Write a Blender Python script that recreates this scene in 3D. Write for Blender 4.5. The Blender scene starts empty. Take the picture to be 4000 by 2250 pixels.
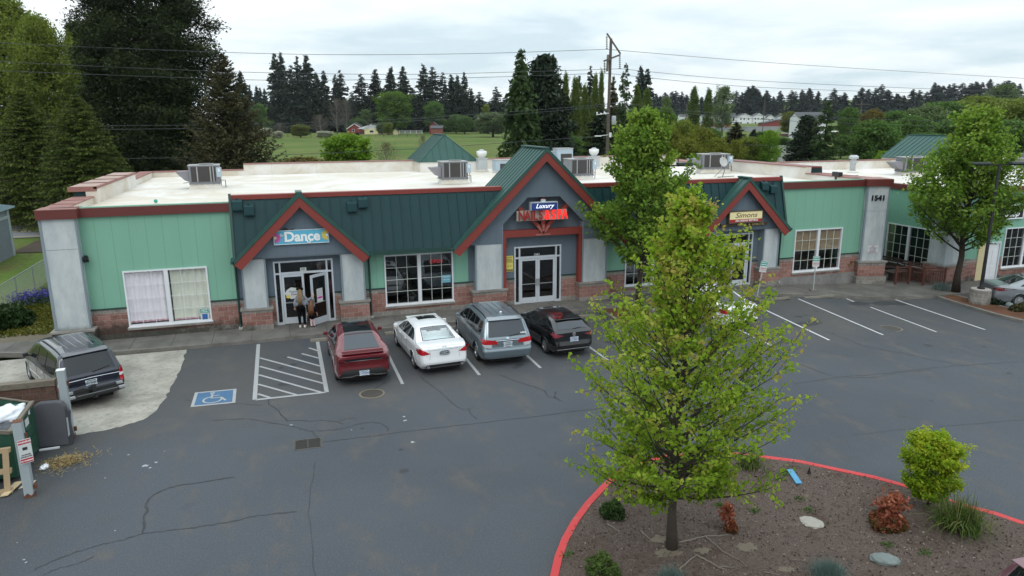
import bpy,bmesh,math,random
import numpy as np
from mathutils import Vector,Matrix,geometry
from mathutils.bvhtree import BVHTree
R=math.radians
rng=random.Random(11)
SC=bpy.context.scene
COL=SC.collection
# ------------------------------------------------------------------ camera (solved from the photograph)
F,PT,YW,RL,H,D=2780.25,.23095,.31499,-.00461,8.834,31.781
def _basis():
    cy,sy,cp,sp=math.cos(YW),math.sin(YW),math.cos(PT),math.sin(PT)
    fw=Vector((sy*cp,cy*cp,-sp));rt=Vector((cy,-sy,0));up=rt.cross(fw)
    c,s=math.cos(RL),math.sin(RL)
    return c*rt+s*up,-s*rt+c*up,fw
CR,CU,CF=_basis()
CAMP=Vector((0,-D,H))
def gz(x,y=0):                       # car-park level: it falls gently towards the right end
    t=min(1,max(0,(x-22)/9));return -.42*t*t*(3-2*t)
def ray(u,v):return CF+CR*((u-2000)/F)-CU*((v-1125)/F)
def onz(u,v,z=0.):
    d=ray(u,v);return CAMP+d*((z-H)/d.z)
def ong(u,v,dz=0.):                 # point of the car park under a pixel
    z=0
    for _ in range(12):
        p=onz(u,v,z+dz);z=gz(p.x,p.y)
    return p
def ony(u,v,y=0.):
    d=ray(u,v);return CAMP+d*((y+D)/d.y)
def ondep(u,v,dep):return CAMP+ray(u,v)*dep
def pj(p):
    d=Vector(p)-CAMP;w=d.dot(CF)
    return 2000+F*d.dot(CR)/w,1125-F*d.dot(CU)/w
K=1.5528                            # 2576-wide picture -> native pixels
# ------------------------------------------------------------------ objects
def tag(o,label=None,cat=None,group=None,kind=None):
    if label:o['label']=label
    if cat:o['category']=cat
    if group:o['group']=group
    if kind:o['kind']=kind
    return o
def thing(name,label,cat,loc=(0,0,0),rz=0,group=None,kind=None):
    o=bpy.data.objects.new(name,None);COL.objects.link(o)
    o.empty_display_size=.2
    o.location=loc;o.rotation_euler=(0,0,rz)
    return tag(o,label,cat,group,kind)
def kids(o):return [c for c in bpy.data.objects if c.parent==o]
def dup(root,loc=None,rz=None,scale=None,label=None,group=None):
    m={}
    r=root.copy();COL.objects.link(r);m[root]=r
    for ch in root.children:
        c=ch.copy();COL.objects.link(c);c.parent=r
        for g in ch.children:
            d=g.copy();COL.objects.link(d);d.parent=c
    if loc is not None:r.location=loc
    if rz is not None:r.rotation_euler=(0,0,rz)
    if scale is not None:r.scale=scale
    if label:r['label']=label
    if group:r['group']=group
    return r
class MB:
    def __init__(s):s.v=[];s.f=[];s.m=[];s.cur=0
    def face(s,*pts):
        n=len(s.v);s.v+=[tuple(p) for p in pts];s.f.append(tuple(range(n,n+len(pts))));s.m.append(s.cur)
    def box(s,x0,x1,y0,y1,z0,z1):
        n=len(s.v)
        s.v+=[(x0,y0,z0),(x1,y0,z0),(x1,y1,z0),(x0,y1,z0),(x0,y0,z1),(x1,y0,z1),(x1,y1,z1),(x0,y1,z1)]
        for q in ((3,2,1,0),(4,5,6,7),(0,1,5,4),(1,2,6,5),(2,3,7,6),(3,0,4,7)):
            s.f.append(tuple(n+i for i in q));s.m.append(s.cur)
        return s
    def cbox(s,c,sx,sy,sz):return s.box(c[0]-sx/2,c[0]+sx/2,c[1]-sy/2,c[1]+sy/2,c[2]-sz/2,c[2]+sz/2)
    def bar(s,p,q,w,h,up=(0,0,1)):
        p,q=Vector(p),Vector(q);d=(q-p).normalized();up=Vector(up)
        if abs(d.dot(up))>.98:up=Vector((0,1,0))
        a=d.cross(up).normalized();b=a.cross(d)
        n=len(s.v)
        for e in (p,q):
            for i,j in ((-1,-1),(1,-1),(1,1),(-1,1)):s.v.append(tuple(e+a*(i*w/2)+b*(j*h/2)))
        for f in ((0,1,2,3),(7,6,5,4),(0,4,5,1),(1,5,6,2),(2,6,7,3),(3,7,4,0)):
            s.f.append(tuple(n+i for i in f));s.m.append(s.cur)
        return s
    def tube(s,pts,r,n=8,cap=True):
        pts=[Vector(p) for p in pts]
        if not hasattr(r,'__len__'):r=[r]*len(pts)
        base=len(s.v);prev=None
        for i,p in enumerate(pts):
            d=(pts[min(i+1,len(pts)-1)]-pts[max(i-1,0)]).normalized()
            if prev is None:
                a=d.orthogonal().normalized()
            else:
                a=(prev-d*prev.dot(d)).normalized()
            prev=a;b=d.cross(a)
            for k in range(n):
                t=2*math.pi*k/n;s.v.append(tuple(p+(a*math.cos(t)+b*math.sin(t))*r[i]))
        for i in range(len(pts)-1):
            for k in range(n):
                s.f.append((base+i*n+k,base+i*n+(k+1)% n,base+(i+1)*n+(k+1)% n,base+(i+1)*n+k));s.m.append(s.cur)
        if cap:
            s.f.append(tuple(base+k for k in range(n-1,-1,-1)));s.m.append(s.cur)
            s.f.append(tuple(base+(len(pts)-1)*n+k for k in range(n)));s.m.append(s.cur)
        return s
    def lathe(s,prof,n=16,c=(0,0,0),axis='z'):
        base=len(s.v);c=Vector(c)
        for r,z in prof:
            for k in range(n):
                t=2*math.pi*k/n;x,y=r*math.cos(t),r*math.sin(t)
                s.v.append(tuple(c+(Vector((x,y,z)) if axis=='z' else Vector((z,x,y)) if axis=='x' else Vector((x,-z,y)))))
        for i in range(len(prof)-1):
            for k in range(n):
                s.f.append((base+i*n+k,base+i*n+(k+1)% n,base+(i+1)*n+(k+1)% n,base+(i+1)*n+k));s.m.append(s.cur)
        s.f.append(tuple(base+k for k in range(n-1,-1,-1)));s.m.append(s.cur)
        s.f.append(tuple(base+(len(prof)-1)*n+k for k in range(n)));s.m.append(s.cur)
        return s
    def prism(s,poly,fn,d0,d1):
        """poly: 2D points; fn(a,b,d)->xyz; extruded from d0 to d1"""
        n=len(poly);base=len(s.v)
        s.v+=[tuple(fn(a,b,d0)) for a,b in poly]+[tuple(fn(a,b,d1)) for a,b in poly]
        s.f.append(tuple(range(base,base+n)));s.m.append(s.cur)
        s.f.append(tuple(range(base+2*n-1,base+n-1,-1)));s.m.append(s.cur)
        for i in range(n):
            j=(i+1)% n
            s.f.append((base+i,base+n+i,base+n+j,base+j));s.m.append(s.cur)
        return s
    def add(s,o,M=None):
        base=len(s.v)
        s.v+=[tuple(M @ Vector(v)) for v in o.v] if M else list(o.v)
        s.f+=[tuple(base+i for i in f) for f in o.f];s.m+=[s.cur]*len(o.f)
        return s
    def mesh(s,name,mats,smooth=False,fix=True):
        me=bpy.data.meshes.new(name);me.from_pydata(s.v,[],s.f)
        for m in (mats if isinstance(mats,(list,tuple)) else [mats]):me.materials.append(m)
        if any(s.m):me.polygons.foreach_set('material_index',s.m)
        if smooth:me.polygons.foreach_set('use_smooth',[True]*len(s.f))
        if fix:
            bm=bmesh.new();bm.from_mesh(me);bmesh.ops.recalc_face_normals(bm,faces=bm.faces);bm.to_mesh(me);bm.free()
        me.update();return me
    def build(s,name,mats,parent=None,smooth=False,world=False,bevel=0,fix=True,weld=False):
        o=bpy.data.objects.new(name,s.mesh(name,mats,smooth,fix));COL.objects.link(o)
        if parent:
            o.parent=parent
            if world:o.matrix_parent_inverse=wmat(parent).inverted()
        if bevel:
            b=o.modifiers.new('b','BEVEL');b.width=bevel;b.segments=2;b.limit_method='ANGLE';b.angle_limit=R(40)
        return o
def wmat(o):
    m=Matrix.Translation(o.location)@ o.rotation_euler.to_matrix().to_4x4()@ Matrix.Diagonal(o.scale).to_4x4()
    return (wmat(o.parent)@ o.matrix_parent_inverse @ m) if o.parent else m
def link_mesh(name,me,parent=None,world=False):
    o=bpy.data.objects.new(name,me);COL.objects.link(o)
    if parent:
        o.parent=parent
        if world:o.matrix_parent_inverse=wmat(parent).inverted()
    return o
# ------------------------------------------------------------------ text -> mesh
def text(name,s,size,m,M,parent=None,ext=.004,shear=0,off=0,world=False,space=1,sx=1):
    cu=bpy.data.curves.new('t','FONT');cu.body=s;cu.size=size;cu.extrude=ext;cu.shear=shear;cu.offset=off
    cu.align_x='CENTER';cu.align_y='CENTER';cu.resolution_u=3;cu.space_character=space
    o=bpy.data.objects.new('t',cu);COL.objects.link(o)
    dg=bpy.context.evaluated_depsgraph_get()
    me=bpy.data.meshes.new_from_object(o.evaluated_get(dg));me.name=name
    bpy.data.objects.remove(o);bpy.data.curves.remove(cu)
    me.transform(M @ Matrix.Diagonal((sx,1,1,1)));me.materials.clear();me.materials.append(m)
    return link_mesh(name,me,parent,world)
def facing(x,y,z,yaw=0,lean=0):   # text/flat sign standing upright, facing -Y, turned by yaw about Z
    return Matrix.Translation((x,y,z))@ Matrix.Rotation(yaw,4,'Z')@ Matrix.Rotation(math.pi/2-lean,4,'X')
# ------------------------------------------------------------------ materials
def srgb(r,g,b):
    f=lambda c:(c/255/12.92) if c/255<=.04045 else ((c/255+.055)/1.055)**2.4
    return (f(r),f(g),f(b))
class NT:
    def __init__(s,name):
        s.m=bpy.data.materials.new(name);s.m.use_nodes=True;s.t=s.m.node_tree;s.t.nodes.clear()
        s.out=s.n('ShaderNodeOutputMaterial')
    def n(s,ty,**kw):
        x=s.t.nodes.new(ty)
        for k,v in kw.items():
            if k in x.inputs:x.inputs[k].default_value=v
            else:setattr(x,k,v)
        return x
    def l(s,a,b):s.t.links.new(a,b)
    def math(s,op,a,b=0.,c=0.):
        x=s.n('ShaderNodeMath',operation=op)
        for i,v in enumerate((a,b,c)):
            if isinstance(v,(int,float)):x.inputs[i].default_value=v
            else:s.l(v,x.inputs[i])
        return x.outputs[0]
    def mix(s,f,a,b,mode='MIX'):
        x=s.n('ShaderNodeMix',data_type='RGBA',blend_type=mode,clamp_factor=True)
        for i,v in ((0,f),(6,a),(7,b)):
            if isinstance(v,(int,float)):x.inputs[i].default_value=v
            elif isinstance(v,tuple):x.inputs[i].default_value=(*v[:3],1)
            else:s.l(v,x.inputs[i])
        return x.outputs[2]
    def obj(s):return s.n('ShaderNodeTexCoord').outputs['Object']
    def sep(s,v):
        x=s.n('ShaderNodeSeparateXYZ');s.l(v,x.inputs[0]);return x.outputs
    def comb(s,x,y,z=0.):
        c=s.n('ShaderNodeCombineXYZ')
        for i,v in enumerate((x,y,z)):
            if isinstance(v,(int,float)):c.inputs[i].default_value=v
            else:s.l(v,c.inputs[i])
        return c.outputs[0]
    def noise(s,scale,detail=4,vec=None,rough=.6,dist=0.):
        x=s.n('ShaderNodeTexNoise',Scale=scale,Detail=detail,Roughness=rough,Distortion=dist)
        s.l(vec if vec is not None else s.obj(),x.inputs['Vector']);return x.outputs['Fac']
    def scalev(s,v,k):
        x=s.n('ShaderNodeVectorMath',operation='MULTIPLY');s.l(v,x.inputs[0]);x.inputs[1].default_value=k;return x.outputs[0]
    def ramp(s,f,*st):
        x=s.n('ShaderNodeValToRGB');e=x.color_ramp.elements
        while len(e)<len(st):e.new(.5)
        for i,(p,c) in enumerate(st):
            e[i].position=p;e[i].color=(*c,1) if len(c)==3 else c
        s.l(f,x.inputs[0]);return x.outputs[0]
    def step(s,f,a,b):
        x=s.n('ShaderNodeMapRange',interpolation_type='SMOOTHSTEP');s.l(f,x.inputs[0])
        x.inputs[1].default_value=a;x.inputs[2].default_value=b;return x.outputs[0]
    def bump(s,h,strength=.3,dist=.02):
        x=s.n('ShaderNodeBump',Strength=strength,Distance=dist);s.l(h,x.inputs['Height']);return x.outputs[0]
    def bsdf(s,col,rough=.6,metal=0.,bump=None,spec=.5,**kw):
        x=s.n('ShaderNodeBsdfPrincipled',**kw)
        for k,v in (('Base Color',col),('Roughness',rough),('Metallic',metal),('Specular IOR Level',spec)):
            if isinstance(v,(int,float)):x.inputs[k].default_value=v
            elif isinstance(v,tuple):x.inputs[k].default_value=(*v[:3],1)
            else:s.l(v,x.inputs[k])
        if bump is not None:s.l(bump,x.inputs['Normal'])
        s.l(x.outputs[0],s.out.inputs[0]);return x
MATS={}
def mat(name,col,rough=.6,metal=0.,var=.12,scale=3.,fine=0.,bump=0.,spec=.5,coat=0.,emit=None):
    """worn single-colour surface: two scales of colour drift plus optional bump"""
    if name in MATS:return MATS[name]
    t=NT(name);v=t.obj()
    n1=t.noise(scale,5,v);c=t.mix(n1,tuple(x*(1-var) for x in col),tuple(min(1,x*(1+var)) for x in col))
    if fine:
        n2=t.noise(scale*14,3,v);c=t.mix(t.math('MULTIPLY',n2,fine),c,tuple(x*.45 for x in col))
    b=t.bump(t.noise(scale*20,3,v),bump) if bump else None
    kw={}
    if coat:kw={'Coat Weight':coat,'Coat Roughness':.04}
    x=t.bsdf(c,rough,metal,b,spec,**kw)
    if emit:
        x.inputs['Emission Color'].default_value=(*col,1);x.inputs['Emission Strength'].default_value=emit
    MATS[name]=t.m;return t.m
def m_asphalt():
    t=NT('asphalt');v=t.obj();x,y,z=t.sep(v)
    big=t.noise(.16,4,v,.55,.4);mid=t.noise(1.1,5,t.scalev(v,(1,.6,1)),.65);fine=t.noise(55,2,v,.8);fine2=t.noise(18,3,v,.8)
    near=t.step(t.math('ADD',y,t.math('MULTIPLY',big,5)),-10.5,-4.5)     # sealcoat worn brown by the parked cars
    c=t.mix(near,(.060,.068,.079),(.067,.064,.062))
    c=t.mix(t.step(big,.35,.72),c,(.048,.055,.065))
    c=t.mix(t.math('MULTIPLY',t.step(mid,.48,.76),.7),c,(.094,.082,.070))
    c=t.mix(t.math('MULTIPLY',t.step(t.noise(.7,5,v,.7),.6,.78),.55),c,(.030,.031,.034))
    g=t.step(t.math('ADD',t.math('MULTIPLY',x,-1),t.math('MULTIPLY',mid,3)),5.2,8.8)
    c=t.mix(t.math('MULTIPLY',t.math('MULTIPLY',g,t.step(y,-20,-8)),.75),c,(.032,.030,.027))
    c=t.mix(t.math('MULTIPLY',t.step(fine2,.5,.75),.5),c,(.115,.115,.115))
    c=t.mix(t.step(fine,.35,.65),t.mix(1.,c,(.72,.72,.72),'MULTIPLY'),t.mix(1.,c,(1.5,1.5,1.5),'MULTIPLY'))
    t.bsdf(c,.82,0,t.bump(fine,.35,.01),.35);return t.m
def m_concrete(name,col,dirt=.5,joint=0.):
    t=NT(name);v=t.obj();x,y,z=t.sep(v)
    a=t.noise(.9,6,v,.7);b=t.noise(6,5,v,.7);f=t.noise(60,2,v)
    c=t.mix(t.step(a,.35,.7),col,tuple(k*.62 for k in col))
    c=t.mix(t.math('MULTIPLY',t.step(b,.5,.8),dirt),c,(.055,.05,.04))
    if joint:
        fr=t.math('FRACT',t.math('DIVIDE',x,joint));c=t.mix(t.math('LESS_THAN',fr,.012),c,(.035,.032,.028))
    t.bsdf(c,.9,0,t.bump(f,.25,.01),.25);return t.m
def m_siding(name,col,pitch=.61):
    t=NT(name);x,y,z=t.sep(t.obj());v=t.obj()
    u=t.math('ADD',x,y);fr=t.math('FRACT',t.math('DIVIDE',t.math('ADD',u,40.),pitch))
    g=t.math('LESS_THAN',fr,.022)
    n=t.noise(.8,5,t.scalev(v,(1,1,.35)),.6);f=t.noise(40,3,v)
    c=t.mix(n,tuple(k*.9 for k in col),tuple(k*1.08 for k in col))
    c=t.mix(t.math('MULTIPLY',t.step(t.noise(2.2,5,t.scalev(v,(3,3,.25)),.7),.58,.8),.38),c,tuple(k*.6 for k in col))
    c=t.mix(g,c,tuple(k*.66 for k in col))
    h=t.math('SUBTRACT',t.math('MULTIPLY',f,.3),g)
    t.bsdf(c,.62,0,t.bump(h,.4,.01),.35);return t.m
def m_block(name='split_face_block',grey_top=1.24,grey_bot=.36,allgrey=False):
    t=NT(name);v=t.obj();x,y,z=t.sep(v)
    vec=t.comb(t.math('ADD',x,y),t.math('ADD',z,.06))
    br=t.n('ShaderNodeTexBrick',offset=.5);t.l(vec,br.inputs['Vector'])
    br.inputs['Scale'].default_value=1;br.inputs['Brick Width'].default_value=.41;br.inputs['Row Height'].default_value=.2035
    br.inputs['Mortar Size'].default_value=.007;br.inputs['Mortar Smooth'].default_value=.1;br.inputs['Bias'].default_value=0
    br.inputs['Color1'].default_value=(.255,.125,.103,1);br.inputs['Color2'].default_value=(.36,.20,.168,1);br.inputs['Mortar'].default_value=(.42,.36,.32,1)
    b2=t.n('ShaderNodeTexBrick',offset=.5);t.l(vec,b2.inputs['Vector'])
    for k in ('Scale','Brick Width','Row Height','Mortar Size','Mortar Smooth','Bias'):b2.inputs[k].default_value=br.inputs[k].default_value
    b2.inputs['Color1'].default_value=(.22,.20,.18,1);b2.inputs['Color2'].default_value=(.32,.295,.265,1);b2.inputs['Mortar'].default_value=(.42,.39,.36,1)
    isg=t.math('MAXIMUM',t.math('GREATER_THAN',z,grey_top),t.math('LESS_THAN',z,grey_bot))
    c=t.mix(1. if allgrey else isg,br.outputs['Color'],b2.outputs['Color'])
    f=t.noise(16,5,v,.75);c=t.mix(t.step(f,.35,.75),t.mix(1.,c,(.78,.78,.78),'MULTIPLY'),t.mix(1.,c,(1.22,1.22,1.22),'MULTIPLY'))
    d=t.math('ADD',t.math('MULTIPLY',t.noise(1.3,6,v,.75),.9),t.math('MULTIPLY',t.math('MULTIPLY',z,-1),.33))
    xl=t.step(t.math('MULTIPLY',x,-1),-1.,6.)                     # the left end of the building is the mossiest
    c=t.mix(t.math('MULTIPLY',t.step(t.math('ADD',d,t.math('MULTIPLY',xl,.34)),.36,.66),.8),c,(.03,.029,.022))
    h=t.math('ADD',t.math('MULTIPLY',f,.8),t.math('MULTIPLY',br.outputs['Fac'],-.8))
    t.bsdf(c,.92,0,t.bump(h,.8,.03),.2);return t.m
def m_stucco():
    t=NT('pilaster_stucco');v=t.obj();x,y,z=t.sep(v)
    n=t.noise(1.2,6,t.scalev(v,(1.5,1.5,.5)),.7);f=t.noise(45,3,v)
    c=t.mix(t.step(n,.3,.7),(.36,.40,.42),(.52,.545,.545))
    d=t.math('SUBTRACT',t.math('MULTIPLY',t.noise(3,5,v,.7),.8),t.math('MULTIPLY',t.math('SUBTRACT',z,.9),1.4))
    c=t.mix(t.math('MULTIPLY',t.step(d,.3,.75),.75),c,(.09,.09,.06))
    t.bsdf(c,.75,0,t.bump(f,.15,.01),.3);return t.m
def m_glass(name='dark_glass',clear=.35,refl=.04):
    """storefront glass: mirrors the lot, lets part of the room show"""
    t=NT(name);lw=t.n('ShaderNodeLayerWeight',Blend=.5);fr=t.math('ADD',t.math('MULTIPLY',t.math('POWER',lw.outputs['Facing'],5.),.9),.05)
    tr=t.n('ShaderNodeBsdfTransparent');tr.inputs[0].default_value=(clear,clear,clear*1.02,1)
    gl=t.n('ShaderNodeBsdfGlossy',Roughness=.015);gl.inputs[0].default_value=(.85,.88,.9,1)
    m=t.n('ShaderNodeMixShader');t.l(t.math('ADD',fr,refl),m.inputs[0]);t.l(tr.outputs[0],m.inputs[1]);t.l(gl.outputs[0],m.inputs[2])
    t.l(m.outputs[0],t.out.inputs[0]);return t.m
def m_roofmembrane():
    t=NT('white_roof_membrane');v=t.obj();x,y,z=t.sep(v)
    a=t.noise(.22,6,v,.68,.6);b=t.noise(1.5,5,t.scalev(v,(.4,1.6,1)),.7)
    c=t.mix(t.step(a,.34,.62),(.74,.725,.695),(.60,.545,.46))
    c=t.mix(t.math('MULTIPLY',t.step(b,.55,.85),.5),c,(.60,.54,.45))
    left=t.step(t.math('MULTIPLY',x,-1),-2.,7.)
    c=t.mix(t.math('MULTIPLY',t.math('MULTIPLY',left,t.step(t.noise(.5,6,v,.7,1.),.4,.72)),.6),c,(.55,.46,.35))
    fr=t.math('FRACT',t.math('DIVIDE',t.math('ADD',x,40.),3.05));c=t.mix(t.math('MULTIPLY',t.math('LESS_THAN',fr,.008),.35),c,(.4,.38,.34))
    t.bsdf(c,.7,0,t.bump(t.noise(9,4,v),.12,.02),.3);return t.m
def m_metalroof(name,col):
    t=NT(name);v=t.obj();n=t.noise(.9,5,t.scalev(v,(1.4,1.4,.4)),.65)
    c=t.mix(n,tuple(k*.75 for k in col),tuple(k*1.3 for k in col))
    s=t.noise(5,5,t.scalev(v,(2.5,2.5,.12)),.7)
    c=t.mix(t.math('MULTIPLY',t.step(s,.58,.85),.4),c,(.08,.10,.09))
    t.bsdf(c,t.math('ADD',t.math('MULTIPLY',n,.15),.42),0,None,.3);return t.m
def m_leaf(name,cols,trans=.35,rough=.55):
    """cols: list of colours picked per clump by the 'tint' attribute"""
    if name in MATS:return MATS[name]
    t=NT(name);a=t.n('ShaderNodeAttribute',attribute_name='tint')
    k=len(cols)-1;c=t.ramp(a.outputs['Fac'],*[(i/max(1,k),cc) for i,cc in enumerate(cols)])
    d=t.n('ShaderNodeBsdfPrincipled',Roughness=rough);d.inputs['Specular IOR Level'].default_value=.12;t.l(c,d.inputs['Base Color'])
    tr=t.n('ShaderNodeBsdfTranslucent');t.l(t.mix(1.,c,(1.25,1.3,.8),'MULTIPLY'),tr.inputs[0])
    m=t.n('ShaderNodeMixShader',Fac=trans);t.l(d.outputs[0],m.inputs[1]);t.l(tr.outputs[0],m.inputs[2]);t.l(m.outputs[0],t.out.inputs[0])
    MATS[name]=t.m;return t.m
def m_paint(name,col,metal=.0,rough=.25,flake=.0,coat=1.):
    if name in MATS:return MATS[name]
    t=NT(name);v=t.obj();n=t.noise(2.5,4,v);x,y,z=t.sep(v)
    c=t.mix(n,tuple(k*.95 for k in col),tuple(min(1,k*1.05) for k in col))
    dirt=t.math('MULTIPLY',t.step(t.math('ADD',z,t.math('MULTIPLY',t.noise(7,4,v,.7),.3)),.75,.3),.22)   # road film low on the body
    c=t.mix(dirt,c,(.10,.09,.08))
    t.bsdf(c,rough,metal,None,.5,**{'Coat Weight':coat,'Coat Roughness':.05});MATS[name]=t.m;return t.m
# ------------------------------------------------------------------ camera, sky, sun
cam=bpy.data.cameras.new('camera');co=bpy.data.objects.new('camera',cam);COL.objects.link(co)
cam.sensor_width=36;cam.sensor_fit='HORIZONTAL';cam.lens=36*F/4000;cam.clip_start=.1;cam.clip_end=4000
M=Matrix((CR,CU,-CF)).transposed().to_4x4();M.translation=CAMP;co.matrix_world=M
SC.camera=co
SC.view_settings.view_transform='Standard';SC.view_settings.look='None';SC.view_settings.gamma=1;SC.view_settings.exposure=.1
SUN_EL,SUN_AZ=R(52),R(200)          # high, behind the camera and a little to its left, behind cloud
W=bpy.data.worlds.new('World');SC.world=W;W.use_nodes=True
nt=W.node_tree;nt.nodes.clear()
def wn(ty,**kw):
    x=nt.nodes.new(ty)
    for k,v in kw.items():
        if k in x.inputs:x.inputs[k].default_value=v
        else:setattr(x,k,v)
    return x
def wm(op,a,b=0.):
    x=wn('ShaderNodeMath',operation=op)
    for i,v in enumerate((a,b)):
        if isinstance(v,(int,float)):x.inputs[i].default_value=v
        else:nt.links.new(v,x.inputs[i])
    return x.outputs[0]
def wmix(f,a,b):
    x=wn('ShaderNodeMix',data_type='RGBA')
    for i,v in ((0,f),(6,a),(7,b)):
        if isinstance(v,(int,float)):x.inputs[i].default_value=v
        elif isinstance(v,tuple):x.inputs[i].default_value=(*v,1)
        else:nt.links.new(v,x.inputs[i])
    return x.outputs[2]
sky=wn('ShaderNodeTexSky',sky_type='NISHITA',sun_disc=False,sun_elevation=SUN_EL,sun_rotation=SUN_AZ)
tc=wn('ShaderNodeTexCoord');sp=wn('ShaderNodeSeparateXYZ');nt.links.new(tc.outputs['Generated'],sp.inputs[0])
dx,dy,dz=sp.outputs
el=wm('MAXIMUM',dz,0.)
den=wm('ADD',el,.11)                # a cloud deck seen edge-on near the horizon
cv=wn('ShaderNodeCombineXYZ');nt.links.new(wm('DIVIDE',dx,den),cv.inputs[0]);nt.links.new(wm('DIVIDE',dy,den),cv.inputs[1])
def wnoise(sc,det,ro,off):
    n=wn('ShaderNodeTexNoise',Scale=sc,Detail=det,Roughness=ro,Distortion=.35)
    a=wn('ShaderNodeVectorMath',operation='ADD');a.inputs[1].default_value=off;nt.links.new(cv.outputs[0],a.inputs[0]);nt.links.new(a.outputs[0],n.inputs['Vector'])
    return n.outputs['Fac']
n1=wnoise(.55,5,.52,(3.1,1.7,0));n2=wnoise(1.7,5,.55,(7.3,2.2,4))
cr=wn('ShaderNodeValToRGB');nt.links.new(wm('ADD',wm('MULTIPLY',n1,.7),wm('MULTIPLY',n2,.3)),cr.inputs[0])
e=cr.color_ramp.elements
e[0].position=.38;e[0].color=(6.3,7.6,8.3,1)
e[1].position=.60;e[1].color=(9.5,10.0,10.2,1)
x=e.new(.5);x.color=(8.3,9.2,9.6,1)
gr=wm('ADD',1.,wm('MULTIPLY',wm('POWER',el,1.2),1.05))     # overcast: brighter overhead
vm=wn('ShaderNodeVectorMath',operation='SCALE');nt.links.new(cr.outputs[0],vm.inputs[0]);nt.links.new(gr,vm.inputs['Scale'])
colr=wmix(.93,sky.outputs[0],vm.outputs[0])
bg=wn('ShaderNodeBackground',Strength=.1);nt.links.new(colr,bg.inputs[0])
wo=wn('ShaderNodeOutputWorld');nt.links.new(bg.outputs[0],wo.inputs[0])
sl=bpy.data.lights.new('sun','SUN');sl.energy=.6;sl.angle=R(24);sl.color=(1,.96,.9)
so=bpy.data.objects.new('sun',sl);COL.objects.link(so);so.rotation_euler=(R(90)-SUN_EL,0,R(-20))
SC.cycles.max_bounces=6;SC.cycles.transparent_max_bounces=10;SC.cycles.use_denoising=True
# ------------------------------------------------------------------ the strip mall
GREEN=m_siding('green_siding',(.20,.405,.30));GREY=m_siding('grey_siding',(.125,.16,.195),.405)
BLOCK=m_block();BLOCKP=m_block('pilaster_block',.88,.34);STUC=m_stucco();MEMB=m_roofmembrane()
FASC=mat('maroon_fascia_metal',(.13,.026,.022),.45,var=.14,scale=.7,fine=.2)
RAKE=mat('brick_red_rake_paint',(.235,.036,.026),.55,var=.12,scale=.8,fine=.25)
MANS=m_metalroof('green_standing_seam',(.006,.037,.041));MANSL=m_metalroof('green_roof_sky_sheen',(.030,.085,.072))  # the gable green is a paler copy, with sky sheen put into its colour
CAPT=mat('faded_parapet_cap',(.27,.12,.10),.6,var=.25,scale=.6,fine=.2);CAPW=mat('chalky_cap_top',(.42,.30,.25),.7,var=.2,scale=.8,fine=.3)
WHT=mat('white_window_frame',(.72,.73,.75),.4,var=.05,scale=2,fine=.12)
ALU=mat('silver_door_frame',(.66,.70,.75),.35,.3,var=.06,scale=2,fine=.1)
DGREEN=mat('dark_green_trim',(.012,.045,.038),.45,var=.2,scale=1)
LEDGE=m_concrete('block_ledge',(.30,.275,.25),.45);STEM=m_concrete('stem_wall_concrete',(.26,.25,.24),.6)
GLASS=m_glass();GLASSC=m_glass('clear_glass',clear=.97)
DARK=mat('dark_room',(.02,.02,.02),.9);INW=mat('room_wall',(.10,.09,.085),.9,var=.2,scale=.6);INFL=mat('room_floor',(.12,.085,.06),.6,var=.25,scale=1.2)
ZP,ZF,ZG,ZS=5.56,5.237,1.452,.14
bld=thing('strip_mall','long low green and grey strip mall with white roof and three gabled entrances','building',(11.5,0,0))
def B(mb,name,m,parent=None,**k):return mb.build(name,m,parent or bld,world=True,**k)
WIN=[(-6.27,-3.09),(4.283,7.463),(16.35,19.53),(26.6,29.78)]
DOORS=[(-.47,2.03),(10.47,12.88),(21.41,23.91)]
OPEN=[(a,b,.617,2.955) for a,b in WIN]+[(a,b,ZS,2.97) for a,b in DOORS]
def wall(mb,x0,x1,z0,z1,y0,y1):
    xs=sorted({x0,x1} | {v for o in OPEN for v in o[:2] if x0<v<x1});zs=sorted({z0,z1} | {v for o in OPEN for v in o[2:] if z0<v<z1})
    for i in range(len(xs)-1):
        for j in range(len(zs)-1):
            cx,cz=(xs[i]+xs[i+1])/2,(zs[j]+zs[j+1])/2
            if not any(o[0]<cx<o[1] and o[2]<cz<o[3] for o in OPEN):mb.box(xs[i],xs[i+1],y0,y1,zs[j],zs[j+1])
SEG=[(-8.5,-2.,GREEN),(-2.,3.45,GREY),(3.45,8.2,GREEN),(8.2,15.15,GREY),(15.15,20.15,GREEN),(20.15,25.35,GREY),(25.35,32.3,GREEN)]
for a,b,m in SEG:
    w=MB();wall(w,a,b,ZG,5.6,0,.2);B(w,'wall',m)
w=MB()
for a,b,m in SEG:wall(w,a,b,-.1,ZG,-.035,.2)
B(w,'block_base',BLOCK)
w=MB()
for a,b,m in SEG:
    xs=sorted([a,b]+[v for o in OPEN for v in o[:2] if a<v<b and o[2]<ZG])
    for i in range(len(xs)-1):
        c=(xs[i]+xs[i+1])/2
        if not any(o[0]<c<o[1] for o in OPEN):w=MB();w.box(xs[i],xs[i+1],-.075,.1,ZG-.035,ZG+.012);B(w,'base_flashing',DGREEN)
w=MB();w.box(25.5,31.4,-.06,.2,-.8,.33);B(w,'stem_wall',STEM)
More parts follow.
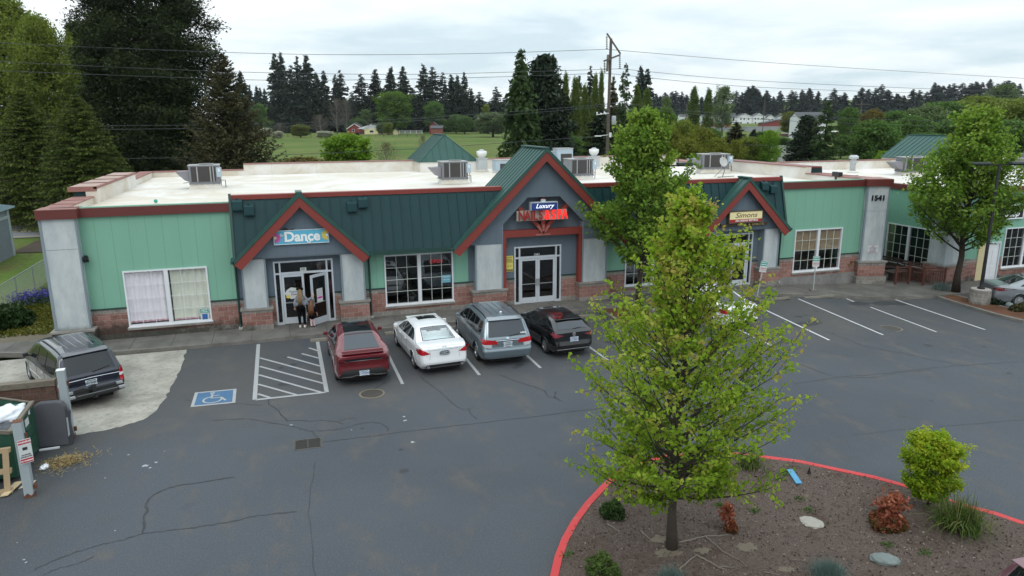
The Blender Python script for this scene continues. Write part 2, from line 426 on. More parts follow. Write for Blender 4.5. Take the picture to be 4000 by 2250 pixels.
# side, back walls and the dark inside
w=MB();w.box(-8.5,-8.3,.2,22.5,-.1,5.5);w.box(32.3,32.5,.2,3,-.8,5.5);w.box(-8.5,32.5,22.3,22.5,-.1,5.5);B(w,'wall',GREEN)
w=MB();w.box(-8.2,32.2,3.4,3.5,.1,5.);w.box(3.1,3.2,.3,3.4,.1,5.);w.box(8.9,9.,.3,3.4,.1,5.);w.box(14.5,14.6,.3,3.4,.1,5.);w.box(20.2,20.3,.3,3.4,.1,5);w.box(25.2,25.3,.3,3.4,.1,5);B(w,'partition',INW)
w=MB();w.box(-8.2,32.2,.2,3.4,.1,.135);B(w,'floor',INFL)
# ------------------------------------------------------------------ roof and parapets
ZR=5.2
w=MB()
nx,ny=42,24
for i in range(nx):
    for j in range(ny):
        q=[]
        for a,b in ((i,j),(i+1,j),(i+1,j+1),(i,j+1)):
            x=-8.3+40.6*a/nx;y=.2+22.2*b/ny
            q.append((x,y,ZR+.05*math.sin(x*.5)*math.sin(y*.3)-.03*(b in (0,ny))))
        w.face(*q)
B(w,'roof',MEMB,smooth=True,fix=False)
# inner parapet faces, white; sloped a little like wrapped membrane
w=MB()
def inner(w,x0,x1,y0,y1,z1,t=.12):w.box(x0,x1,y0,y1,ZR-.1,z1)
w.box(-8.3,-1.95,.2,.34,ZR-.1,ZP-.02);w.box(25.45,31.2,.2,.34,ZR-.1,ZP-.02);w.box(-1.95,25.45,.2,.34,ZR-.1,5.70)
w.box(-8.3,-8.02,.34,4.95,ZR-.1,ZP-.02);w.box(-8.3,-7.9,4.95,15.05,ZR-.1,5.98);w.box(-8.3,-8.02,15.05,22.2,ZR-.1,ZP-.02)
w.box(31.2,31.6,.34,5.0,ZR-.1,ZP-.02);w.box(31.2,31.6,5.0,14.0,ZR-.1,5.93);w.box(31.2,31.6,14.0,22.2,ZR-.1,ZP-.02)
w.box(-8.02,-2.2,22.0,22.3,ZR-.1,ZP-.02);w.box(-2.2,31.2,22.0,22.3,ZR-.1,5.93)
B(w,'parapet',MEMB)
w=MB()            # metal coping and front fascia bands
for a,b in ((-7.5,-1.98),(25.46,31.15)):w=MB();w.box(a,b,-.1,.32,ZF,ZP);w.box(a,b,-.12,-.1,ZF-.03,ZF+.012);B(w,'fascia',FASC)
for a,b in ((-1.9,9.86),(13.75,25.42)):w=MB();w.box(a,b,-.06,.36,5.68,5.86);B(w,'ridge_fascia',RAKE)
w=MB()
w.box(-8.85,-7.98,.3,5.0,ZP-.03,ZP+.02);w.box(-8.85,-7.98,15.02,22.6,ZP-.03,ZP+.02)
w.box(31.15,32.6,.4,5.0,ZP-.03,ZP+.02);w.box(31.15,32.6,14.0,22.6,ZP-.03,ZP+.02)
w.box(-8.0,-2.2,21.95,22.6,ZP-.03,ZP+.03)
w.box(31.14,31.6,5.0,14.0,5.93,5.99);w.box(-7.96,-7.84,4.93,15.07,5.9,6.0);w.box(-9.,-7.84,4.93,5.02,5.8,6.02)
w.box(-2.2,31.2,21.95,22.6,5.93,5.99)
for y in (1.6,3.2):w.box(-8.87,-7.96,y,y+.06,ZP+.02,ZP+.045)
for y in (2.2,3.9):w.box(31.13,32.62,y,y+.06,ZP+.02,ZP+.045)
B(w,'coping',CAPT)
w=MB();w.box(-9.0,-7.96,5.02,15.07,5.93,6.0)
B(w,'coping',CAPW)
for y in (7.2,9.6,12.2):w=MB();w.box(-9.01,-7.83,y,y+.06,6.0,6.03);B(w,'coping_joint',FASC)
w=MB();w.box(31.6,32.4,5.0,14.0,5.86,5.97);B(w,'coping',FASC)
w=MB()            # raised side mansards outside the low walls
w.prism([(-9.1,3.3),(-8.35,3.3),(-8.35,5.93),(-8.75,5.93)],lambda a,b,d:(a,d,b),5.05,15.0)
for k in range(14):w.bar((-9.12,5.1+k*.75,3.3),(-8.77,5.1+k*.75,5.93),.04,.05,(1,0,0))
B(w,'side_mansard',MANS);w=MB();w.prism([(32.95,3.3),(31.6,3.3),(31.6,5.86),(32.45,5.86)],lambda a,b,d:(a,d,b),5.05,13.9)
B(w,'side_mansard',MANS)
# ------------------------------------------------------------------ front mansard: pans and standing seams
GAB=[(.79,2.83,5.94,3.2),(11.8,4.54,7.6,3.2),(22.85,2.8,5.94,3.2)]
def valley(x):
    """height where a gable slope cuts the mansard at x"""
    z=0
    for xc,hw,za,zf in GAB:
        if abs(x-xc)<hw:z=max(z,za-(za-zf)*abs(x-xc)/hw-.06)
    return z
def mansard(x0,x1,y1=-.72,z1=3.28,zt=5.70):
    w=MB();n=int((x1-x0)/.432);st=(x1-x0)/n
    Y=lambda z:y1*(zt-z)/(zt-z1)
    for k in range(n):
        for j in range(6):
            a,b=x0+st*(k+j/6),x0+st*(k+(j+1)/6)
            za,zb=max(z1,valley(a)),max(z1,valley(b))
            if za>=zt and zb>=zt:continue
            za,zb=min(za,zt),min(zb,zt)
            w.face((a,Y(za),za),(b,Y(zb),zb),(b,Y(zt),zt),(a,Y(zt),zt))
    for k in range(n+1):
        x=x0+k*st;zb=max(z1,valley(x))
        if zb<zt-.05:w.bar((x,-.025,zt),(x,Y(zb)-.02,zb+.01),.03,.045,(1,0,0))
    B(w,'mansard_roof',MANS)
    xs=[x0]+[v for xc,hw,_,_ in GAB for v in (xc-hw,xc+hw) if x0<v<x1]+[x1]
    for a,b in zip(xs[:-1],xs[1:]):
        if valley((a+b)/2)>z1:continue
        w=MB();w.box(a,b,y1-.12,y1+.02,z1-.12,z1+.015);w.box(a,b,y1,0,z1-.05,z1-.021);B(w,'gutter',DGREEN)
mansard(-1.95,.79);mansard(.79,9.9);mansard(13.7,22.85);mansard(22.85,25.42)
w=MB()
for x in (-1.95,25.42):
    w=MB();w.prism([(-.03,5.93),(-.80,3.2),(-.70,3.2),(.1,3.4),(.1,5.93)],lambda a,b,d:(d,a,b),x-.05,x+.05);B(w,'mansard_end',DGREEN)
def slope_vent(x,z):
    y=-.72*(5.70-z)/2.42
    w=MB();w.prism([(y-.0,z+.30),(y-.20,z+.20),(y-.24,z-.12),(y+.0,z-.14)],lambda a,b,d:(d,a,b),x-.2,x+.2)
    w.box(x-.215,x+.215,y-.255,y-.2,z-.15,z-.10)
    w.box(x-.02,x+.02,y-.09,y+.02,z+.28,z+.33)
    B(w,'roof_vent',MANS)
for u,v,reg in ((245,285,0),(395,345,0),(1690,300,0),(1830,250,0),(290,565,1),(388,588,1),(1125,520,1),(1215,552,1)):
    p=ony(850+u/3.22,720+v/3.22,-.35) if reg==0 else ony(2600+u/2.862,550+v/2.862,-.35)
    slope_vent(p.x,p.z)
# ------------------------------------------------------------------ gabled entrances
def gable(xc,hw,za,zf,yf,yb,name='gable_roof'):
    """roof wedge of two metal slopes from the rake at yf back to yb, apex za, eave zf at half width hw"""
    L=math.hypot(hw,za-zf);dx_,dz_=hw/L,(za-zf)/L
    w=MB();r=MB()
    for s in (-1,1):
        f=lambda a,b,d:(xc+s*a,d,b)
        w.prism([(0,za),(hw,zf),(hw-.02*dz_-.03,zf-.13),(0,za-.15)],f,yf,yb)
        n=max(2,int((yb-yf)/.38))
        for k in range(n+1):
            y=yf+.02+(yb-yf-.04)*k/n
            w.bar((xc+s*.02,y,za+.0),(xc+s*hw,y,zf+.0),.035,.055,(0,1,0))
        w.bar((xc+s*(hw),yf,zf-.02),(xc+s*hw,min(yb,.0),zf-.02),.12,.14)
        r.prism([(0,za-.16),(hw-.06,zf-.13),(hw-.34,zf-.36),(0,za-.58)],f,yf+.03,yf+.10)
        r.prism([(0,za-.16),(hw-.06,zf-.13),(hw-.10,zf-.19),(0,za-.22)],f,yf+.10,-.45)
    w.bar((xc,yf-.01,za+.02),(xc,yb,za+.02),.26,.06)
    B(w,name,MANSL);B(r,'rake_board',RAKE)
def pilaster(x0,x1,ztop,zb=1.07,e=.16,m=None):
    w=MB();w.box(x0,x1,-.42,0,zb,ztop);o=B(w,'pilaster',STUC)
    t=MB()
    for x in (x0,x1):t.box(x-.035,x+.035,-.445,0,zb,ztop)
    c=mat('pilaster_corner_trim',(.20,.24,.27),.6,var=.1,scale=1);t.build('corner_trim',c,o,world=True)
    b=MB();b.box(x0-e,x1+e,-.52,0,-.1,zb-.06);b.build('pilaster_base',BLOCKP,o,world=True)
    b=MB();b.box(x0-e-.05,x1+e+.05,-.57,0,zb-.06,zb+.02);b.build('base_ledge',LEDGE,o,world=True)
# dance studio
gable(.79,2.83,5.94,3.2,-.85,.05)
w=MB();w.prism([(-1.82,3.25),(3.40,3.25),(3.40,3.25),(.79,5.74)],lambda a,b,d:(a,d,b),-.45,-.06);B(w,'gable_wall',GREY)
w=MB();w.box(-1.72,3.30,-.47,-.02,3.2,3.249);B(w,'soffit',mat('soffit_grey',(.10,.12,.14),.7))
pilaster(-1.71,-.79,3.2);pilaster(2.37,3.33,3.2)
# spa
gable(11.8,4.54,7.6,3.2,-.85,2.5)
cut=[(7.55,3.3),(8.46,3.3),(9.75,3.3),(9.75,4.1),(11.0,5.35),(12.6,5.35),(13.85,4.1),(13.85,3.3),(16.05,3.3),(11.8,7.38)]
for side in (0,1):
    w=MB()
    P_=[(7.5,3.25),(9.75,3.25),(9.75,4.1),(11.0,5.35),(11.8,5.35),(11.8,7.36)]
    if side:P_=[(2*11.8-a,b) for a,b in P_]
    w.prism(P_,lambda a,b,d:(a,d,b),-.45,-.30);B(w,'gable_wall',GREY)
w=MB();w.prism([(9.75,5.2),(13.85,5.2),(11.8,7.2)],lambda a,b,d:(a,d,b),2.3,2.42);B(w,'gable_back',GREEN)
w=MB();w.prism([(10.0,5.5),(13.6,5.5),(11.8,7.2)],lambda a,b,d:(a,d,b),.02,.18);B(w,'wall',GREY)
pilaster(8.46,9.75,4.1,e=.19);pilaster(13.85,15.1,4.1,e=.19)
w=MB();w.box(9.79,13.81,-.40,-.12,3.5,3.82);w.box(9.79,9.95,-.41,-.1,1.09,3.83);w.box(13.65,13.81,-.41,-.1,1.09,3.83)
w.box(11.70,11.90,-.38,-.18,3.82,5.3);w.bar((11.8,-.28,3.75),(10.5,-.28,5.0),.17,.18,(0,1,0));w.bar((11.8,-.28,3.75),(13.1,-.28,5.0),.17,.18,(0,1,0))
B(w,'timber_truss',RAKE)
PINK=mat('faded_red_bracket',(.33,.10,.08),.6)
w=MB()
for s in (-1,0,1):w.bar((11.78,-.45,3.62),(11.78+s*.30,-.45,4.06-.05*abs(s)),.11,.09,(0,1,0))
w.box(11.42,12.14,-.47,-.402,3.53,3.62);B(w,'truss_bracket',PINK)
# simons
gable(22.85,2.8,5.94,3.2,-.85,.05)
w=MB();w.prism([(20.25,3.25),(25.45,3.25),(25.45,3.25),(22.85,5.74)],lambda a,b,d:(a,d,b),-.45,-.06);B(w,'gable_wall',GREY)
w=MB();w.box(20.4,25.3,-.47,-.02,3.2,3.249);B(w,'soffit',mat('soffit_grey',(.10,.12,.14),.7))
pilaster(20.35,21.25,3.2);pilaster(24.3,25.22,3.2)
# corner pilasters with maroon caps
def corner(x0,x1,y0,y1,zl,zbot,name='corner_pillar'):
    w=MB();w.box(x0,x1,y0,y1,zl,5.26);o=B(w,name,STUC)
    t=MB()
    for x in (x0,x1):
        t.box(x-.03,x+.07 if x==x0 else x+.03,y0-.02,y0+.05,zl,5.25)
    t.box(x0-.005,x1+.005,y0-.005,y1,4.02,4.035)
    t.build('corner_trim',MATS['pilaster_corner_trim'],o,world=True)
    c=MB();c.box(x0-.08,x1+.10,y0-.1,y1+.25,5.22,5.58);c.build('cap',FASC,o,world=True)
    c=MB();c.box(x0-.07,x1+.09,y0-.09,y1+.24,5.58,5.6);c.build('cap_top',CAPT,o,world=True)
    b=MB();b.box(x0-.13,x1+.13,y0-.13,y1,zbot,zl-.08);b.build('pilaster_base',m_block('corner_block',.55,.36,x0<0),o,world=True)
    b=MB();b.box(x0-.18,x1+.18,y0-.18,y1,zl-.08,zl);b.build('base_ledge',LEDGE,o,world=True)
    return o
corner(-8.80,-7.58,-.42,.25,.78,-.1)
# the 1541 pillar is skewed towards the car park
pil=thing('address_pillar','tall grey corner pillar with black numbers and a maroon cap','pillar',(31.75,.05,-.42),R(-16))
def Lb(mb,name,m,parent=pil):return mb.build(name,m,parent)
w=MB();w.box(-.62,.62,-.5,.7,1.42,5.66);Lb(w,'shaft',STUC)
w=MB();w.box(-.65,-.55,-.52,-.44,1.42,5.66);w.box(.57,.64,-.52,-.44,1.42,5.66);w.box(-.635,.635,-.507,.5,4.25,4.265);Lb(w,'corner_trim',MATS['pilaster_corner_trim'])
w=MB();w.box(-.74,.74,-.62,.85,5.64,6.01);Lb(w,'cap',FASC)
w=MB();w.box(-.72,.72,-.6,.83,6.01,6.03);Lb(w,'cap_top',CAPT)
w=MB();w.box(-.78,.78,-.66,.7,.56,1.36);w.box(-.86,.86,-.74,.7,-.1,.56);Lb(w,'pilaster_base',m_block('address_block',1.2,.58))
w=MB();w.box(-.85,.85,-.73,.7,1.36,1.44);Lb(w,'base_ledge',LEDGE)
BLK=mat('black_paint',(.012,.012,.013),.4)
text('digits','1541',.40,BLK,Matrix.Translation((-.0,-.53,4.97))@ Matrix.Rotation(math.pi/2,4,'X'),pil,.03,off=.012,space=1.05)
# ------------------------------------------------------------------ windows
def pane_pair(x0,x1,z0,z1):
    f,m=.062,.16;xm=(x0+x1)/2
    return [(x0+f,xm-m/2,z0+f,z1-f),(xm+m/2,x1-f,z0+f,z1-f)]
MUNT=mat('pale_muntin',(.62,.66,.6),.5)
def window(x0,x1,z0=.617,z1=2.955,y=0.,glass=None,M=None,par=None,muntin=None):
    M=M or Matrix.Identity(4);par=par or bld
    w=MB();f=.062;xm=(x0+x1)/2
    w.box(x0,x1,y-.06,y+.12,z0,z0+f);w.box(x0,x1,y-.06,y+.12,z1-f,z1);w.box(x0,x0+f,y-.058,y+.12,z0+f,z1-f);w.box(x1-f,x1,y-.058,y+.12,z0+f,z1-f);w.box(xm-.08,xm+.08,y-.055,y+.12,z0+f,z1-f)
    w.box(x0-.03,x1+.03,y-.1,y-.03,z0-.04,z0)
    g=MB();g.add(w,M);o=g.build('window',WHT,par,world=True)
    mu=MB();gl=MB()
    for a,b,c,d in pane_pair(x0,x1,z0,z1):
        for i in (1,2):mu.box(a+(b-a)*i/3-.008,a+(b-a)*i/3+.008,y-.008,y+.018,c,d)
        for j in (1,2,3):mu.box(a,b,y-.006,y+.016,c+(d-c)*j/4-.008,c+(d-c)*j/4+.008)
        gl.face((a,y+.025,c),(b,y+.025,c),(b,y+.025,d),(a,y+.025,d))
    q=MB();q.add(mu,M);q.build('muntin',muntin or MUNT,o,world=True)
    q=MB();q.add(gl,M);q.build('pane',glass or GLASS,o,world=True)
    q=MB();s=MB();s.box(x0-.06,x1+.06,y-.12,y+.02,z0-.13,z0-.04);q.add(s,M);q.build('sill',LEDGE,o,world=True)
    return o
wl=window(*WIN[0],glass=GLASSC,muntin=WHT);wmid=window(*WIN[1]);whid=window(*WIN[2]);wr=window(*WIN[3],glass=m_glass('half_clear_glass',clear=.8))
CURT1=mat('white_curtain',(.86,.82,.84),.9,var=.06,scale=2);CURT2=mat('cream_curtain',(.68,.70,.58),.9,var=.08,scale=2);PINKH=mat('pink_hem',(.55,.32,.36),.9)
def curtain(a,b,z0,z1,y,m,amp=.035,per=.22,hem=True):
    w=MB();n=60
    xs=[a+(b-a)*i/n for i in range(n+1)];ys=[y+amp*math.sin(x*2*math.pi/per+.8*math.sin(x*3.1)) for x in xs]
    for i in range(n):
        w.cur=0;w.face((xs[i],ys[i],z0+.07),(xs[i+1],ys[i+1],z0+.07),(xs[i+1],ys[i+1],z1),(xs[i],ys[i],z1))
        w.cur=1;w.face((xs[i],ys[i],z0),(xs[i+1],ys[i+1],z0),(xs[i+1],ys[i+1],z0+.07),(xs[i],ys[i],z0+.07))
    w.build('curtain',[m,PINKH],wl,True,world=True,fix=False)
(p1,p2)=pane_pair(*WIN[0],.617,2.955)
curtain(p1[0],p1[1],p1[2]+.06,p1[3]-.05,.13,CURT1);curtain(p2[0]+.05,p2[1],p2[2]+.03,p2[3]-.02,.14,CURT2,.03,.3)
BAMB=mat('bamboo_blind',(.46,.34,.19),.8,var=.25,scale=3,fine=.4)
for a,b,c,d in pane_pair(*WIN[3],.617,2.955):
    w=MB()
    for k in range(26):z=c+(d-c)*.5+(d-c)*.5*k/26;w.box(a+.01,b-.01,.09+.004*(k % 2),.1+.004*(k % 2),z,z+(d-c)*.5/26*.93)
    w.build('bamboo_blind',BAMB,wr,world=True)
# ------------------------------------------------------------------ storefront doors
def leaf(w_,h,hinge,parent=None):
    """door leaf in its own frame, hinged at the origin, running to +x"""
    L=MB();st=.1
    L.box(0,st,-.025,.025,0,h);L.box(w_-st,w_,-.025,.025,0,h);L.box(st,w_-st,-.025,.025,h-.12,h);L.box(st,w_-st,-.025,.025,0,.28)
    g=MB();g.face((st,0,.28),(w_-st,0,.28),(w_-st,0,h-.12),(st,0,h-.12))
    hd=MB();hd.box(w_-.085,w_-.02,-.075,-.03,.85,1.2);hd.bar((st,-.02,.95),(w_-st,-.02,.95),.03,.035)
    o=bpy.data.objects.new('door',L.mesh('door',ALU));COL.objects.link(o);o.parent=bld;o.matrix_parent_inverse=wmat(bld).inverted()
    g.build('glass',GLASS,o);hd.build('handle',mat('brushed_steel',(.5,.5,.5),.35,.8),o)
    return o
def entrance(x0,x1,zt=2.97,zd=2.38,ang=(0,0)):
    s0,s1=.30,.30;f=.07
    w=MB();y0,y1=-.03,.1
    for x in (x0,x0+s0-f,x1-s1,x1-f):w.box(x,x+f,y0,y1,ZS,zt)
    w.box(x0+f,x0+s0-f,y0+.002,y1,zt-f,zt);w.box(x0+s0,x1-s1,y0+.002,y1,zt-f,zt);w.box(x1-s1+f,x1-f,y0+.002,y1,zt-f,zt)
    w.box(x0+f,x0+s0-f,y0+.002,y1,zd,zd+f);w.box(x0+s0,x1-s1,y0+.002,y1,zd,zd+f+.02);w.box(x1-s1+f,x1-f,y0+.002,y1,zd,zd+f)
    w.box(x0+f,x0+s0-f,y0+.002,y1,ZS,ZS+.1);w.box(x1-s1+f,x1-f,y0+.002,y1,ZS,ZS+.1)
    o=B(w,'entrance_frame',ALU)
    g=MB()
    for a,b in ((x0+f,x0+s0-f),(x1-s1+f,x1-f)):[g.face((a,.035,p),(b,.035,p),(b,.035,q),(a,.035,q)) for p,q in ((ZS+.1,zd),(zd+f,zt-f))]
    g.face((x0+s0,.035,zd+f+.02),(x1-s1,.035,zd+f+.02),(x1-s1,.035,zt-f),(x0+s0,.035,zt-f));g.build('glass',GLASS,o,world=True)
    wd=(x1-x0-s0-s1)/2-.012
    l=leaf(wd,zd-ZS-.02,0);l.location=(x0+s0+.006,.035,ZS+.012);l.rotation_euler=(0,0,-ang[0])
    r=leaf(wd,zd-ZS-.02,0);r.location=(x1-s1-.006,.035,ZS+.012);r.scale=(-1,1,1);r.rotation_euler=(0,0,ang[1])
    return o,l,r
ent1=entrance(*DOORS[0],ang=(0,.72));ent2=entrance(*DOORS[1]);ent3=entrance(*DOORS[2])
# ------------------------------------------------------------------ downspouts, lamps, small fittings on the front
w=MB()
def down(x,y,z0):
    t=MB();t.tube([(x,-.80,3.2),(x,-.78,3.08),(x,y-.06,2.9),(x,y-.06,.35),(x,y-.12,z0)],.045,8);B(t,'downspout',DGREEN)
    s=MB();s.cbox((x,y-.1,z0-.01),.16,.22,.09);B(s,'downspout_boot',mat('pale_concrete',(.45,.43,.4),.9))
down(-1.98,-.02,.2);down(3.60,-.02,.2);down(25.62,-.02,.2)
fl=MB();fl.cbox((-7.47,-.12,3.62),.10,.12,.16);fl.bar((-7.47,-.14,3.6),(-7.43,-.32,3.52),.2,.14);B(fl,'floodlight',BLK)
fl=MB();fl.cbox((10.03,-.03,3.02),.16,.06,.2);B(fl,'fire_alarm',RAKE)
fl=MB();fl.cbox((30.6,-.12,.95),.1,.2,.1);fl.lathe([(.07,-.02),(.09,.0),(.09,.06),(.05,.08)],12,(30.45,-.2,.8));B(fl,'water_connection',mat('brass',(.3,.2,.08),.4,.7))
# ------------------------------------------------------------------ terrain, car park, pavements
ASPH=m_asphalt();CONC=m_concrete('sidewalk_concrete',(.165,.155,.14),.6,1.52);PADM=m_concrete('pale_pad_concrete',(.40,.375,.325),.8);KERB=m_concrete('kerb_concrete',(.20,.185,.165),.7)
def m_grass():
    t=NT('field_grass');v=t.obj();x,y,z=t.sep(v)
    a=t.noise(.02,6,v,.65);b=t.noise(.25,5,t.scalev(v,(1,.45,1)),.7);f=t.noise(3,4,v,.8)
    c=t.mix(t.step(a,.35,.65),(.078,.150,.026),(.165,.205,.05))
    c=t.mix(t.math('MULTIPLY',t.step(b,.45,.7),.8),c,(.14,.12,.052))
    c=t.mix(t.step(f,.3,.75),t.mix(1.,c,(.6,.6,.6),'MULTIPLY'),c)
    t.bsdf(c,.95,0,t.bump(f,.5,.1),.1);return t.m
def terr(x,y):
    """ground height: level car park, field rising to the farm, wooded hill to the right"""
    d=max(0,y-60);z=gz(x,y)*(1 if y<20 else max(0,1-(y-20)/30))
    z+=2.2*min(1,d/330)**1.3+3.4/(1+math.exp(-(y-430)/15))/(1+math.exp(-(x-135)/22))
    z+=34*(1/(1+math.exp(-(y-640)/60)))*(1/(1+math.exp(-(x-620)/60)))
    if -27<x<91 and y<4:z-=.5
    return z
def axis(a,b,dense,lo,hi,n0):
    pts=[a]
    while pts[-1]<b:
        x=pts[-1];st=dense if lo<=x<=hi else dense+.16*max(lo-x,x-hi)
        pts.append(min(b,x+max(st,dense)))
    return pts
gx=sorted({-1500,-900,-500,-300,-200,-140,-100,-70,-50,-40,-32,-26,-20,-15,-10,-5,0,5,10,15,20,21,22,23,24,25,26,27,28,29,30,31,32,35,40,46,54,64,76,90,110,135,160,190,220,260,300,340,380,420,460,500,560,620,700,800,1000,1500})
gy=sorted({-200,-120,-80,-60,-45,-35,-25,-15,-8,0,10,20,25,30,36,45,55,65,75,90,105,120,140,160,190,220,260,300,340,380,420,460,500,540,580,620,680,760,900,1200,1800})
w=MB()
for y in gy:
    for x in gx:w.v.append((x,y,terr(x,y)-.03))
nx=len(gx)
for j in range(len(gy)-1):
    for i in range(nx-1):w.f.append((j*nx+i,j*nx+i+1,(j+1)*nx+i+1,(j+1)*nx+i));w.m.append(0)
tag(w.build('ground',m_grass(),smooth=True,fix=False),kind='structure')
def sheet(name,poly,m,dz,kind='structure',label=None,cat=None,grid=1.0,fn=None):
    """flat sheet inside a polygon following the car-park level"""
    xs=[p[0] for p in poly]
    V=[Vector((p[0],p[1])) for p in poly];n=len(V);E_=[(i,(i+1)% n) for i in range(n)]
    ks=[]
    if max(xs)>21 and min(xs)<32:
        ys=[p[1] for p in poly]
        for gx_ in np.arange(max(20,min(xs))+.01,min(33,max(xs)),grid):
            for gy_ in np.linspace(min(ys)+.02,max(ys)-.02,8):
                ks.append(Vector((gx_,gy_)))
    vv,ee,ff,*_=geometry.delaunay_2d_cdt(V+ks,E_,[list(range(n))],1,1e-5)
    w=MB();w.v=[(p.x,p.y,(fn or gz)(p.x,p.y)+dz) for p in vv];w.f=[tuple(f) for f in ff];w.m=[0]*len(ff)
    me=w.mesh(name,m)
    for p in me.polygons:
        if p.normal.z<0:p.flip()
    o=link_mesh(name,me);return tag(o,label,cat,kind=kind)
w=MB();xs_=[-26,-11.5,-9,0,20]+[20+.25*k for k in range(1,53)]+[40,60,90];yt=lambda x:-1.2 if x<-10 else (.3 if x<33 else 2)
for a,b in zip(xs_[:-1],xs_[1:]):w.face((a,-70,gz(a)),(b,-70,gz(b)),(b,yt((a+b)/2),gz(b)),(a,yt((a+b)/2),gz(a)))
tag(w.build('parking_lot',ASPH,fix=False),kind='structure')
# far pieces: side street, back road
sheet('road',[(-60,33),(-9.5,33),(-9.5,41),(-60,41)],mat('street_asphalt',(.16,.16,.165),.9,var=.1),.015)
w=MB();w.box(-60,-9.5,36.9,37.0,.02,.024);w.box(-60,-9.5,37.15,37.25,.02,.024);w.box(-60,-9.5,33.6,33.75,.02,.024)
tag(w.build('road_line',mat('yellow_line',(.55,.42,.15),.8)),kind='structure')
# raised pavement with kerb
SW=[(-16,-.35),(-10.8,-.55),(-8.84,-1.26),(-6.34,-1.85),(-3.66,-1.98),(-1.9,-2.0),(3.0,-2.0),(14.0,-2.05),(23.5,-2.05),(26.3,-2.55),(29.3,-3.35),(31.9,-3.9),(33.2,-4.0),(36,-4.05),(50,-4.05),(50,3),(32.4,3),(32.4,.1),(-8.9,.1),(-9.3,.9),(-16,.9)]
def slab(name,poly,m,h=.14,edge=None):
    n=len(poly);o=sheet(name,poly,m,h)
    w=MB()
    for i in range(n):
        a,b=poly[i],poly[(i+1)% n];k=max(1,int(math.dist(a,b)/.8))
        for j in range(k):
            p=[a[q]+(b[q]-a[q])*j/k for q in (0,1)];r=[a[q]+(b[q]-a[q])*(j+1)/k for q in (0,1)]
            w.face((*p,gz(*p)-.05),(*r,gz(*r)-.05),(*r,gz(*r)+h),(*p,gz(*p)+h))
    tag(w.build(name+'_face' if False else 'kerb',edge or m),kind='structure');return o
slab('sidewalk',SW,CONC,.14,KERB)
def ribbon(name,pts,wd,m,dz,h=None,kind='structure',sub=1,fn=gz):
    """strip (or low wall when h) along a polyline on the ground"""
    pts=[Vector((p[0],p[1])) for p in pts];w=MB();L=[]
    q=[]
    for i in range(len(pts)-1):
        for k in range(sub):q.append(pts[i].lerp(pts[i+1],k/sub))
    q.append(pts[-1]);pts=q
    W_=wd if hasattr(wd,'__len__') else [wd]*len(pts)
    for i,p in enumerate(pts):
        d=(pts[min(i+1,len(pts)-1)]-pts[max(i-1,0)]).normalized();nrm=Vector((-d.y,d.x))
        L.append((p+nrm*W_[i]/2,p-nrm*W_[i]/2))
    for i in range(len(L)-1):
        a,b,c,d=L[i][0],L[i][1],L[i+1][1],L[i+1][0]
        Z=lambda p,k=0:(p.x,p.y,fn(p.x,p.y)+dz+k)
        if h is None:w.face(Z(a),Z(b),Z(c),Z(d))
        else:
            w.face(Z(a,h),Z(b,h),Z(c,h),Z(d,h));w.face(Z(a),Z(a,h),Z(d,h),Z(d));w.face(Z(b),Z(c),Z(c,h),Z(b,h))
            if i==0:w.face(Z(a),Z(b),Z(b,h),Z(a,h))
            if i==len(L)-2:w.face(Z(c),Z(d),Z(d,h),Z(c,h))
    o=w.build(name,m);return tag(o,kind=kind) if kind else o
# kerb stone line slightly proud along the pavement front
ribbon('kerb',[(p[0],p[1]+.07) for p in SW[1:14] if not -2.5<p[0]<2.9][:4],.15,KERB,-.02,.163,sub=6)
ribbon('kerb',[(3.4,-1.93),(14.,-1.98),(23.5,-1.98),(26.3,-2.48),(29.3,-3.28),(31.9,-3.83)],.15,KERB,-.02,.163,sub=8)
# pale concrete pad with a ragged edge
rg=random.Random(3)
edge=[(-3.92,-2.02),(-3.95,-3.2),(-3.92,-4.4),(-3.99,-5.96),(-4.05,-7.3),(-4.18,-8.4),(-4.45,-9.05),(-5.0,-9.42),(-5.7,-9.6),(-6.3,-9.62)]
pad=[(-16,-1.2),(-9.2,-1.2),(-6.5,-1.95)]
for i in range(len(edge)-1):
    for k in range(5):
        a,b=edge[i],edge[i+1];t=k/5;pad.append((a[0]+(b[0]-a[0])*t+rg.uniform(-.05,.05)*(i<6),a[1]+(b[1]-a[1])*t+rg.uniform(-.03,.03)))
pad+=[(-6.4,-9.8),(-7.4,-9.8),(-16,-9.8)]
sheet('concrete_pad',pad,PADM,.006)
TAR=mat('crack_seal_tar',(.020,.021,.024),.6,var=.15,scale=3)
def px(reg,pts):return [ong(reg[0]+a/reg[2],reg[1]+b/reg[2]) for a,b in pts]
A7_,A8_,Z8=(900,1250,2.897),(2900,1050,2.229),(0,1550,2.07)
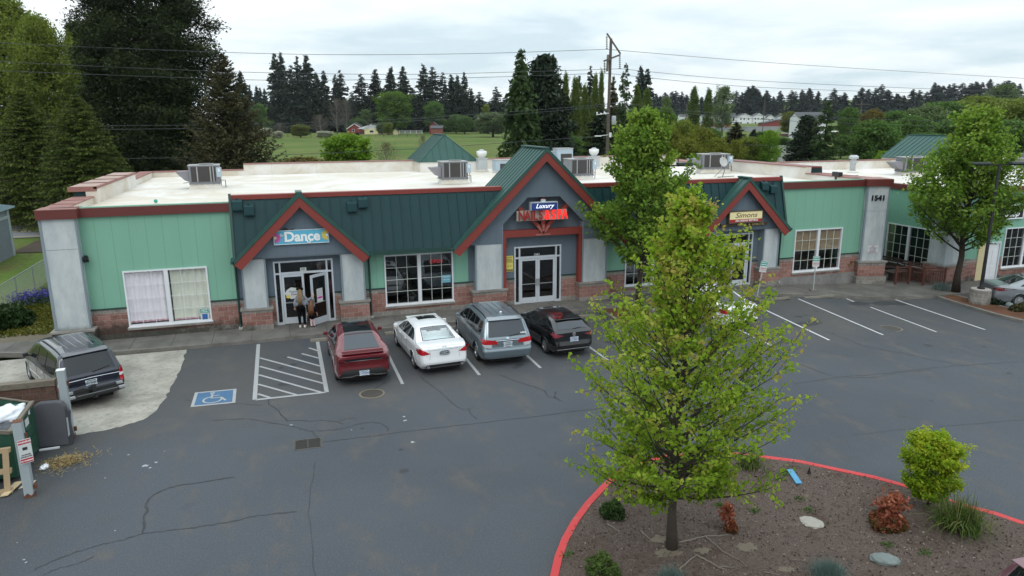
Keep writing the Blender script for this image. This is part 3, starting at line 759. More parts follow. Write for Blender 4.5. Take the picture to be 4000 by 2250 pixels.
cracks=[
 (Z8,[(280,1400),(420,1330),(600,1260),(800,1200),(980,1160),(1150,1105),(1300,1090),(1449,1070),(1650,1050),(1850,1010),(2100,960),(2400,930)],.07),
 (Z8,[(1150,1105),(1165,1000),(1185,920),(1180,870),(1210,820),(1270,780),(1340,745),(1449,715),(1700,680),(1900,650)],.09),
 (Z8,[(350,1440),(460,1390),(600,1360),(760,1290)],.045),
 (A7_,[(-500,900),(-250,945),(-50,945),(130,950),(350,965)],.05),(A7_,[(440,960),(530,1010),(590,1080),(650,1140),(760,1135),(900,1145),(1040,1135),(1180,1150),(1285,1180)],.07),
 (A7_,[(-200,1135),(0,1125),(210,1120),(350,1140),(450,1170),(620,1190),(760,1215),(850,1250),(930,1260),(975,1320),(990,1345)],.06),
 (A7_,[(980,1255),(1150,1248),(1310,1220),(1400,1195),(1500,1165),(1600,1155),(1720,1180),(1775,1220),(1785,1260)],.055),
 (A7_,[(1020,1385),(1350,1345),(1700,1300),(2000,1262),(2300,1225),(2700,1180),(3200,1120),(3700,1060),(4300,985)],.06),
 (A7_,[(1240,1145),(1300,1120),(1420,1110)],.045),(A7_,[(1620,785),(1690,740),(1800,690),(1800,600)],.07),(A7_,[(430,960),(440,900),(470,880)],.05),
 (A7_,[(2150,650),(2280,740),(2420,850),(2560,980),(2620,1010),(2690,1010),(2760,980)],.05),(A7_,[(2690,1010),(2720,1060),(2780,1120)],.06),
 (A7_,[(3050,620),(3250,700),(3450,760),(3550,800),(3600,870),(3700,880)],.05),(A7_,[(3690,810),(3660,870),(3750,920)],.07),
 (A8_,[(450,1000),(700,965),(900,940),(1200,915),(1500,880),(1800,850),(2100,830),(2452,808)],.05),(A8_,[(900,950),(1150,945),(1350,905),(1650,880)],.03),
 (A8_,[(500,830),(650,890),(820,945)],.045),(A8_,[(250,720),(360,780)],.08),(A8_,[(960,1449),(1350,1405),(1700,1375),(2000,1350),(2452,1315)],.03),
 (A8_,[(700,540),(900,610),(1050,670),(1300,720),(1650,790),(1900,840)],.035),(A8_,[(660,710),(800,740),(980,765)],.025),
 (A7_,[(950,1600),(880,2200),(960,2900),(1040,3700)],.03),
]
for reg,pts,wd in cracks:
    P_=px(reg,pts);n=len(P_);q=[]
    for i in range(n-1):
        for k in range(6):
            p=P_[i].lerp(P_[i+1],k/6);q.append((p.x+rg.uniform(-.03,.03),p.y+rg.uniform(-.03,.03)))
    q.append((P_[-1].x,P_[-1].y))
    ribbon('crack_seal',q,[.8*wd*rg.uniform(.3,1.) for _ in q],TAR,.004)
PAINT=mat('worn_white_paint',(.40,.40,.405),.8,var=.2,scale=4,fine=.6);PAINT2=mat('fresh_white_paint',(.56,.56,.57),.8,var=.1,scale=4,fine=.2);BLUEP=mat('worn_blue_paint',(.065,.155,.28),.85,var=.3,scale=3,fine=.6)
def line(a,b,wd,m=PAINT,dz=.009):ribbon('parking_line',[a,b],wd,m,dz,sub=8)
# hatched aisle
line((-1.25,-2.2),(-1.25,-8.46),.14);line((1.06,-2.66),(1.03,-8.55),.14)
c1,c2=px(A7_,[(285,905),(1080,820)]);line((c1.x,c1.y),(c2.x,c2.y),.13)
for a,b in (((330,430),(1050,625)),((330,527),(1060,722)),((320,622),(1030,822)),((310,728),(750,850)),((310,838),(460,885)),((645,420),(1020,525)),((808,382),(1005,435)),((888,317),(990,350))):
    p,q=px(A7_,[a,b]);line((p.x,p.y),(q.x,q.y),.10,dz=.0095)
for x in (3.57,6.32,8.64,11.35):line((x,-3.6),(x,-8.6),.11)
line((13.5,-5.0),(13.55,-8.5),.11)
for a,b in (((485,262),(1225,577)),((1115,335),(1690,551)),((872,247),(970,287)),((1268,248),(2112,531)),((170,345),(757,623)),((-300,400),(250,668))):
    p,q=px(A8_,[a,b]);line((p.x,p.y),(q.x,q.y),.10,PAINT2)
# wheelchair bay symbol
w=MB()
sheet('bay_symbol',[(-3.17,-7.15),(-1.86,-7.22),(-1.84,-8.53),(-3.18,-8.46)],PAINT,.008);sheet('bay_symbol',[(-3.07,-7.25),(-1.96,-7.31),(-1.94,-8.42),(-3.08,-8.36)],BLUEP,.012)
def arc(cx,cy,r,a0,a1,n=18):return [(cx+r*math.cos(R(a0+(a1-a0)*i/n)),cy+r*math.sin(R(a0+(a1-a0)*i/n))) for i in range(n+1)]
ribbon('bay_symbol',arc(-2.56,-8.03,.28,100,385),.065,PAINT,.016);ribbon('bay_symbol',[(-2.6,-7.52),(-2.6,-7.88),(-2.3,-7.90),(-2.15,-8.22)],.075,PAINT,.017);ribbon('bay_symbol',[(-2.6,-7.68),(-2.36,-7.68)],.06,PAINT,.0175)
ribbon('bay_symbol',arc(-2.6,-7.42,.05,0,350),.06,PAINT,.018)
# worn patches of oil and bitumen
for (a,b,r1,r2,an) in ((1020,303,.7,.42,0),(1230,300,.75,.45,-8),(1370,300,.7,.42,-5),(560,480,.9,.35,-25),(420,632,.5,.2,-5)):
    p=px(A8_,[(a,b)])[0];sheet('oil_patch',[(p.x+r1*math.cos(t)*rg.uniform(.8,1.1),p.y+r2*math.sin(t)*rg.uniform(.8,1.1)+.1*math.cos(t)) for t in np.linspace(0,6.2,26)],mat('oil_stain',(.032,.033,.036),.75,var=.25,scale=4),.0035,grid=.25)
# bird lime and gum marks
for (u,v,r) in ((195,1318,.05),(210,1340,.06),(1040,470,.07),(850,658,.05),(1180,560,.16),(1265,530,.11),(1215,575,.08),(930,1085,.04),(1330,440,.04),(140,1180,.03)):
    p=px(Z8,[(u,v)])[0];sheet('pale_spot',[(p.x+.6*r*rg.uniform(.3,1.2)*math.cos(t),p.y+.6*r*rg.uniform(.3,1.)*math.sin(t)) for t in np.linspace(0,6,11)],mat('pale_spot',(.34,.35,.36),.8,var=.25,scale=9),.0055)
for (u,v,r) in ((1965,1095,.10),(1975,1140,.12),(2065,1382,.13),(1370,1245,.05),(690,1190,.1)):
    p=px(A7_,[(u,v)])[0];sheet('pale_spot',[(p.x+.6*r*rg.uniform(.3,1.2)*math.cos(t),p.y+.6*r*rg.uniform(.3,1.)*math.sin(t)) for t in np.linspace(0,6,11)],MATS['pale_spot'],.0055)
# oil drips where cars have stood
for q in range(46):
    x,y=rg.choice([4.95,7.5,10.,12.4,-.1,19.5,22,24.4,26.6,28.5,2.4])+rg.gauss(0,.45),rg.uniform(-8.8,-4.2) if q % 3 else rg.uniform(-16,-10);r=abs(rg.gauss(0,.12))+.05
    if math.hypot(x-.25,y+12.4)<1.3:continue
    sheet('oil_patch',[(x+r*rg.uniform(.5,1.2)*math.cos(t),y+r*rg.uniform(.5,1.2)*math.sin(t)) for t in np.linspace(0,5.9,13)],MATS['oil_stain'],.0033,grid=.25)
# ------------------------------------------------------------------ vehicles
def interp(tab,x):
    xs=[a for a,_ in tab];ys=[b for _,b in tab];return float(np.interp(x,xs,ys))
TYRE=mat('tyre_rubber',(.018,.018,.018),.85);RIM=mat('alloy_rim',(.42,.43,.45),.3,.7,var=.05);RIMD=mat('dark_alloy_rim',(.06,.06,.065),.35,.6)
WELL=mat('wheel_well',(.008,.008,.008),.95);TRIM=mat('black_trim',(.016,.016,.017),.5);CHROME=mat('chrome',(.62,.63,.65),.15,.9)
TINT=NT('privacy_glass');TINT.bsdf((.010,.012,.014),.03,0,None,.6);TINT=TINT.m
TINTG=NT('smoky_glass');TINTG.bsdf((.035,.042,.052),.05,0,None,.6);TINTG=TINTG.m
REDL=mat('red_lamp',(.42,.012,.018),.12,var=.2,scale=6);REDD=mat('dark_red_lamp',(.14,.012,.018),.15,var=.2,scale=6);WHL=mat('white_lamp',(.7,.7,.7),.15)
PLATE=mat('plate_white',(.62,.68,.74),.5,var=.08,scale=8);PLTX=mat('plate_blue_ink',(.03,.07,.2),.6)
def loft(spec):
    """body shell: stations along x (nose +x), ring from keel over the shoulder to the roof centre, both ends closed, then relaxed"""
    Lr,Lf=spec['rear'],spec['nose'];Wd=spec['w']
    xs=np.unique(np.concatenate([np.linspace(Lr,Lr+.9,40),np.linspace(Lr+.9,Lf-.7,70),np.linspace(Lf-.7,Lf,26)]))
    seg=[5,3,8,6,4,10,8,8];V=[];rows=[]
    for x in xs:
        zb,zs,zt=interp(spec['bot'],x),interp(spec['belt'],x),interp(spec['top'],x)
        w=Wd*interp(spec['plan'],x);zt=max(zt,zs+.01);g=zt-zs
        k=min(1,g/.35);tum=spec.get('tumble',.42)
        wt=w*.965-tum*g*(1 if g>.1 else .6)
        zm=zb+.45*(zs-zb)
        P=[(0,zb),(w*.84,zb),(w*.955,zb+.07),(w*1.0,zm),(w*.992,zs-.07),(w*.962,zs),(wt+.012,zt-.085*k-.012),(wt*.80,zt-.018*k-.004),(0,zt)]
        row=[]
        for i,n in enumerate(seg):
            for q in range(n):t=q/n;row.append((x,P[i][0]*(1-t)+P[i+1][0]*t,P[i][1]*(1-t)+P[i+1][1]*t))
        row.append((x,0,P[-1][1]));rows.append(row)
    m=len(rows[0]);nS=len(xs)
    V=np.array(rows)                                   # nS x m x 3
    full=np.concatenate([V,V[:,-2:0:-1]*np.array([1,-1,1])],1)   # mirrored, closed ring
    mm=full.shape[1];v=full.reshape(-1,3).copy()
    faces=[(i*mm+j,i*mm+(j+1)% mm,(i+1)*mm+(j+1)% mm,(i+1)*mm+j) for i in range(nS-1) for j in range(mm)]
    extra=[]
    for i0 in (0,nS-1):                                  # end caps: grids between left and right halves
        nk=12;grid=[]
        for j in range(1,m-1):
            a,b=full[i0,j],full[i0,mm-j];r_=[i0*mm+j]
            for k in range(1,nk):r_.append(len(v)+len(extra));extra.append(a+(b-a)*k/nk)
            r_.append(i0*mm+mm-j);grid.append(r_)
        for a,b in zip(grid[:-1],grid[1:]):
            for k in range(nk):faces.append((a[k],a[k+1],b[k+1],b[k]))
        a=grid[0];faces.append(tuple([i0*mm]+a));a=grid[-1];faces.append(tuple([i0*mm+m-1]+a))
    v=np.concatenate([v,np.array(extra)])
    # relax: rounds every corner
    E_=set()
    for f in faces:
        for a,b in zip(f,f[1:]+f[:1]):E_.add((min(a,b),max(a,b)))
    E_=np.array(list(E_));deg=np.bincount(E_.ravel(),minlength=len(v))[:,None]
    for it in range(spec.get('relax',5)):
        s=np.zeros_like(v);np.add.at(s,E_[:,0],v[E_[:,1]]);np.add.at(s,E_[:,1],v[E_[:,0]])
        v+=.5*(s/np.maximum(deg,1)-v)
    # tail and nose lean: bumper stands out below, hatch falls away above
    for prof,sgn in ((spec.get('tail'),-1),(spec.get('front'),1)):
        if prof:
            e=Lr if sgn<0 else Lf
            t=np.clip(1-np.abs(v[:,0]-e)/.6,0,1);v[:,0]+=sgn*np.interp(v[:,2],[a for a,_ in prof],[b for _,b in prof])*t
    # wheel arches
    ar=spec.get('arch',.37);keep=[]
    for f in faces:
        c=v[list(f)].mean(0);ok=True
        for wx in spec['wheels']:
            if abs(c[1])>Wd*.60 and math.hypot(c[0]-wx,c[2]-spec['wr'])<ar:ok=False
        if ok:keep.append(f)
    return v,keep
class Car:
    def __init__(s,spec,name,label,paint,cat='car',loc=(0,0,0),heading=0,glass=None,group=None):
        s.sp=spec;s.root=thing(name,label,cat,loc,heading,group)
        v,f=loft(spec)
        me=bpy.data.meshes.new('body');me.from_pydata([tuple(p) for p in v],[],f);me.materials.append(paint)
        bm=bmesh.new();bm.from_mesh(me);bmesh.ops.recalc_face_normals(bm,faces=bm.faces);bm.to_mesh(me);bm.free()
        me.polygons.foreach_set('use_smooth',[True]*len(me.polygons));me.update()
        s.body=link_mesh('body',me,s.root);s.paint=paint;s.glass=glass or TINT
        s.tree=BVHTree.FromPolygons([tuple(p) for p in v],f)
        W_=spec['w'];r=spec['wr']
        ins=MB();ins.box(spec['rear']+.25,spec['nose']-.25,-W_*.62,W_*.62,.13,spec['wr']+.42);ins.build('underbody',WELL,s.root)
        for wx in spec['wheels']:
            for sd in (-1,1):s.wheel(wx,sd)
    def wheel(s,wx,sd):
        r=s.sp['wr'];W_=s.sp['w'];y1=W_*.965;y0=y1-.22
        p=[(r-.045,0),(r-.01,.02),(r,.06),(r,.17),(r-.012,.205),(r-.05,.225),(r-.12,.22),(r-.12,.05)]
        w=MB();w.lathe([(a,b) for a,b in p],28,axis='z')
        Mx=Matrix.Translation((wx,sd*y0,r))@ Matrix.Rotation(-sd*math.pi/2,4,'X')
        t=MB();t.add(w,Mx);o=t.build('wheel',TYRE,s.root,True)
        q=MB();ri=r-.115
        q.lathe([(ri+.012,.17),(ri+.012,.21),(ri-.015,.212),(ri-.03,.15)],28)
        for k in range(s.sp.get('spokes',5)*2):
            a=2*math.pi*(k//2)/s.sp.get('spokes',5)+(.13 if k % 2 else -.13)
            q.bar((.03*math.cos(a),.03*math.sin(a),.20),(ri*math.cos(a*1+.0),ri*math.sin(a),.195),.045,.03,(0,0,1))
        q.lathe([(.06,.17),(.06,.215),(.04,.222)],12)
        t=MB();t.add(q,Mx);t.build('rim',s.sp.get('rim',RIM),o)
        q=MB();q.lathe([(ri,.10),(ri,.11)],24);t=MB();t.add(q,Mx);t.build('brake_disc',WELL,o)
        # arch lip
        a=s.sp.get('arch',.37);pts=[]
        for i in range(21):
            th=math.pi*(-.08+1.16*i/20);h=s.hit_side(wx+a*math.cos(th),max(.17,r+a*math.sin(th)),sd)
            if h:pts.append(h)
        if len(pts)>4:
            l=MB();l.tube(pts,s.sp.get('lip',.014),6);l.build('arch_lip',s.sp.get('lipmat') or s.paint,s.root,True)
    # ---- projecting details on the shell
    def cast(s,o,d):
        h=s.tree.ray_cast(Vector(o),Vector(d));return h[0],h[1]
    def hit_side(s,x,z,sd):
        p,n=s.cast((x,sd*3,z),(0,-sd,0));return p
    def patch(s,name,poly,m,mode,off=.006,step=.05,parent=None,sd=1,thick=.0,smooth=True):
        """poly in (x,z) [side], (y,z) [rear/front] or (x,y) [top] laid on the shell"""
        V=[Vector(p) for p in poly];n=len(V);B_=[]
        for i in range(n):
            a,b=V[i],V[(i+1)% n];k=max(1,int((b-a).length/step))
            for q in range(k):B_.append(a.lerp(b,q/k))
        xs=[p.x for p in V];ys=[p.y for p in V];I=[]
        gx_,gy_=np.arange(min(xs)+step*.5,max(xs),step),np.arange(min(ys)+step*.5,max(ys),step)
        for a in gx_:
            for b in gy_:
                q=Vector((a,b))
                if min((q-c).length for c in B_)>step*.4:I.append(q)
        nb=len(B_)
        vv,ee,ff,*_=geometry.delaunay_2d_cdt(B_+I,[(i,(i+1)% nb) for i in range(nb)],[list(range(nb))],1,1e-5)
        w=MB();last=None
        for p in vv:
            if mode=='side':h,nn=s.cast((p.x,sd*3,p.y),(0,-sd,0));fb=Vector((p.x,sd*s.sp['w']*.9,p.y))
            elif mode=='rear':h,nn=s.cast((-5,p.x,p.y),(1,0,0));fb=Vector((s.sp['rear'],p.x,p.y))
            elif mode=='front':h,nn=s.cast((5,p.x,p.y),(-1,0,0));fb=Vector((s.sp['nose'],p.x,p.y))
            else:h,nn=s.cast((p.x,p.y,4),(0,0,-1));fb=Vector((p.x,p.y,1))
            if h is None:h,nn=fb,Vector((0,0,1))
            if mode=='side' and nn.y*sd<0 or mode=='rear' and nn.x>0 or mode=='top' and nn.z<0:nn=-nn
            w.v.append(tuple(h+nn*off))
        w.f=[tuple(f) for f in ff];w.m=[0]*len(ff)
        return w.build(name,m,parent or s.body,smooth)
    def strip(s,name,pts,wd,m,mode,off=.007,parent=None,sd=1):
        q=[]
        for a,b in zip(pts[:-1],pts[1:]):
            k=max(1,int(math.dist(a,b)/.06));q+=[(a[0]+(b[0]-a[0])*i/k,a[1]+(b[1]-a[1])*i/k) for i in range(k)]
        q.append(pts[-1]);H_=[]
        for p in q:
            if mode=='side':h,nn=s.cast((p[0],sd*3,p[1]),(0,-sd,0))
            elif mode=='rear':h,nn=s.cast((-5,p[0],p[1]),(1,0,0))
            else:h,nn=s.cast((p[0],p[1],4),(0,0,-1))
            if h is not None:H_.append(h)
        if len(H_)>1:w=MB();w.tube(H_,wd/2,5);return w.build(name,m,parent or s.body,True)
    def both(s,name,poly,m,mode,**k):
        if mode=='side':
            for sd in (1,-1):s.patch(name,poly,m,mode,sd=sd,**k)
        else:
            s.patch(name,poly,m,mode,**k);s.patch(name,[(-a,b) for a,b in poly][::-1],m,mode,**k)
    def plate(s,txt,z,ink=None,y=0,col=None):
        h,n=s.cast((-5,y,z),(1,0,0));x=h.x-.02
        w=MB();w.box(x-.012,x+.02,y-.165,y+.165,z-.085,z+.085);o=w.build('number_plate',col or PLATE,s.root)
        ink=ink or PLTX
        Mx=Matrix.Translation((x-.014,y,z-.008))@ Matrix.Rotation(-math.pi/2,4,'Z')@ Matrix.Rotation(math.pi/2,4,'X')
        text('plate_number',txt,.105,ink,Mx,o,.001,off=.002,space=.95)
        w=MB();w.box(x-.0135,x-.012,y-.13,y+.13,z+.055,z+.078);w.box(x-.0135,x-.012,y-.10,y+.10,z-.078,z-.066);w.build('plate_band',ink,o)
    def mirror(s,x,z,m=None):
        for sd in (1,-1):
            y=s.hit_side(x,z-.02,sd)
            if y is None:continue
            y=y.y
            w=MB();w.bar((x,y-sd*.02,z),(x-.02,y+sd*.08,z+.02),.06,.04)
            w.prism([(-.09,-.06),(.07,-.07),(.10,.0),(.06,.085),(-.08,.08)],lambda a,b,d:(x-.02+a*.7+abs(d)*.0,y+sd*d,z+.05+b*.9),.04,.20)
            w.build('wing_mirror',m or s.paint,s.root,bevel=.02)
    def handles(s,pts,m=None):
        for x,z in pts:
            for sd in (1,-1):
                h=s.hit_side(x,z,sd)
                w=MB();w.bar(h+Vector((-.10,sd*.02,0)),h+Vector((.10,sd*.02,0)),.025,.03);w.build('door_handle',m or s.paint,s.root,bevel=.008)
    def seams(s,lines,mode='side'):
        for l in lines:
            for sd in ((1,-1) if mode=='side' else (1,)):s.strip('panel_seam',l,.010,TRIM,mode,off=0,sd=sd)
    def wiper(s,p,q):
        a,n1=s.cast((-5,p[0],p[1]),(1,0,0));b,n2=s.cast((-5,q[0],q[1]),(1,0,0))
        w=MB();w.bar(a+Vector((-.025,0,0)),b+Vector((-.025,0,0)),.022,.02);w.build('rear_wiper',TRIM,s.root)
    def rails(s,x0,x1,y,m=None,lift=.05):
        for sd in (1,-1):
            w=MB();pts=[]
            for i in range(9):
                x=x0+(x1-x0)*i/8;h,n=s.cast((x,sd*y,4),(0,0,-1));pts.append(h+Vector((0,0,lift*min(1,min(i,8-i)/1.2)+.006)))
            w.tube(pts,.022,8);w.build('roof_rail',m or TRIM,s.root,True)
def hatch_spec(**k):return k
# ---- long minivan (navy, with hitch rack) ------------------------------------------------
VAN=dict(w=.985,rear=-2.52,nose=2.58,wr=.345,arch=.405,wheels=(-1.48,1.60),spokes=5,tumble=.30,relax=4,
  bot=[(-2.52,.32),(-2.2,.19),(2.1,.18),(2.58,.3)],
  belt=[(-2.52,1.02),(-2.3,1.06),(1.2,.98),(1.9,.90),(2.4,.80),(2.58,.62)],
  top=[(-2.52,1.03),(-2.48,1.12),(-2.14,1.70),(-2.0,1.765),(-1.2,1.79),(.2,1.76),(.75,1.66),(1.62,1.10),(2.3,.90),(2.58,.64)],
  plan=[(-2.52,.90),(-2.40,.965),(-2.1,1.),(1.6,1.),(2.2,.93),(2.58,.72)],tail=[(.2,.0),(.42,.05),(.62,.06),(.72,.0),(1.1,.0)],front=[(.3,.04),(.7,0)])
WSIDE=[(-2.02,1.12),(-2.0,1.58),(-1.9,1.62),(.05,1.60),(.55,1.52),(1.28,1.10),(1.2,1.05)]
def van(name,label,paint,loc,head,plate,z_lights,silver=False):
    c=Car(VAN,name,label,paint,'minivan',loc,head)
    for a,b in ((-2.0,-.98),(-.90,.02),(.10,1.18)):
        def top(x):return 1.60 if x<.05 else 1.60-(x-.05)*.20 if x<.55 else 1.50-(x-.55)*.56
        n=7;poly=[(a,1.10),(b,1.07 if b<1 else 1.06)]+[(b-(b-a)*i/n,max(1.09,top(b-(b-a)*i/n))) for i in range(n+1)]
        c.both('side_window',poly,TINT,'side')
    c.patch('rear_window',[(-.72,1.12),(.72,1.12),(.64,1.60),(.5,1.64),(-.5,1.64),(-.64,1.60)],TINT if not silver else TINTG,'rear')
    c.patch('windshield',[(.72,-.66),(1.55,-.74),(1.55,.74),(.72,.66)],TINT,'top')
    c.mirror(1.10,1.06,TRIM if not silver else paint);c.handles([(-.78,.93),(.28,.93)],CHROME if not silver else None)
    c.seams([[(.06,.35),(.06,1.05),(.06,1.6)],[(-.94,.35),(-.94,1.6)],[(1.2,.35),(1.22,1.02)],[(-2.05,.98),(-.95,.98)]])
    c.strip('panel_seam',[(-.78,.70),(-.80,1.10),(-.70,1.66),(.70,1.66),(.80,1.10),(.78,.70),(-.78,.70)],.012,TRIM,'rear')
    c.rails(-1.9,.2,.66,TRIM,.045)
    w=MB()
    for y in (-.36,-.12,.12,.36):w.bar((-1.7,y,1.792),(.1,y,1.775),.018,.012)
    w.build('roof_rib',paint if silver else CHROME,c.root)
    # spoiler lip over the rear window
    w=MB();h,_=c.cast((-5,0,1.68),(1,0,0))
    w.prism([(h.x+.22,1.755),(h.x-.10,1.70),(h.x-.08,1.665),(h.x+.1,1.66)],lambda a,b,d:(a,d,b),-.66,.66);w.build('spoiler',paint,c.root,bevel=.015)
    return c
NAVY=m_paint('navy_metallic_paint',(.010,.012,.027),.2,.25)
V1=van('parked_minivan','dark navy minivan with rear hitch rack, parked on the pale concrete pad',NAVY,(-7.22,-5.08,.01),R(90+27),'BRF8481',0)
V1.both('tail_lamp',[(.80,.66),(.93,.66),(.93,1.12),(.84,1.12),(.78,.95)],REDL,'rear')
V1.both('tail_lamp',[(.79,.82),(.93,.82),(.93,.92),(.79,.92)],WHL,'rear',off=.009)
V1.strip('chrome_strip',[(-.82,.93),(0,.955),(.82,.93)],.032,CHROME,'rear');V1.plate('BRF8481',.80,mat('plate_dark_ink',(.02,.03,.03),.6),y=.04)
V1.wiper((-.05,1.12),(-.55,1.2))
V1.strip('side_moulding',[(-1.05,.62),(1.15,.60)],.03,CHROME,'side')
w=MB()      # folded hitch bicycle rack
for q,(x,z) in enumerate(((-2.68,.60),(-2.90,.52))):
    w.tube([(x,-.78,z),(x,.78,z)],.045,8)
    w.bar((x,-.72,z+.03),(x,.72,z+.03),.10,.03)
w.bar((-2.4,.05,.42),(-3.0,.05,.45),.07,.07);w.bar((-2.80,.05,.36),(-2.80,.05,.80),.10,.12);w.bar((-2.80,-.05,.60),(-2.80,.36,.74),.04,.04);w.bar((-2.80,.36,.74),(-2.80,.62,.70),.04,.05)
w.build('hitch_rack',TRIM,V1.root,bevel=.008)
w=MB()
for x,z in ((-2.68,.64),(-2.90,.56)):
    for s_ in (-1,1):w.bar((x-.02,s_*.80,z),(x-.02,s_*.62,z),.10,.07)
w.bar((-2.92,-.60,.56),(-2.92,.55,.56),.015,.02);w.build('rack_strap',mat('grey_strap',(.30,.31,.32),.5),V1.root,bevel=.006)
SLV=m_paint('blue_silver_paint',(.20,.245,.275),.55,.3)
V2=van('parked_minivan','blue-grey silver minivan with black roof rails, between the white sedan and the black hatchback',SLV,(7.62,-5.46,.01),R(90-.8),'CLB0501',0,True)
V2.both('tail_lamp',[(.40,.86),(.93,.88),(.95,1.04),(.82,1.06),(.40,.99)],REDL,'rear',off=.012)
V2.both('tail_lamp',[(.62,.74),(.86,.76),(.95,.88),(.6,.86)],mat('silver_lamp',(.5,.52,.55),.15),'rear',off=.010)
V2.strip('chrome_strip',[(-.45,.985),(.45,.985)],.035,CHROME,'rear');V2.plate('CLB0501',.84,MATS['plate_dark_ink'])
V2.wiper((-.05,1.13),(-.45,1.18));V2.patch('bumper',[(-.90,.34),(.90,.34),(.93,.52),(.80,.58),(-.80,.58),(-.93,.52)],m_paint('blue_silver_bumper',(.13,.165,.19),.4,.35),'rear',off=.012)
V2.patch('emblem',[(-.055,1.04),(.055,1.04),(.05,1.09),(-.05,1.09)],CHROME,'rear',off=.014,step=.03)
w=MB();h_,_=V2.cast((-5,-.62,1.20),(1,0,0))
text('window_sticker','HEX',.11,mat('sticker_white',(.8,.8,.8),.6),Matrix.Translation((h_.x-.012,-.62,1.19))@ Matrix.Rotation(-math.pi/2,4,'Z')@ Matrix.Rotation(math.pi/2-.35,4,'X'),V2.root,.002,off=.004)
w.lathe([(.05,0),(.05,.03),(.02,.05)],12,(-1.55,-.02,1.785));w.build('antenna_base',mat('white_plastic',(.75,.76,.77),.4),V2.root,True)
# ---- coupe-like crossover (red) -----------------------------------------------------------
XO=dict(w=.965,rear=-2.36,nose=2.38,wr=.36,arch=.40,wheels=(-1.44,1.45),spokes=5,rim=RIMD,tumble=.42,relax=5,lipmat=None,
  bot=[(-2.36,.36),(-2.1,.20),(2.0,.18),(2.38,.3)],
  belt=[(-2.36,1.06),(-1.9,1.10),(-1.2,1.02),(1.0,.94),(1.9,.80),(2.38,.56)],
  top=[(-2.36,1.08),(-2.26,1.14),(-2.05,1.20),(-1.1,1.54),(-.5,1.615),(.1,1.615),(.55,1.54),(1.35,1.02),(2.0,.86),(2.38,.58)],
  plan=[(-2.36,.84),(-2.22,.93),(-1.9,.99),(-1.4,1.),(1.5,.99),(2.1,.92),(2.38,.7)],tail=[(.3,.03),(.5,.06),(.75,.02),(.95,.05),(1.06,.04)],front=[(.3,.04),(.7,0)])
REDP=m_paint('deep_red_paint',(.135,.006,.011),.25,.25)
X1=Car(XO,'parked_crossover','deep red fastback crossover with black glass roof, beside the hatched bay',REDP,'car',(2.30,-5.94,.01),R(90.5))
X1.both('side_window',[(-1.55,1.12),(-.72,1.06),(-.70,1.42),(-.85,1.42),(-1.2,1.32)],TINT,'side');X1.both('side_window',[(-.66,1.06),(.12,1.02),(.12,1.45),(-.66,1.44)],TINT,'side');X1.both('side_window',[(.18,1.02),(1.05,.99),(.62,1.32),(.18,1.44)],TINT,'side')
X1.patch('rear_window',[(-2.02,-.60),(-1.2,-.50),(-1.2,.50),(-2.02,.60)],TINTG,'top',off=.008)
X1.patch('glass_roof',[(-1.17,-.50),(-.5,-.47),(.3,-.46),(.3,.46),(-.5,.47),(-1.17,.50)],TINT,'top',off=.009);X1.patch('windshield',[(.36,-.46),(.6,-.50),(1.3,-.62),(1.3,.62),(.6,.50),(.36,.46)],TINT,'top',off=.006)
X1.patch('lamp_bar',[(-.84,.92),(-.80,.985),(0,1.0),(.80,.985),(.84,.92),(.78,.88),(.6,.915),(0,.93),(-.6,.915),(-.78,.88)],mat('black_gloss',(.01,.01,.012),.12),'rear',off=.012)
X1.both('tail_lamp',[(.60,.925),(.84,.93),(.80,.98),(.60,.965)],REDD,'rear',off=.018)
X1.strip('lamp_strip',[(-.76,.90),(-.55,.915),(.55,.915),(.76,.90)],.018,mat('pale_strip',(.45,.42,.42),.3),'rear')
X1.patch('bumper',[(-.80,.36),(-.6,.33),(.6,.33),(.80,.36),(.72,.56),(.62,.60),(-.62,.60),(-.72,.56)],TRIM,'rear',off=.014);X1.strip('diffuser',[(-.75,.37),(-.4,.36),(-.3,.40),(.3,.40),(.4,.36),(.75,.37)],.05,mat('grey_plastic',(.09,.09,.09),.5),'rear')
w=MB();h,_=X1.cast((-2.2,0,4),(0,0,-1))
w.prism([(-2.1,h.z+.03),(-2.38,h.z+.015),(-2.38,h.z-.01),(-2.1,h.z-.04)],lambda a,b,d:(a,d,b),-.70,.70);w.build('spoiler',REDP,X1.root,bevel=.012)
X1.plate('CVI7045',.475,PLTX);X1.mirror(.86,1.0);X1.handles([(-.52,.93),(.42,.90)],None)
X1.seams([[(.15,.35),(.15,1.45)],[(-.70,.62),(-.69,1.4)],[(1.05,.35),(1.08,.97)]]);X1.strip('panel_seam',[(-.52,.62),(-.55,.90)],.012,TRIM,'rear');X1.strip('panel_seam',[(.52,.62),(.55,.90)],.012,TRIM,'rear');X1.strip('panel_seam',[(-.8,.62),(.8,.62)],.012,TRIM,'rear')
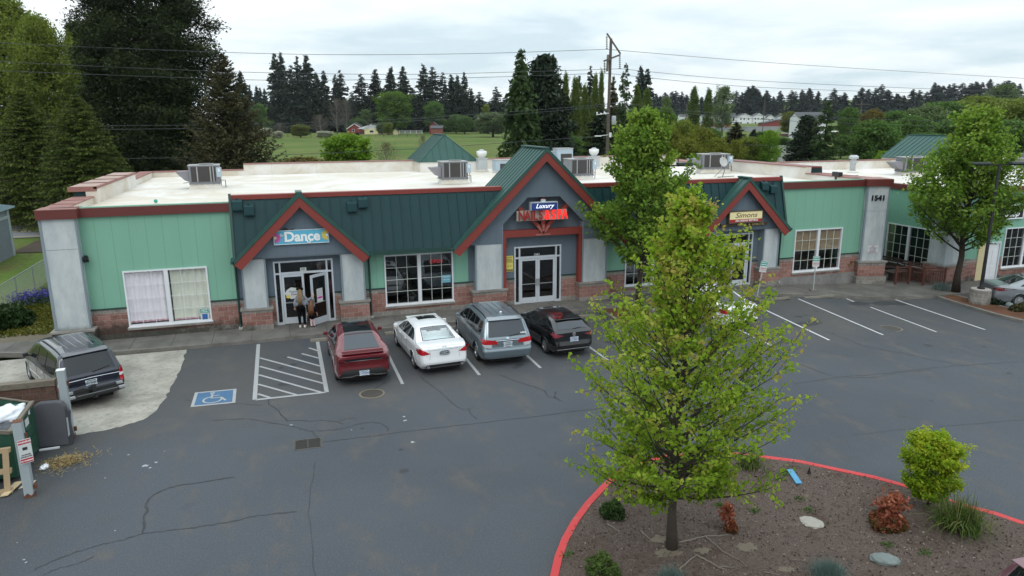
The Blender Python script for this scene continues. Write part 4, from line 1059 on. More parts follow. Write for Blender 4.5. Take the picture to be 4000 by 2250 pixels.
# ---- big sedan (white) --------------------------------------------------------------------
SED=dict(w=.925,rear=-2.52,nose=2.48,wr=.335,arch=.375,wheels=(-1.42,1.42),spokes=7,tumble=.50,relax=4,
  bot=[(-2.52,.36),(-2.25,.19),(2.1,.16),(2.48,.3)],
  belt=[(-2.52,.99),(-2.2,1.03),(-1.0,.98),(1.0,.90),(1.9,.80),(2.48,.55)],
  top=[(-2.52,1.0),(-2.42,1.075),(-2.2,1.10),(-1.85,1.12),(-1.05,1.42),(-.5,1.485),(.1,1.485),(.5,1.43),(1.35,.98),(2.0,.87),(2.48,.57)],
  plan=[(-2.52,.84),(-2.38,.93),(-2.0,.99),(-1.4,1.),(1.5,1.),(2.1,.92),(2.48,.7)],tail=[(.3,.02),(.5,.07),(.72,.03),(1.0,.0)],front=[(.3,.04),(.7,0)])
def sedan(name,label,paint,loc,head,glass=TINT,rear=None,group=None):
    c=Car(SED,name,label,paint,'car',loc,head,group=group)
    c.both('side_window',[(-1.45,1.06),(-.62,1.015),(-.60,1.34),(-.85,1.34),(-1.15,1.24)],glass,'side');c.both('side_window',[(-.55,1.01),(.20,.97),(.20,1.35),(-.55,1.35)],glass,'side');c.both('side_window',[(.26,.97),(1.06,.94),(.62,1.22),(.26,1.34)],glass,'side')
    c.patch('windshield',[(.5,-.50),(1.28,-.64),(1.28,.64),(.5,.50)],TINT,'top')
    c.mirror(.92,.96);c.handles([(-.42,.88),(.45,.86)],None)
    c.seams([[(.23,.3),(.23,1.36)],[(-.60,.55),(-.58,1.33)],[(1.1,.3),(1.12,.93)]])
    return c
WPT=m_paint('white_paint',(.74,.75,.76),0,.3)
S1_=sedan('parked_sedan','white four-door sedan with sunroof and pale headrests showing in its rear window',WPT,(5.02,-5.62,.01),R(93.5))
RG=m_glass('aqua_rear_glass',clear=.95,refl=.16)
me=S1_.body.data;bm=bmesh.new();bm.from_mesh(me)      # real opening for the rear window
def inside(p):return -1.80<p.x<-1.10 and abs(p.y)<.50+.1*(-1.1-p.x)/.7 and p.z>1.05
bmesh.ops.delete(bm,geom=[f for f in bm.faces if inside(f.calc_center_median())],context='FACES');bm.to_mesh(me);bm.free()
frame=[(-1.84,-.60),(-1.08,-.50),(-1.08,.50),(-1.84,.60)]
S1_.patch('rear_window',frame,RG,'top',off=.006)
for a,b in zip(frame,frame[1:]+frame[:1]):S1_.strip('window_seal',[a,b],.03,TRIM,'top')
w=MB();w.box(-1.82,-1.05,-.62,.62,.84,1.0);w.build('parcel_shelf',mat('aqua_sky_reflection',(.62,.76,.74),.8),S1_.root)  # shelf coloured bright aqua to stand for sky reflected in the rear glass
w=MB();w.box(-1.12,-.95,-.62,.62,.9,1.2);w.build('rear_seat',mat('pale_leather',(.74,.78,.75),.7),S1_.root,bevel=.03)
for y in (-.40,0,.40):w=MB();w.cbox((-1.10,y,1.20 if y else 1.17),.1,.26,.17 if y else .12);w.build('headrest',MATS['pale_leather'],S1_.root,bevel=.03)
w=MB();w.box(-1.0,.8,-.6,.6,1.36,1.37);w.build('headliner',mat('pale_headliner',(.5,.52,.5),.9),S1_.root)
S1_.both('tail_lamp',[(.52,.83),(.88,.78),(.93,.98),(.84,1.0),(.70,.94)],REDL,'rear',off=.014);S1_.strip('chrome_strip',[(-.5,.955),(.5,.955)],.028,CHROME,'rear');S1_.plate('BKC1401',.83,MATS['plate_dark_ink'],col=mat('grey_plate',(.36,.40,.44),.5))
S1_.patch('bumper',[(-.72,.36),(.72,.36),(.66,.44),(-.66,.44)],TRIM,'rear',off=.012)
for y in (-.62,.62):w=MB();w.tube([(-2.62,y,.37),(-2.35,y,.37)],.05,10);w.build('exhaust_tip',CHROME,S1_.root)
w=MB();t_=[(.07*math.cos(a),.048*math.sin(a)) for a in np.linspace(0,6.28,15)];h,_=S1_.cast((-5,0,1.02),(1,0,0));w.tube([(h.x-.012,a,1.02+b) for a,b in t_],.008,5);w.tube([(h.x-.013,a*.45,1.02+b*.9) for a,b in t_],.007,5);w.build('emblem',CHROME,S1_.root)
S1_.patch('sunroof',[(-.25,-.36),(.28,-.36),(.28,.36),(-.25,.36)],TINT,'top',off=.008)
S1_.strip('panel_seam',[(-.55,.62),(-.52,.82),(-.60,1.05),(.60,1.05),(.52,.82),(.55,.62)],.011,mat('soft_seam',(.25,.25,.25),.6),'rear')
# ---- small hatchback (black) ---------------------------------------------------------------
HB=dict(w=.885,rear=-2.16,nose=2.16,wr=.325,arch=.365,wheels=(-1.30,1.30),spokes=5,tumble=.48,relax=4,
  bot=[(-2.16,.35),(-1.95,.19),(1.8,.16),(2.16,.3)],
  belt=[(-2.16,.98),(-1.9,1.04),(-1.0,1.00),(.9,.92),(1.6,.80),(2.16,.55)],
  top=[(-2.16,1.0),(-2.08,1.07),(-1.66,1.34),(-1.5,1.40),(-.9,1.455),(-.1,1.46),(.35,1.40),(1.2,.98),(1.7,.86),(2.16,.57)],
  plan=[(-2.16,.84),(-2.04,.92),(-1.7,.98),(-1.2,1.),(1.3,1.),(1.8,.92),(2.16,.7)],tail=[(.3,.02),(.5,.06),(.7,.02),(1.,.0)],front=[(.3,.04),(.7,0)])
BLKP=m_paint('black_metallic_paint',(.007,.007,.008),.2,.2)
H1=Car(HB,'parked_hatchback','glossy black five-door hatchback in front of the spa entrance',BLKP,'car',(10.18,-5.72,.01),R(92))
H1.both('side_window',[(-1.28,1.10),(-.48,1.035),(-.46,1.31),(-.75,1.31),(-1.05,1.25)],TINT,'side');H1.both('side_window',[(-.40,1.03),(.92,.95),(.5,1.22),(.2,1.32),(-.40,1.33)],TINT,'side')
H1.patch('rear_window',[(-.60,1.10),(.60,1.10),(.50,1.30),(-.50,1.30)],TINTG,'rear',off=.008);H1.patch('windshield',[(.4,-.46),(1.12,-.60),(1.12,.60),(.4,.46)],TINT,'top')
H1.both('tail_lamp',[(.42,.90),(.78,.82),(.86,.98),(.78,1.02),(.66,.97)],mat('rose_lamp',(.22,.035,.05),.12,var=.25,scale=8),'rear',off=.012);H1.plate('CJT8027',.74)
H1.mirror(.78,.98);H1.handles([(-.32,.88),(.36,.86)]);H1.wiper((-.02,1.11),(-.35,1.13))
w=MB();h,_=H1.cast((-5,0,1.37),(1,0,0));w.prism([(h.x+.3,1.435),(h.x-.10,1.40),(h.x-.10,1.375),(h.x+.1,1.36)],lambda a,b,d:(a,d,b),-.54,.54);w.build('spoiler',BLKP,H1.root,bevel=.012)
w=MB();h,_=H1.cast((-5,0,.93),(1,0,0));w.tube([(h.x-.014,.062*math.cos(a),.93+.048*math.sin(a)) for a in np.linspace(0,6.28,15)],.008,5);w.tube([(h.x-.014,.02,.965),(h.x-.014,.012,.915),(h.x-.014,-.04,.925)],.008,5);w.build('emblem',CHROME,H1.root)
H1.seams([[(-.43,.3),(-.43,1.34)],[(1.0,.3),(1.0,.93)]]);H1.strip('chrome_strip',[(-.7,.36),(.7,.36)],.02,mat('grey_strap',(.30,.31,.32),.5),'rear');H1.strip('panel_seam',[(-.62,.6),(-.66,.85)],.01,TRIM,'rear');H1.strip('panel_seam',[(.62,.6),(.66,.85)],.01,TRIM,'rear')
# ---- white car half hidden behind the front tree, grey sedan at the right wing, maroon car in the corner
S2_=sedan('parked_sedan','white sedan parked behind the young tree on the island',WPT,(18.35,-4.45,.01),R(92));S2_.patch('rear_window',frame,TINT,'top',off=.006)
S2_.both('tail_lamp',[(.52,.83),(.88,.78),(.93,.98),(.84,1.0),(.70,.94)],REDL,'rear',off=.014);S2_.plate('BVY2210',.83)
S2_.patch('bumper',[(-.78,.34),(.78,.34),(.70,.48),(-.70,.48)],TRIM,'rear',off=.012)
GRYP=m_paint('silver_grey_paint',(.27,.29,.31),.55,.28)
S3_=sedan('parked_sedan','silver grey sedan with dark windows by the white shop door at the right edge',GRYP,(36.6,-6.55,-.42),R(-25));S3_.patch('rear_window',frame,TINT,'top',off=.006)
S3_.both('tail_lamp',[(.48,.86),(.88,.80),(.93,.97),(.80,.99)],REDD,'rear',off=.014);S3_.both('tail_lamp',[(-2.44,.86),(-2.18,.88),(-2.2,.98),(-2.44,.98)],REDD,'side',off=.012)
w=MB();w.prism([(-.05,0),(.10,0),(-.06,.09)],lambda a,b,d:(a-1.0,d,b+1.44),-.02,.02);w.build('roof_antenna',TRIM,S3_.root)
SUV=dict(VAN);SUV.update(rear=-2.3,nose=2.4,wheels=(-1.4,1.4))
SUV['top']=[(-2.3,1.03),(-2.28,1.12),(-2.0,1.62),(-1.9,1.68),(-1.2,1.70),(.0,1.68),(.5,1.6),(1.35,1.10),(2.1,.95),(2.4,.66)];SUV['belt']=[(-2.3,1.02),(1.0,1.0),(1.9,.90),(2.4,.62)];SUV['plan']=[(-2.3,.9),(-2.2,.96),(-1.9,1.),(1.5,1.),(2.1,.93),(2.4,.72)];SUV['bot']=[(-2.3,.36),(-2.,.24),(2.1,.22),(2.4,.3)]
MARP=m_paint('dusty_maroon_paint',(.15,.055,.07),.3,.35)
U1=Car(SUV,'parked_wagon','dusty maroon wagon cut off by the lower right corner',MARP,'car',(13.22,-25.3,.01),R(-8))
U1.patch('rear_window',[(-.72,1.10),(.72,1.10),(.62,1.56),(-.62,1.56)],TINT,'rear');U1.both('side_window',[(-1.85,1.12),(1.1,1.10),(.4,1.5),(-1.75,1.52)],TINT,'side');U1.patch('windshield',[(.5,-.6),(1.3,-.7),(1.3,.7),(.5,.6)],TINT,'top')
w=MB();h,_=U1.cast((-5,0,1.62),(1,0,0));w.prism([(h.x+.25,1.675),(h.x-.16,1.64),(h.x-.15,1.61),(h.x+.1,1.58)],lambda a,b,d:(a,d,b),-.68,.68);w.build('spoiler',MARP,U1.root,bevel=.015)
U1.rails(-1.6,.2,.6);U1.both('tail_lamp',[(.78,.75),(.93,.75),(.93,1.1),(.80,1.1)],REDL,'rear')
# ------------------------------------------------------------------ the right wing
wing=thing('shop_wing','right wing of green siding with dark grid windows, beyond the address pillar','building',(40,4,-.28))
def Wb(mb,name,m,parent=None,**k):return mb.build(name,m,parent or wing,world=True,**k)
FZ=-.28;WX=35.3;WY=-1.9
BLOCKW=m_block('wing_block',.82,-.1)
def fy(u,v):return ony(3300+u/2.634,650+v/2.634,WY)
d0,d1=fy(1428,1000).x,fy(1560,1000).x;q0,q1=fy(1592,1050).x,fy(1592,1050).x+3.18
OPEN_=OPEN;OPEN=[(d0-.05,d1+.05,FZ,1.86),(q0,q1,.35,2.68)]
w=MB();wall(w,36.4,60,1.02,4.9,WY,WY+.2);Wb(w,'wall',GREEN)
w=MB();wall(w,36.4,60,-.6,1.02,WY-.035,WY+.2);Wb(w,'block_base',BLOCKW)
OPEN=OPEN_
w=MB()
for a,b,c,d in ((-1.9,-1.0,1.02,4.9),(-1.,2.2,2.68,4.9),(2.2,3.4,1.02,4.9)):w.box(WX,WX+.2,a,b,c,d)
Wb(w,'wall',GREEN)
w=MB()
for a,b,c,d in ((-1.9,-1.0,-.6,1.02),(-1.,2.2,-.6,.35),(2.2,3.4,-.6,1.02)):w.box(WX-.035,WX+.2,a,b,c,d)
Wb(w,'block_base',BLOCKW)
w=MB();w.box(32.4,WX,3.2,3.4,-.6,4.9);Wb(w,'wall',GREEN)
w=MB();w.box(WX-.1,WX+.3,-1.9,3.5,4.74,5.06);w.box(36.4,60,WY-.1,WY+.3,4.74,5.06);Wb(w,'fascia',FASC)
w=MB();w.box(35.12,36.42,-2.12,-1.0,.8,4.76);o=Wb(w,'pilaster',STUC)
w=MB();w.box(34.98,36.56,-2.26,-.86,-.6,.74);w.build('pilaster_base',BLOCKW,o,world=True)
w=MB();w.box(34.93,36.61,-2.31,-.81,.74,.82);w.build('base_ledge',LEDGE,o,world=True)
w=MB();w.box(35.0,36.55,-2.22,-.9,4.73,5.09);w.build('cap',FASC,o,world=True)
w=MB();w.face((32.5,3.3,4.9),(60,3.3,4.9),(60,14,5.0),(32.5,14,5.0));w.face((35.4,WY+.2,4.9),(60,WY+.2,4.9),(60,3.3,4.9),(35.4,3.3,4.9));Wb(w,'roof',MEMB,fix=False)
w=MB();w.box(36.0,60,13.9,14.1,4.9,5.62);w.box(46.9,47.1,12.4,14,4.9,5.62);Wb(w,'parapet',MEMB)
w=MB();w.box(35.8,60,13.85,14.3,5.62,5.68);w.box(35.75,36.05,13.4,14.3,5.0,5.68);Wb(w,'coping',CAPT)
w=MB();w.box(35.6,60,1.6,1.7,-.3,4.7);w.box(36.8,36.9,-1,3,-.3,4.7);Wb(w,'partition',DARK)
MW=Matrix.Translation((WX,0,0))@ Matrix.Rotation(-math.pi/2,4,'Z')
o=window(-2.2,1.0,.35,2.68,0,M=MW,par=wing);window(q0,q1,.35,2.68,WY,par=wing)
w=MB();w.box(d0,d1,WY,WY+.05,FZ+.01,1.80)
o=Wb(w,'door',WHT)
w=MB();w.box(d0-.12,d0,WY-.05,WY+.1,FZ,1.92);w.box(d1,d1+.1,WY-.05,WY+.1,FZ,1.92);w.box(d0,d1,WY-.05,WY+.1,1.80,1.92);Wb(w,'door_frame',mat('pale_blue_trim',(.50,.56,.6),.5))
w=MB();w.box(d0-.6,d0-.13,WY-.06,WY+.02,FZ,3.0);Wb(w,'cream_panel',mat('cream_paint',(.62,.52,.30),.6))
w=MB()
for a,b in ((.08,.45),(.55,.92)):
    for c,d in ((.12,.8),(.92,1.7)):w.box(d0+(d1-d0)*a,d0+(d1-d0)*b,WY-.015,WY,FZ+c,FZ+d)
w.build('door_panel',mat('door_panel_white',(.70,.71,.73),.4),o,world=True)
def cupola(parent,x0,x1,y0,y1,zb,za,ridge_y0,m):
    xc=(x0+x1)/2;w=MB()
    A,Bq,Cq,Dq=(x0,y0,zb),(x1,y0,zb),(x1,y1,zb),(x0,y1,zb);r0,r1=(xc,ridge_y0,za),(xc,y1,za)
    w.face(A,Bq,r0);w.face(Bq,Cq,r1,r0);w.face(Dq,A,r0,r1);w.face(Cq,Dq,r1);w.face(Dq,Cq,Bq,A)
    n=int((y1-y0)/.45)
    for k in range(n+1):
        y=y0+(y1-y0)*k/n;t=min(1,(y-y0)/(ridge_y0-y0)) if y<ridge_y0 else 1
        for xa in (x0,x1):w.bar((xa,y,zb+.02),(xa+(xc-xa)*t,y,zb+(za-zb)*t+.02),.035,.05,(0,1,0))
    for k in range(1,8):
        x=x0+(x1-x0)*k/8;t=1-abs(x-xc)/(xc-x0)
        w.bar((x,y0,zb+.02),(x,y0+(ridge_y0-y0)*t,zb+(za-zb)*t+.02),.035,.05)
    w.bar(r0,r1,.25,.07);w.bar(A,r0,.09,.07);w.bar(Bq,r0,.09,.07)
    w.build('cupola_roof',m,parent,world=True)
    w=MB();w.box(x0+.1,x1-.1,y0+.06,y1,4.9,zb);w.build('cupola_wall',MEMB,parent,world=True)
cupola(bld,9.75,14.2,19.6,24.5,5.93,7.85,21.0,MANSL);cupola(wing,49.6,55.4,12.3,17.6,5.66,7.5,13.8,MANSL)
# ------------------------------------------------------------------ roof equipment
HV=mat('hvac_casing',(.20,.205,.22),.55,.1,var=.12,scale=2,fine=.25);HVD=mat('hvac_coil',(.055,.05,.048),.8,var=.3,scale=12,fine=.5);HVB=mat('hvac_bluegrey',(.36,.44,.50),.5,var=.1);HVW=mat('hvac_weathered_top',(.33,.33,.33),.6,var=.2,scale=2)
def hvac(label,x,y,z,rz=0,sx=1.,hood=True):
    t=thing('rooftop_unit',label,'air conditioner',(x,y,z),rz,'air conditioners on the flat roofs')
    w=MB();w.prism([(-.85,.0),(.85,0),(.74,.28),(-.74,.28)],lambda a,b,d:(a*sx,d,b),-.55,.55);w.build('curb',MEMB,t)
    w=MB();w.box(-.8*sx,.8*sx,-.6,.6,.28,.36)
    for k in range(6):w.box((-.78+k*.3)*sx,(-.72+k*.3)*sx,-.615,-.6,.26,.38)
    w.build('base_rail',HV,t)
    w=MB();w.box(-.78*sx,.78*sx,-.58,.58,.36,1.28);w.build('casing',HV,t,bevel=.015)
    w=MB();w.box(-.81*sx,.81*sx,-.61,.61,1.28,1.325);w.lathe([(.36,0),(.40,.03),(.40,.05),(.34,.05),(.33,.0)],20,(.12*sx,.0,1.325));w.build('lid',HVW,t)
    w=MB();w.box(-.30*sx,.30*sx,-.60,-.582,.42,1.23);w.box(-.66*sx,-.38*sx,-.60,-.582,.42,1.23);w.box(.38*sx,.46*sx,-.598,-.582,.42,1.23);w.box(.52*sx,.60*sx,-.598,-.582,.42,1.23)
    w.lathe([(.32,0),(.32,.02)],20,(.12*sx,0,1.335));w.build('coil_grille',HVD,t)
    w=MB()
    for xx in (-.34,.34,.49):w.box((xx-.025)*sx,(xx+.025)*sx,-.605,-.582,.42,1.24)
    w.build('coil_post',HVW,t)
    if hood:
        w=MB();w.prism([(-.80*sx,1.0),(-.80*sx,.42),(-1.02*sx,.50),(-1.42*sx,.92),(-1.40*sx,.98)],lambda a,b,d:(a,d,b),-.45,.45);w.build('intake_hood',mat('hvac_hood',(.22,.21,.23),.6,var=.15),t)
    w=MB();w.box(.66*sx,.92*sx,-.76,-.50,.66,1.18);o=w.build('disconnect_box',HVB,t,bevel=.01)
    w=MB();w.box(.76*sx,.84*sx,-.766,-.76,.95,1.12);w.build('box_label',WHT,o)
    w=MB();w.tube([(.86*sx,-.65,.66),(.86*sx,-.65,.2)],.02,6);w.tube([(.78*sx,-.2,.45),(1.05*sx,-.2,.45),(1.05*sx,-.2,.05)],.025,6);w.tube([(-.8*sx,-.5,.40),(-1.1*sx,-.5,.36)],.02,6);w.build('pipework',mat('old_pipe',(.18,.17,.16),.7),t)
    return t
hvac('grey rooftop air conditioner standing alone above the green left wall',-3.85,11.9,ZR);hvac('grey rooftop air conditioner behind the green mansard, left of the tall gable',9.95,10.0,ZR);hvac('grey rooftop air conditioner half hidden by the tall spa gable',18.0,9.9,ZR,hood=False)
hvac('large grey rooftop air conditioner with the satellite dish in front of it',29.2,12.1,ZR,R(-12),1.25);hvac('dark hooded rooftop air conditioner on the right wing roof',42.9,8.0,4.9,R(-14),1.2)
hvac('grey rooftop unit at the right edge behind the street tree crown',55.5,8.5,4.9,0,1.2)
GALV=mat('galvanised_duct',(.48,.50,.51),.5,.3,var=.1,scale=3)
def mush(label,x,y):
    t=thing('exhaust_fan',label,'exhaust fan',(x,y,ZR),0,'mushroom exhaust fans on the roof')
    w=MB();w.box(-.40,.40,-.40,.40,0,.14);w.build('curb',MEMB,t)
    w=MB();w.box(-.34,.34,-.34,.34,.14,.92);w.box(-.38,.38,-.38,.38,.92,.96);w.build('duct',GALV,t)
    w=MB();w.lathe([(.20,.96),(.22,1.05),(.30,1.12),(.37,1.25),(.38,1.46),(.34,1.48),(.33,1.44)],22);w.build('bowl',mat('spun_aluminium',(.72,.72,.71),.45,.2),t,True)
    w=MB();w.lathe([(.24,1.42),(.24,1.53),(.13,1.57),(.13,1.60)],18);w.build('motor_cap',GALV,t)
mush('white mushroom exhaust fan on a square duct left of the tall gable',14.35,19.3);mush('white mushroom exhaust fan beside the street tree crown',23.2,19.0)
def cabinet(label,u,v,y,wx,hz):
    p=ony(u,v,y);t=thing('duct_cabinet',label,'duct box',(p.x,y,ZR),0)
    w=MB();w.box(-wx/2,wx/2,-.5,.5,.1,hz);w.build('casing',HVB,t,bevel=.02)
    w=MB();w.box(-wx/2-.03,wx/2+.03,-.53,.53,hz,hz+.05);w.build('lid',HVW,t);w=MB();w.box(-wx*.28,wx*.42,-.515,-.5,.25,hz*.75);w.build('opening',HVD,t)
    w=MB();w.box(-wx/2,wx/2,-.45,.45,0,.1);w.build('curb',MEMB,t)
cabinet('low pale blue duct box peeping out left of the tall gable',1966,650,18,1.4,.85);cabinet('tall pale blue duct box behind the rooftop unit right of the gable',2198,640,20.5,1.3,1.5);cabinet('pale blue duct box half behind the right slope of the gable',2165,640,20.9,1.6,1.25)
def pipe(label,u,v,z,h,r=.05,m=None,cap=False):
    p=onz(u,v,z);t=thing('vent_pipe',label,'vent pipe',p)
    w=MB();w.tube([(0,0,0),(0,0,h)],r,12);w.build('pipe',m or BLK,t,True)
    w=MB();w.lathe([(r*2.2,0),(r*1.2,.16)],14);w.build('flashing',MEMB,t,True)
    if cap:
        w=MB();w.lathe([(r*1.5,h*.55),(r*1.5,h*.62),(r,h*.62),(r,h*.78),(r*1.7,h*.8),(r*1.7,h*.92),(r*.9,h)],14);w.build('cap',m,t)
pipe('thin black vent pipe beside the mushroom fan',1842,662,ZR,.75);pipe('thin black vent pipe right of the young street tree crown',2649,650,ZR,.6);pipe('short black vent near the back parapet',1461,668,ZR,.3,.05);pipe('round metal flue with a cap on the right wing roof',3329,675,4.95,1.3,.2,GALV,True)
sc=[]
for u,v,l in ((968,675,'black roof vent hood at the back parapet, leftmost of its pair'),(988,679,'black roof vent hood at the back parapet, second from the left end'),(1253,671,'black roof vent hood behind the left air conditioner, lower one'),(1271,668,'black roof vent hood in the middle of the back parapet')):
    p=onz(u,v,ZR);w=MB();w.prism([(-.13,0),(.13,0),(.13,.16),(-.10,.26)],lambda a,b,d:(a,d,b),-.13,.13);w.box(-.15,.15,-.15,.15,-.02,.02)
    o=w.build('vent_hood',BLK);o.location=p;tag(o,l,'vent','black vent hoods along the back parapet')
t=thing('satellite_dish','pale satellite dish on a tripod in front of the large rooftop unit','satellite dish',(27.4,8.2,ZR),R(10))
w=MB();w.tube([(-.7,-.3,.05),(.9,-.1,.05)],.03,6);w.tube([(0,0,.05),(.15,0,.45),(.1,.1,.95)],.03,8);w.tube([(-.5,.2,.05),(.1,.05,.6)],.02,6);w.build('mast',mat('old_pipe',(.18,.17,.16),.7),t)
w=MB();w.lathe([(.02,.10),(.2,.085),(.26,.06),(.32,.02),(.33,.04),(.27,.08),(.2,.115)],24);q=MB();q.add(w,Matrix.Translation((.0,-.05,1.0))@ Matrix.Rotation(R(70),4,'X')@ Matrix.Scale(-1,4,(0,0,1)));q.build('dish',mat('dish_white',(.42,.42,.41),.5,var=.1),t,True)
w=MB();w.tube([(0,-.1,.62),(0,-.55,.95)],.018,6);w.cbox((0,-.55,.98),.08,.1,.1);w.build('feed_arm',mat('old_pipe',(.18,.17,.16),.7),t)
p=onz(609,793,ZR);w=MB();w.lathe([(.001,0),(.06,.02),(.09,.09),(.06,.16),(.001,.18)],14);o=w.build('ball',mat('teal_ball',(.02,.30,.24),.4),smooth=True);o.location=p;tag(o,'small teal ball lying on the white roof near the front edge','ball')
w=MB();w.box(-.35,.35,-.12,.12,0,.28);w.box(-.06,.06,-.1,.1,-.2,0);o=w.build('floodlight_box',TRIM);o.location=(31.25,2.4,ZP-.02);o.rotation_euler=(0,0,R(80));tag(o,'dark floodlight box on the inner right parapet','floodlight')
# ------------------------------------------------------------------ signs
def panel(mb,x0,x1,z0,z1,y0,y1):mb.box(x0,x1,y0,y1,z0,z1)
t=thing('banner_sign','bright blue dance banner with a pink and a yellow daisy on the left gable','sign',(.78,-.5,4.075))
w=MB();panel(w,-1.13,1.13,-.305,.305,-.04,.0)
nb=NT('banner_blue');bx=nb.sep(nb.obj());nb.bsdf(nb.mix(nb.noise(2.5,5),(.06,.36,.56),(.15,.50,.66)),.5);w.build('banner',nb.m,t)
w=MB()
for a in ((-1.13,-.305,1.13,-.28),(-1.13,.28,1.13,.305),(-1.13,-.28,-1.11,.28),(1.11,-.28,1.13,.28)):w.box(a[0],a[2],-.05,-.038,a[1],a[3])
w.build('frame',WHT,t)
WTX=mat('sign_white',(.85,.86,.86),.5,var=.02)
text('lettering','Dance',.58,WTX,facing(.03,-.05,.0),t,.006,off=.02,sx=.98)
w=MB()   # swash strokes of the D and n
w.tube([(-.78,-.055,.17),(-.86,-.055,.13),(-.84,-.055,.07),(-.76,-.055,.07),(-.72,-.055,.12),(-.62,-.055,.20)],[.012,.024,.024,.016,.012,.016],8);w.tube([(.22,-.055,-.15),(.24,-.055,-.24),(.32,-.055,-.27),(.37,-.055,-.23),(.34,-.055,-.19)],[.03,.028,.024,.022,.02],8)
w.box(-.70,-.52,-.058,-.042,-.185,-.155);w.box(-.70,-.60,-.058,-.042,.165,.19);w.build('lettering',WTX,t,True)
def daisy(x,z,r,m,mc,clip):
    w=MB()
    for k in range(12):
        a=2*math.pi*k/12;c,s_=math.cos(a),math.sin(a)
        P_=[(x+c*r*.2-s_*.02,z+s_*r*.2+c*.02),(x+c*r*.7-s_*r*.17,z+s_*r*.7+c*r*.17),(x+c*r,z+s_*r),(x+c*r*.7+s_*r*.17,z+s_*r*.7-c*r*.17),(x+c*r*.2+s_*.02,z+s_*r*.2-c*.02)]
        if all((q[0]-clip[0])*clip[1]>0 for q in P_):w.prism([(q[0],q[1]) for q in P_],lambda a_,b,d:(a_,d,b),-.052-.0006*(k % 2),-.04)
    w.build('flower',m,t);w=MB();w.prism([(x+r*.24*math.cos(q),z+r*.24*math.sin(q)) for q in np.linspace(0,5.9,14)],lambda a_,b,d:(a_,d,b),-.055,-.04);w.build('flower_eye',mc,t)
YEL=mat('petal_yellow',(.72,.55,.10),.6);PNK=mat('petal_pink',(.62,.10,.36),.6,var=.2);CRM=mat('petal_cream',(.75,.66,.35),.6)
daisy(-1.06,0,.25,PNK,CRM,(-1.115,1));daisy(1.05,.03,.25,YEL,WTX,(1.118,-1))
w=MB();w.bar((.35-.78,-.02,.31),(.8-.78-.3,-.02,.33),.05,.06);w.tube([(-.75,-.02,.31),(-.62,-.02,.38),(-.5,-.02,.31)],.03,8);w.build('cable_loop',BLK,t)
t=thing('spa_sign','red nail spa letters with a blue script box above, half of them lit','sign',(11.75,-.55,4.5))
LBL=mat('sign_box_blue',(.02,.055,.25),.35);w=MB();panel(w,-.65,.64,.27,.60,-.12,.12);w.build('box',LBL,t)
w=MB();w.box(-.68,-.65,-.13,.13,.25,.62);w.box(.64,.66,-.13,.13,.25,.62);w.box(-.68,.66,-.13,.13,.6,.64);w.box(-.12,.08,-.05,.1,.64,.75);w.build('box_edge',ALU,t)
GLOW=mat('lit_white',(.9,.93,1.),.5,emit=.75)
text('lettering','Luxury',.29,GLOW,facing(0,-.125,.445),t,.006,shear=.4,off=.002,space=1.08)
w=MB();panel(w,-1.3,1.22,-.24,.24,.08,.16);w.build('backing',mat('sign_backing',(.42,.38,.33),.6,var=.1),t)
DR=mat('unlit_red_letter',(.34,.018,.016),.3,var=.15);LR=mat('lit_red_letter',(1.,.03,.025),.4,emit=.8)
for ch,x,m in (('N',-1.10,DR),('A',-.81,DR),('I',-.60,DR),('L',-.42,DR),('S',-.15,DR),('&',.17,LR),('S',.49,LR),('P',.77,LR),('A',1.06,LR)):
    text('letter',ch,.64,m,facing(x,-.05,.0),t,.03,off=.010,sx=.68)
t=thing('bistro_sign','cream and red bistro sign with dark script above a board of gold letters','sign',(22.87,-.58,3.94))
w=MB();panel(w,-.98,.98,-.11,.27,-.12,.13);w.build('box',mat('sign_cream',(.72,.62,.34),.5,var=.04,emit=.12),t);w=MB();panel(w,-.98,.98,-.27,-.11,-.122,.13);w.build('red_band',mat('sign_red',(.36,.02,.015),.5),t)
w=MB();w.box(-1.02,1.02,-.14,.14,.27,.31);w.box(-1.02,1.02,-.14,.14,-.31,-.27);w.box(-1.02,-.98,-.135,.14,-.27,.27);w.box(.98,1.02,-.135,.14,-.27,.27);w.build('box_edge',mat('bronze_edge',(.10,.085,.06),.5),t)
text('lettering','Simons',.36,mat('sign_brown_ink',(.05,.018,.012),.5),facing(0,-.125,.08),t,.003,shear=.25,sx=1.28)
text('lettering','AN ASIAN BISTRO',.135,WTX,facing(.05,-.127,-.19),t,.003,off=.003,sx=1.25)
w=MB();panel(w,-1.42,1.42,-.50,-.34,-.02,.06);w.build('gold_board',mat('board_brown',(.045,.032,.022),.6),t);text('lettering','GRILL & SPIRITS',.155,mat('gold_letter',(.50,.38,.16),.4),facing(.35,-.06,-.42),t,.02,sx=1.3,space=1.15)
# vape shop sign on the wing
a,b=fy(1600,545),fy(1832,383);t=thing('shop_sign','black shop sign with white border and white script behind the right tree','sign',((a.x+b.x)/2-.7,WY-.05,(a.z+b.z)/2))
hw_=(b.x-a.x)/2+.75;hz_=abs(b.z-a.z)/2
w=MB();panel(w,-hw_,hw_,-hz_,hz_,-.06,0);w.build('board',BLK,t);w=MB()
for q in ((-hw_,-hz_,hw_,-hz_+.06),(-hw_,hz_-.06,hw_,hz_),(-hw_,-hz_+.06,-hw_+.06,hz_-.06),(hw_-.06,-hz_+.06,hw_,hz_-.06)):w.box(q[0],q[2],-.075,-.058,q[1],q[3])
w.build('border',WTX,t);text('lettering',"Vape Shop",.50,WTX,facing(0,-.065,-.12),t,.004,shear=.3,off=.01,sx=1.1);text('lettering',"'s",.45,WTX,facing(hw_*.55,-.065,.32),t,.004,shear=.3,off=.01)
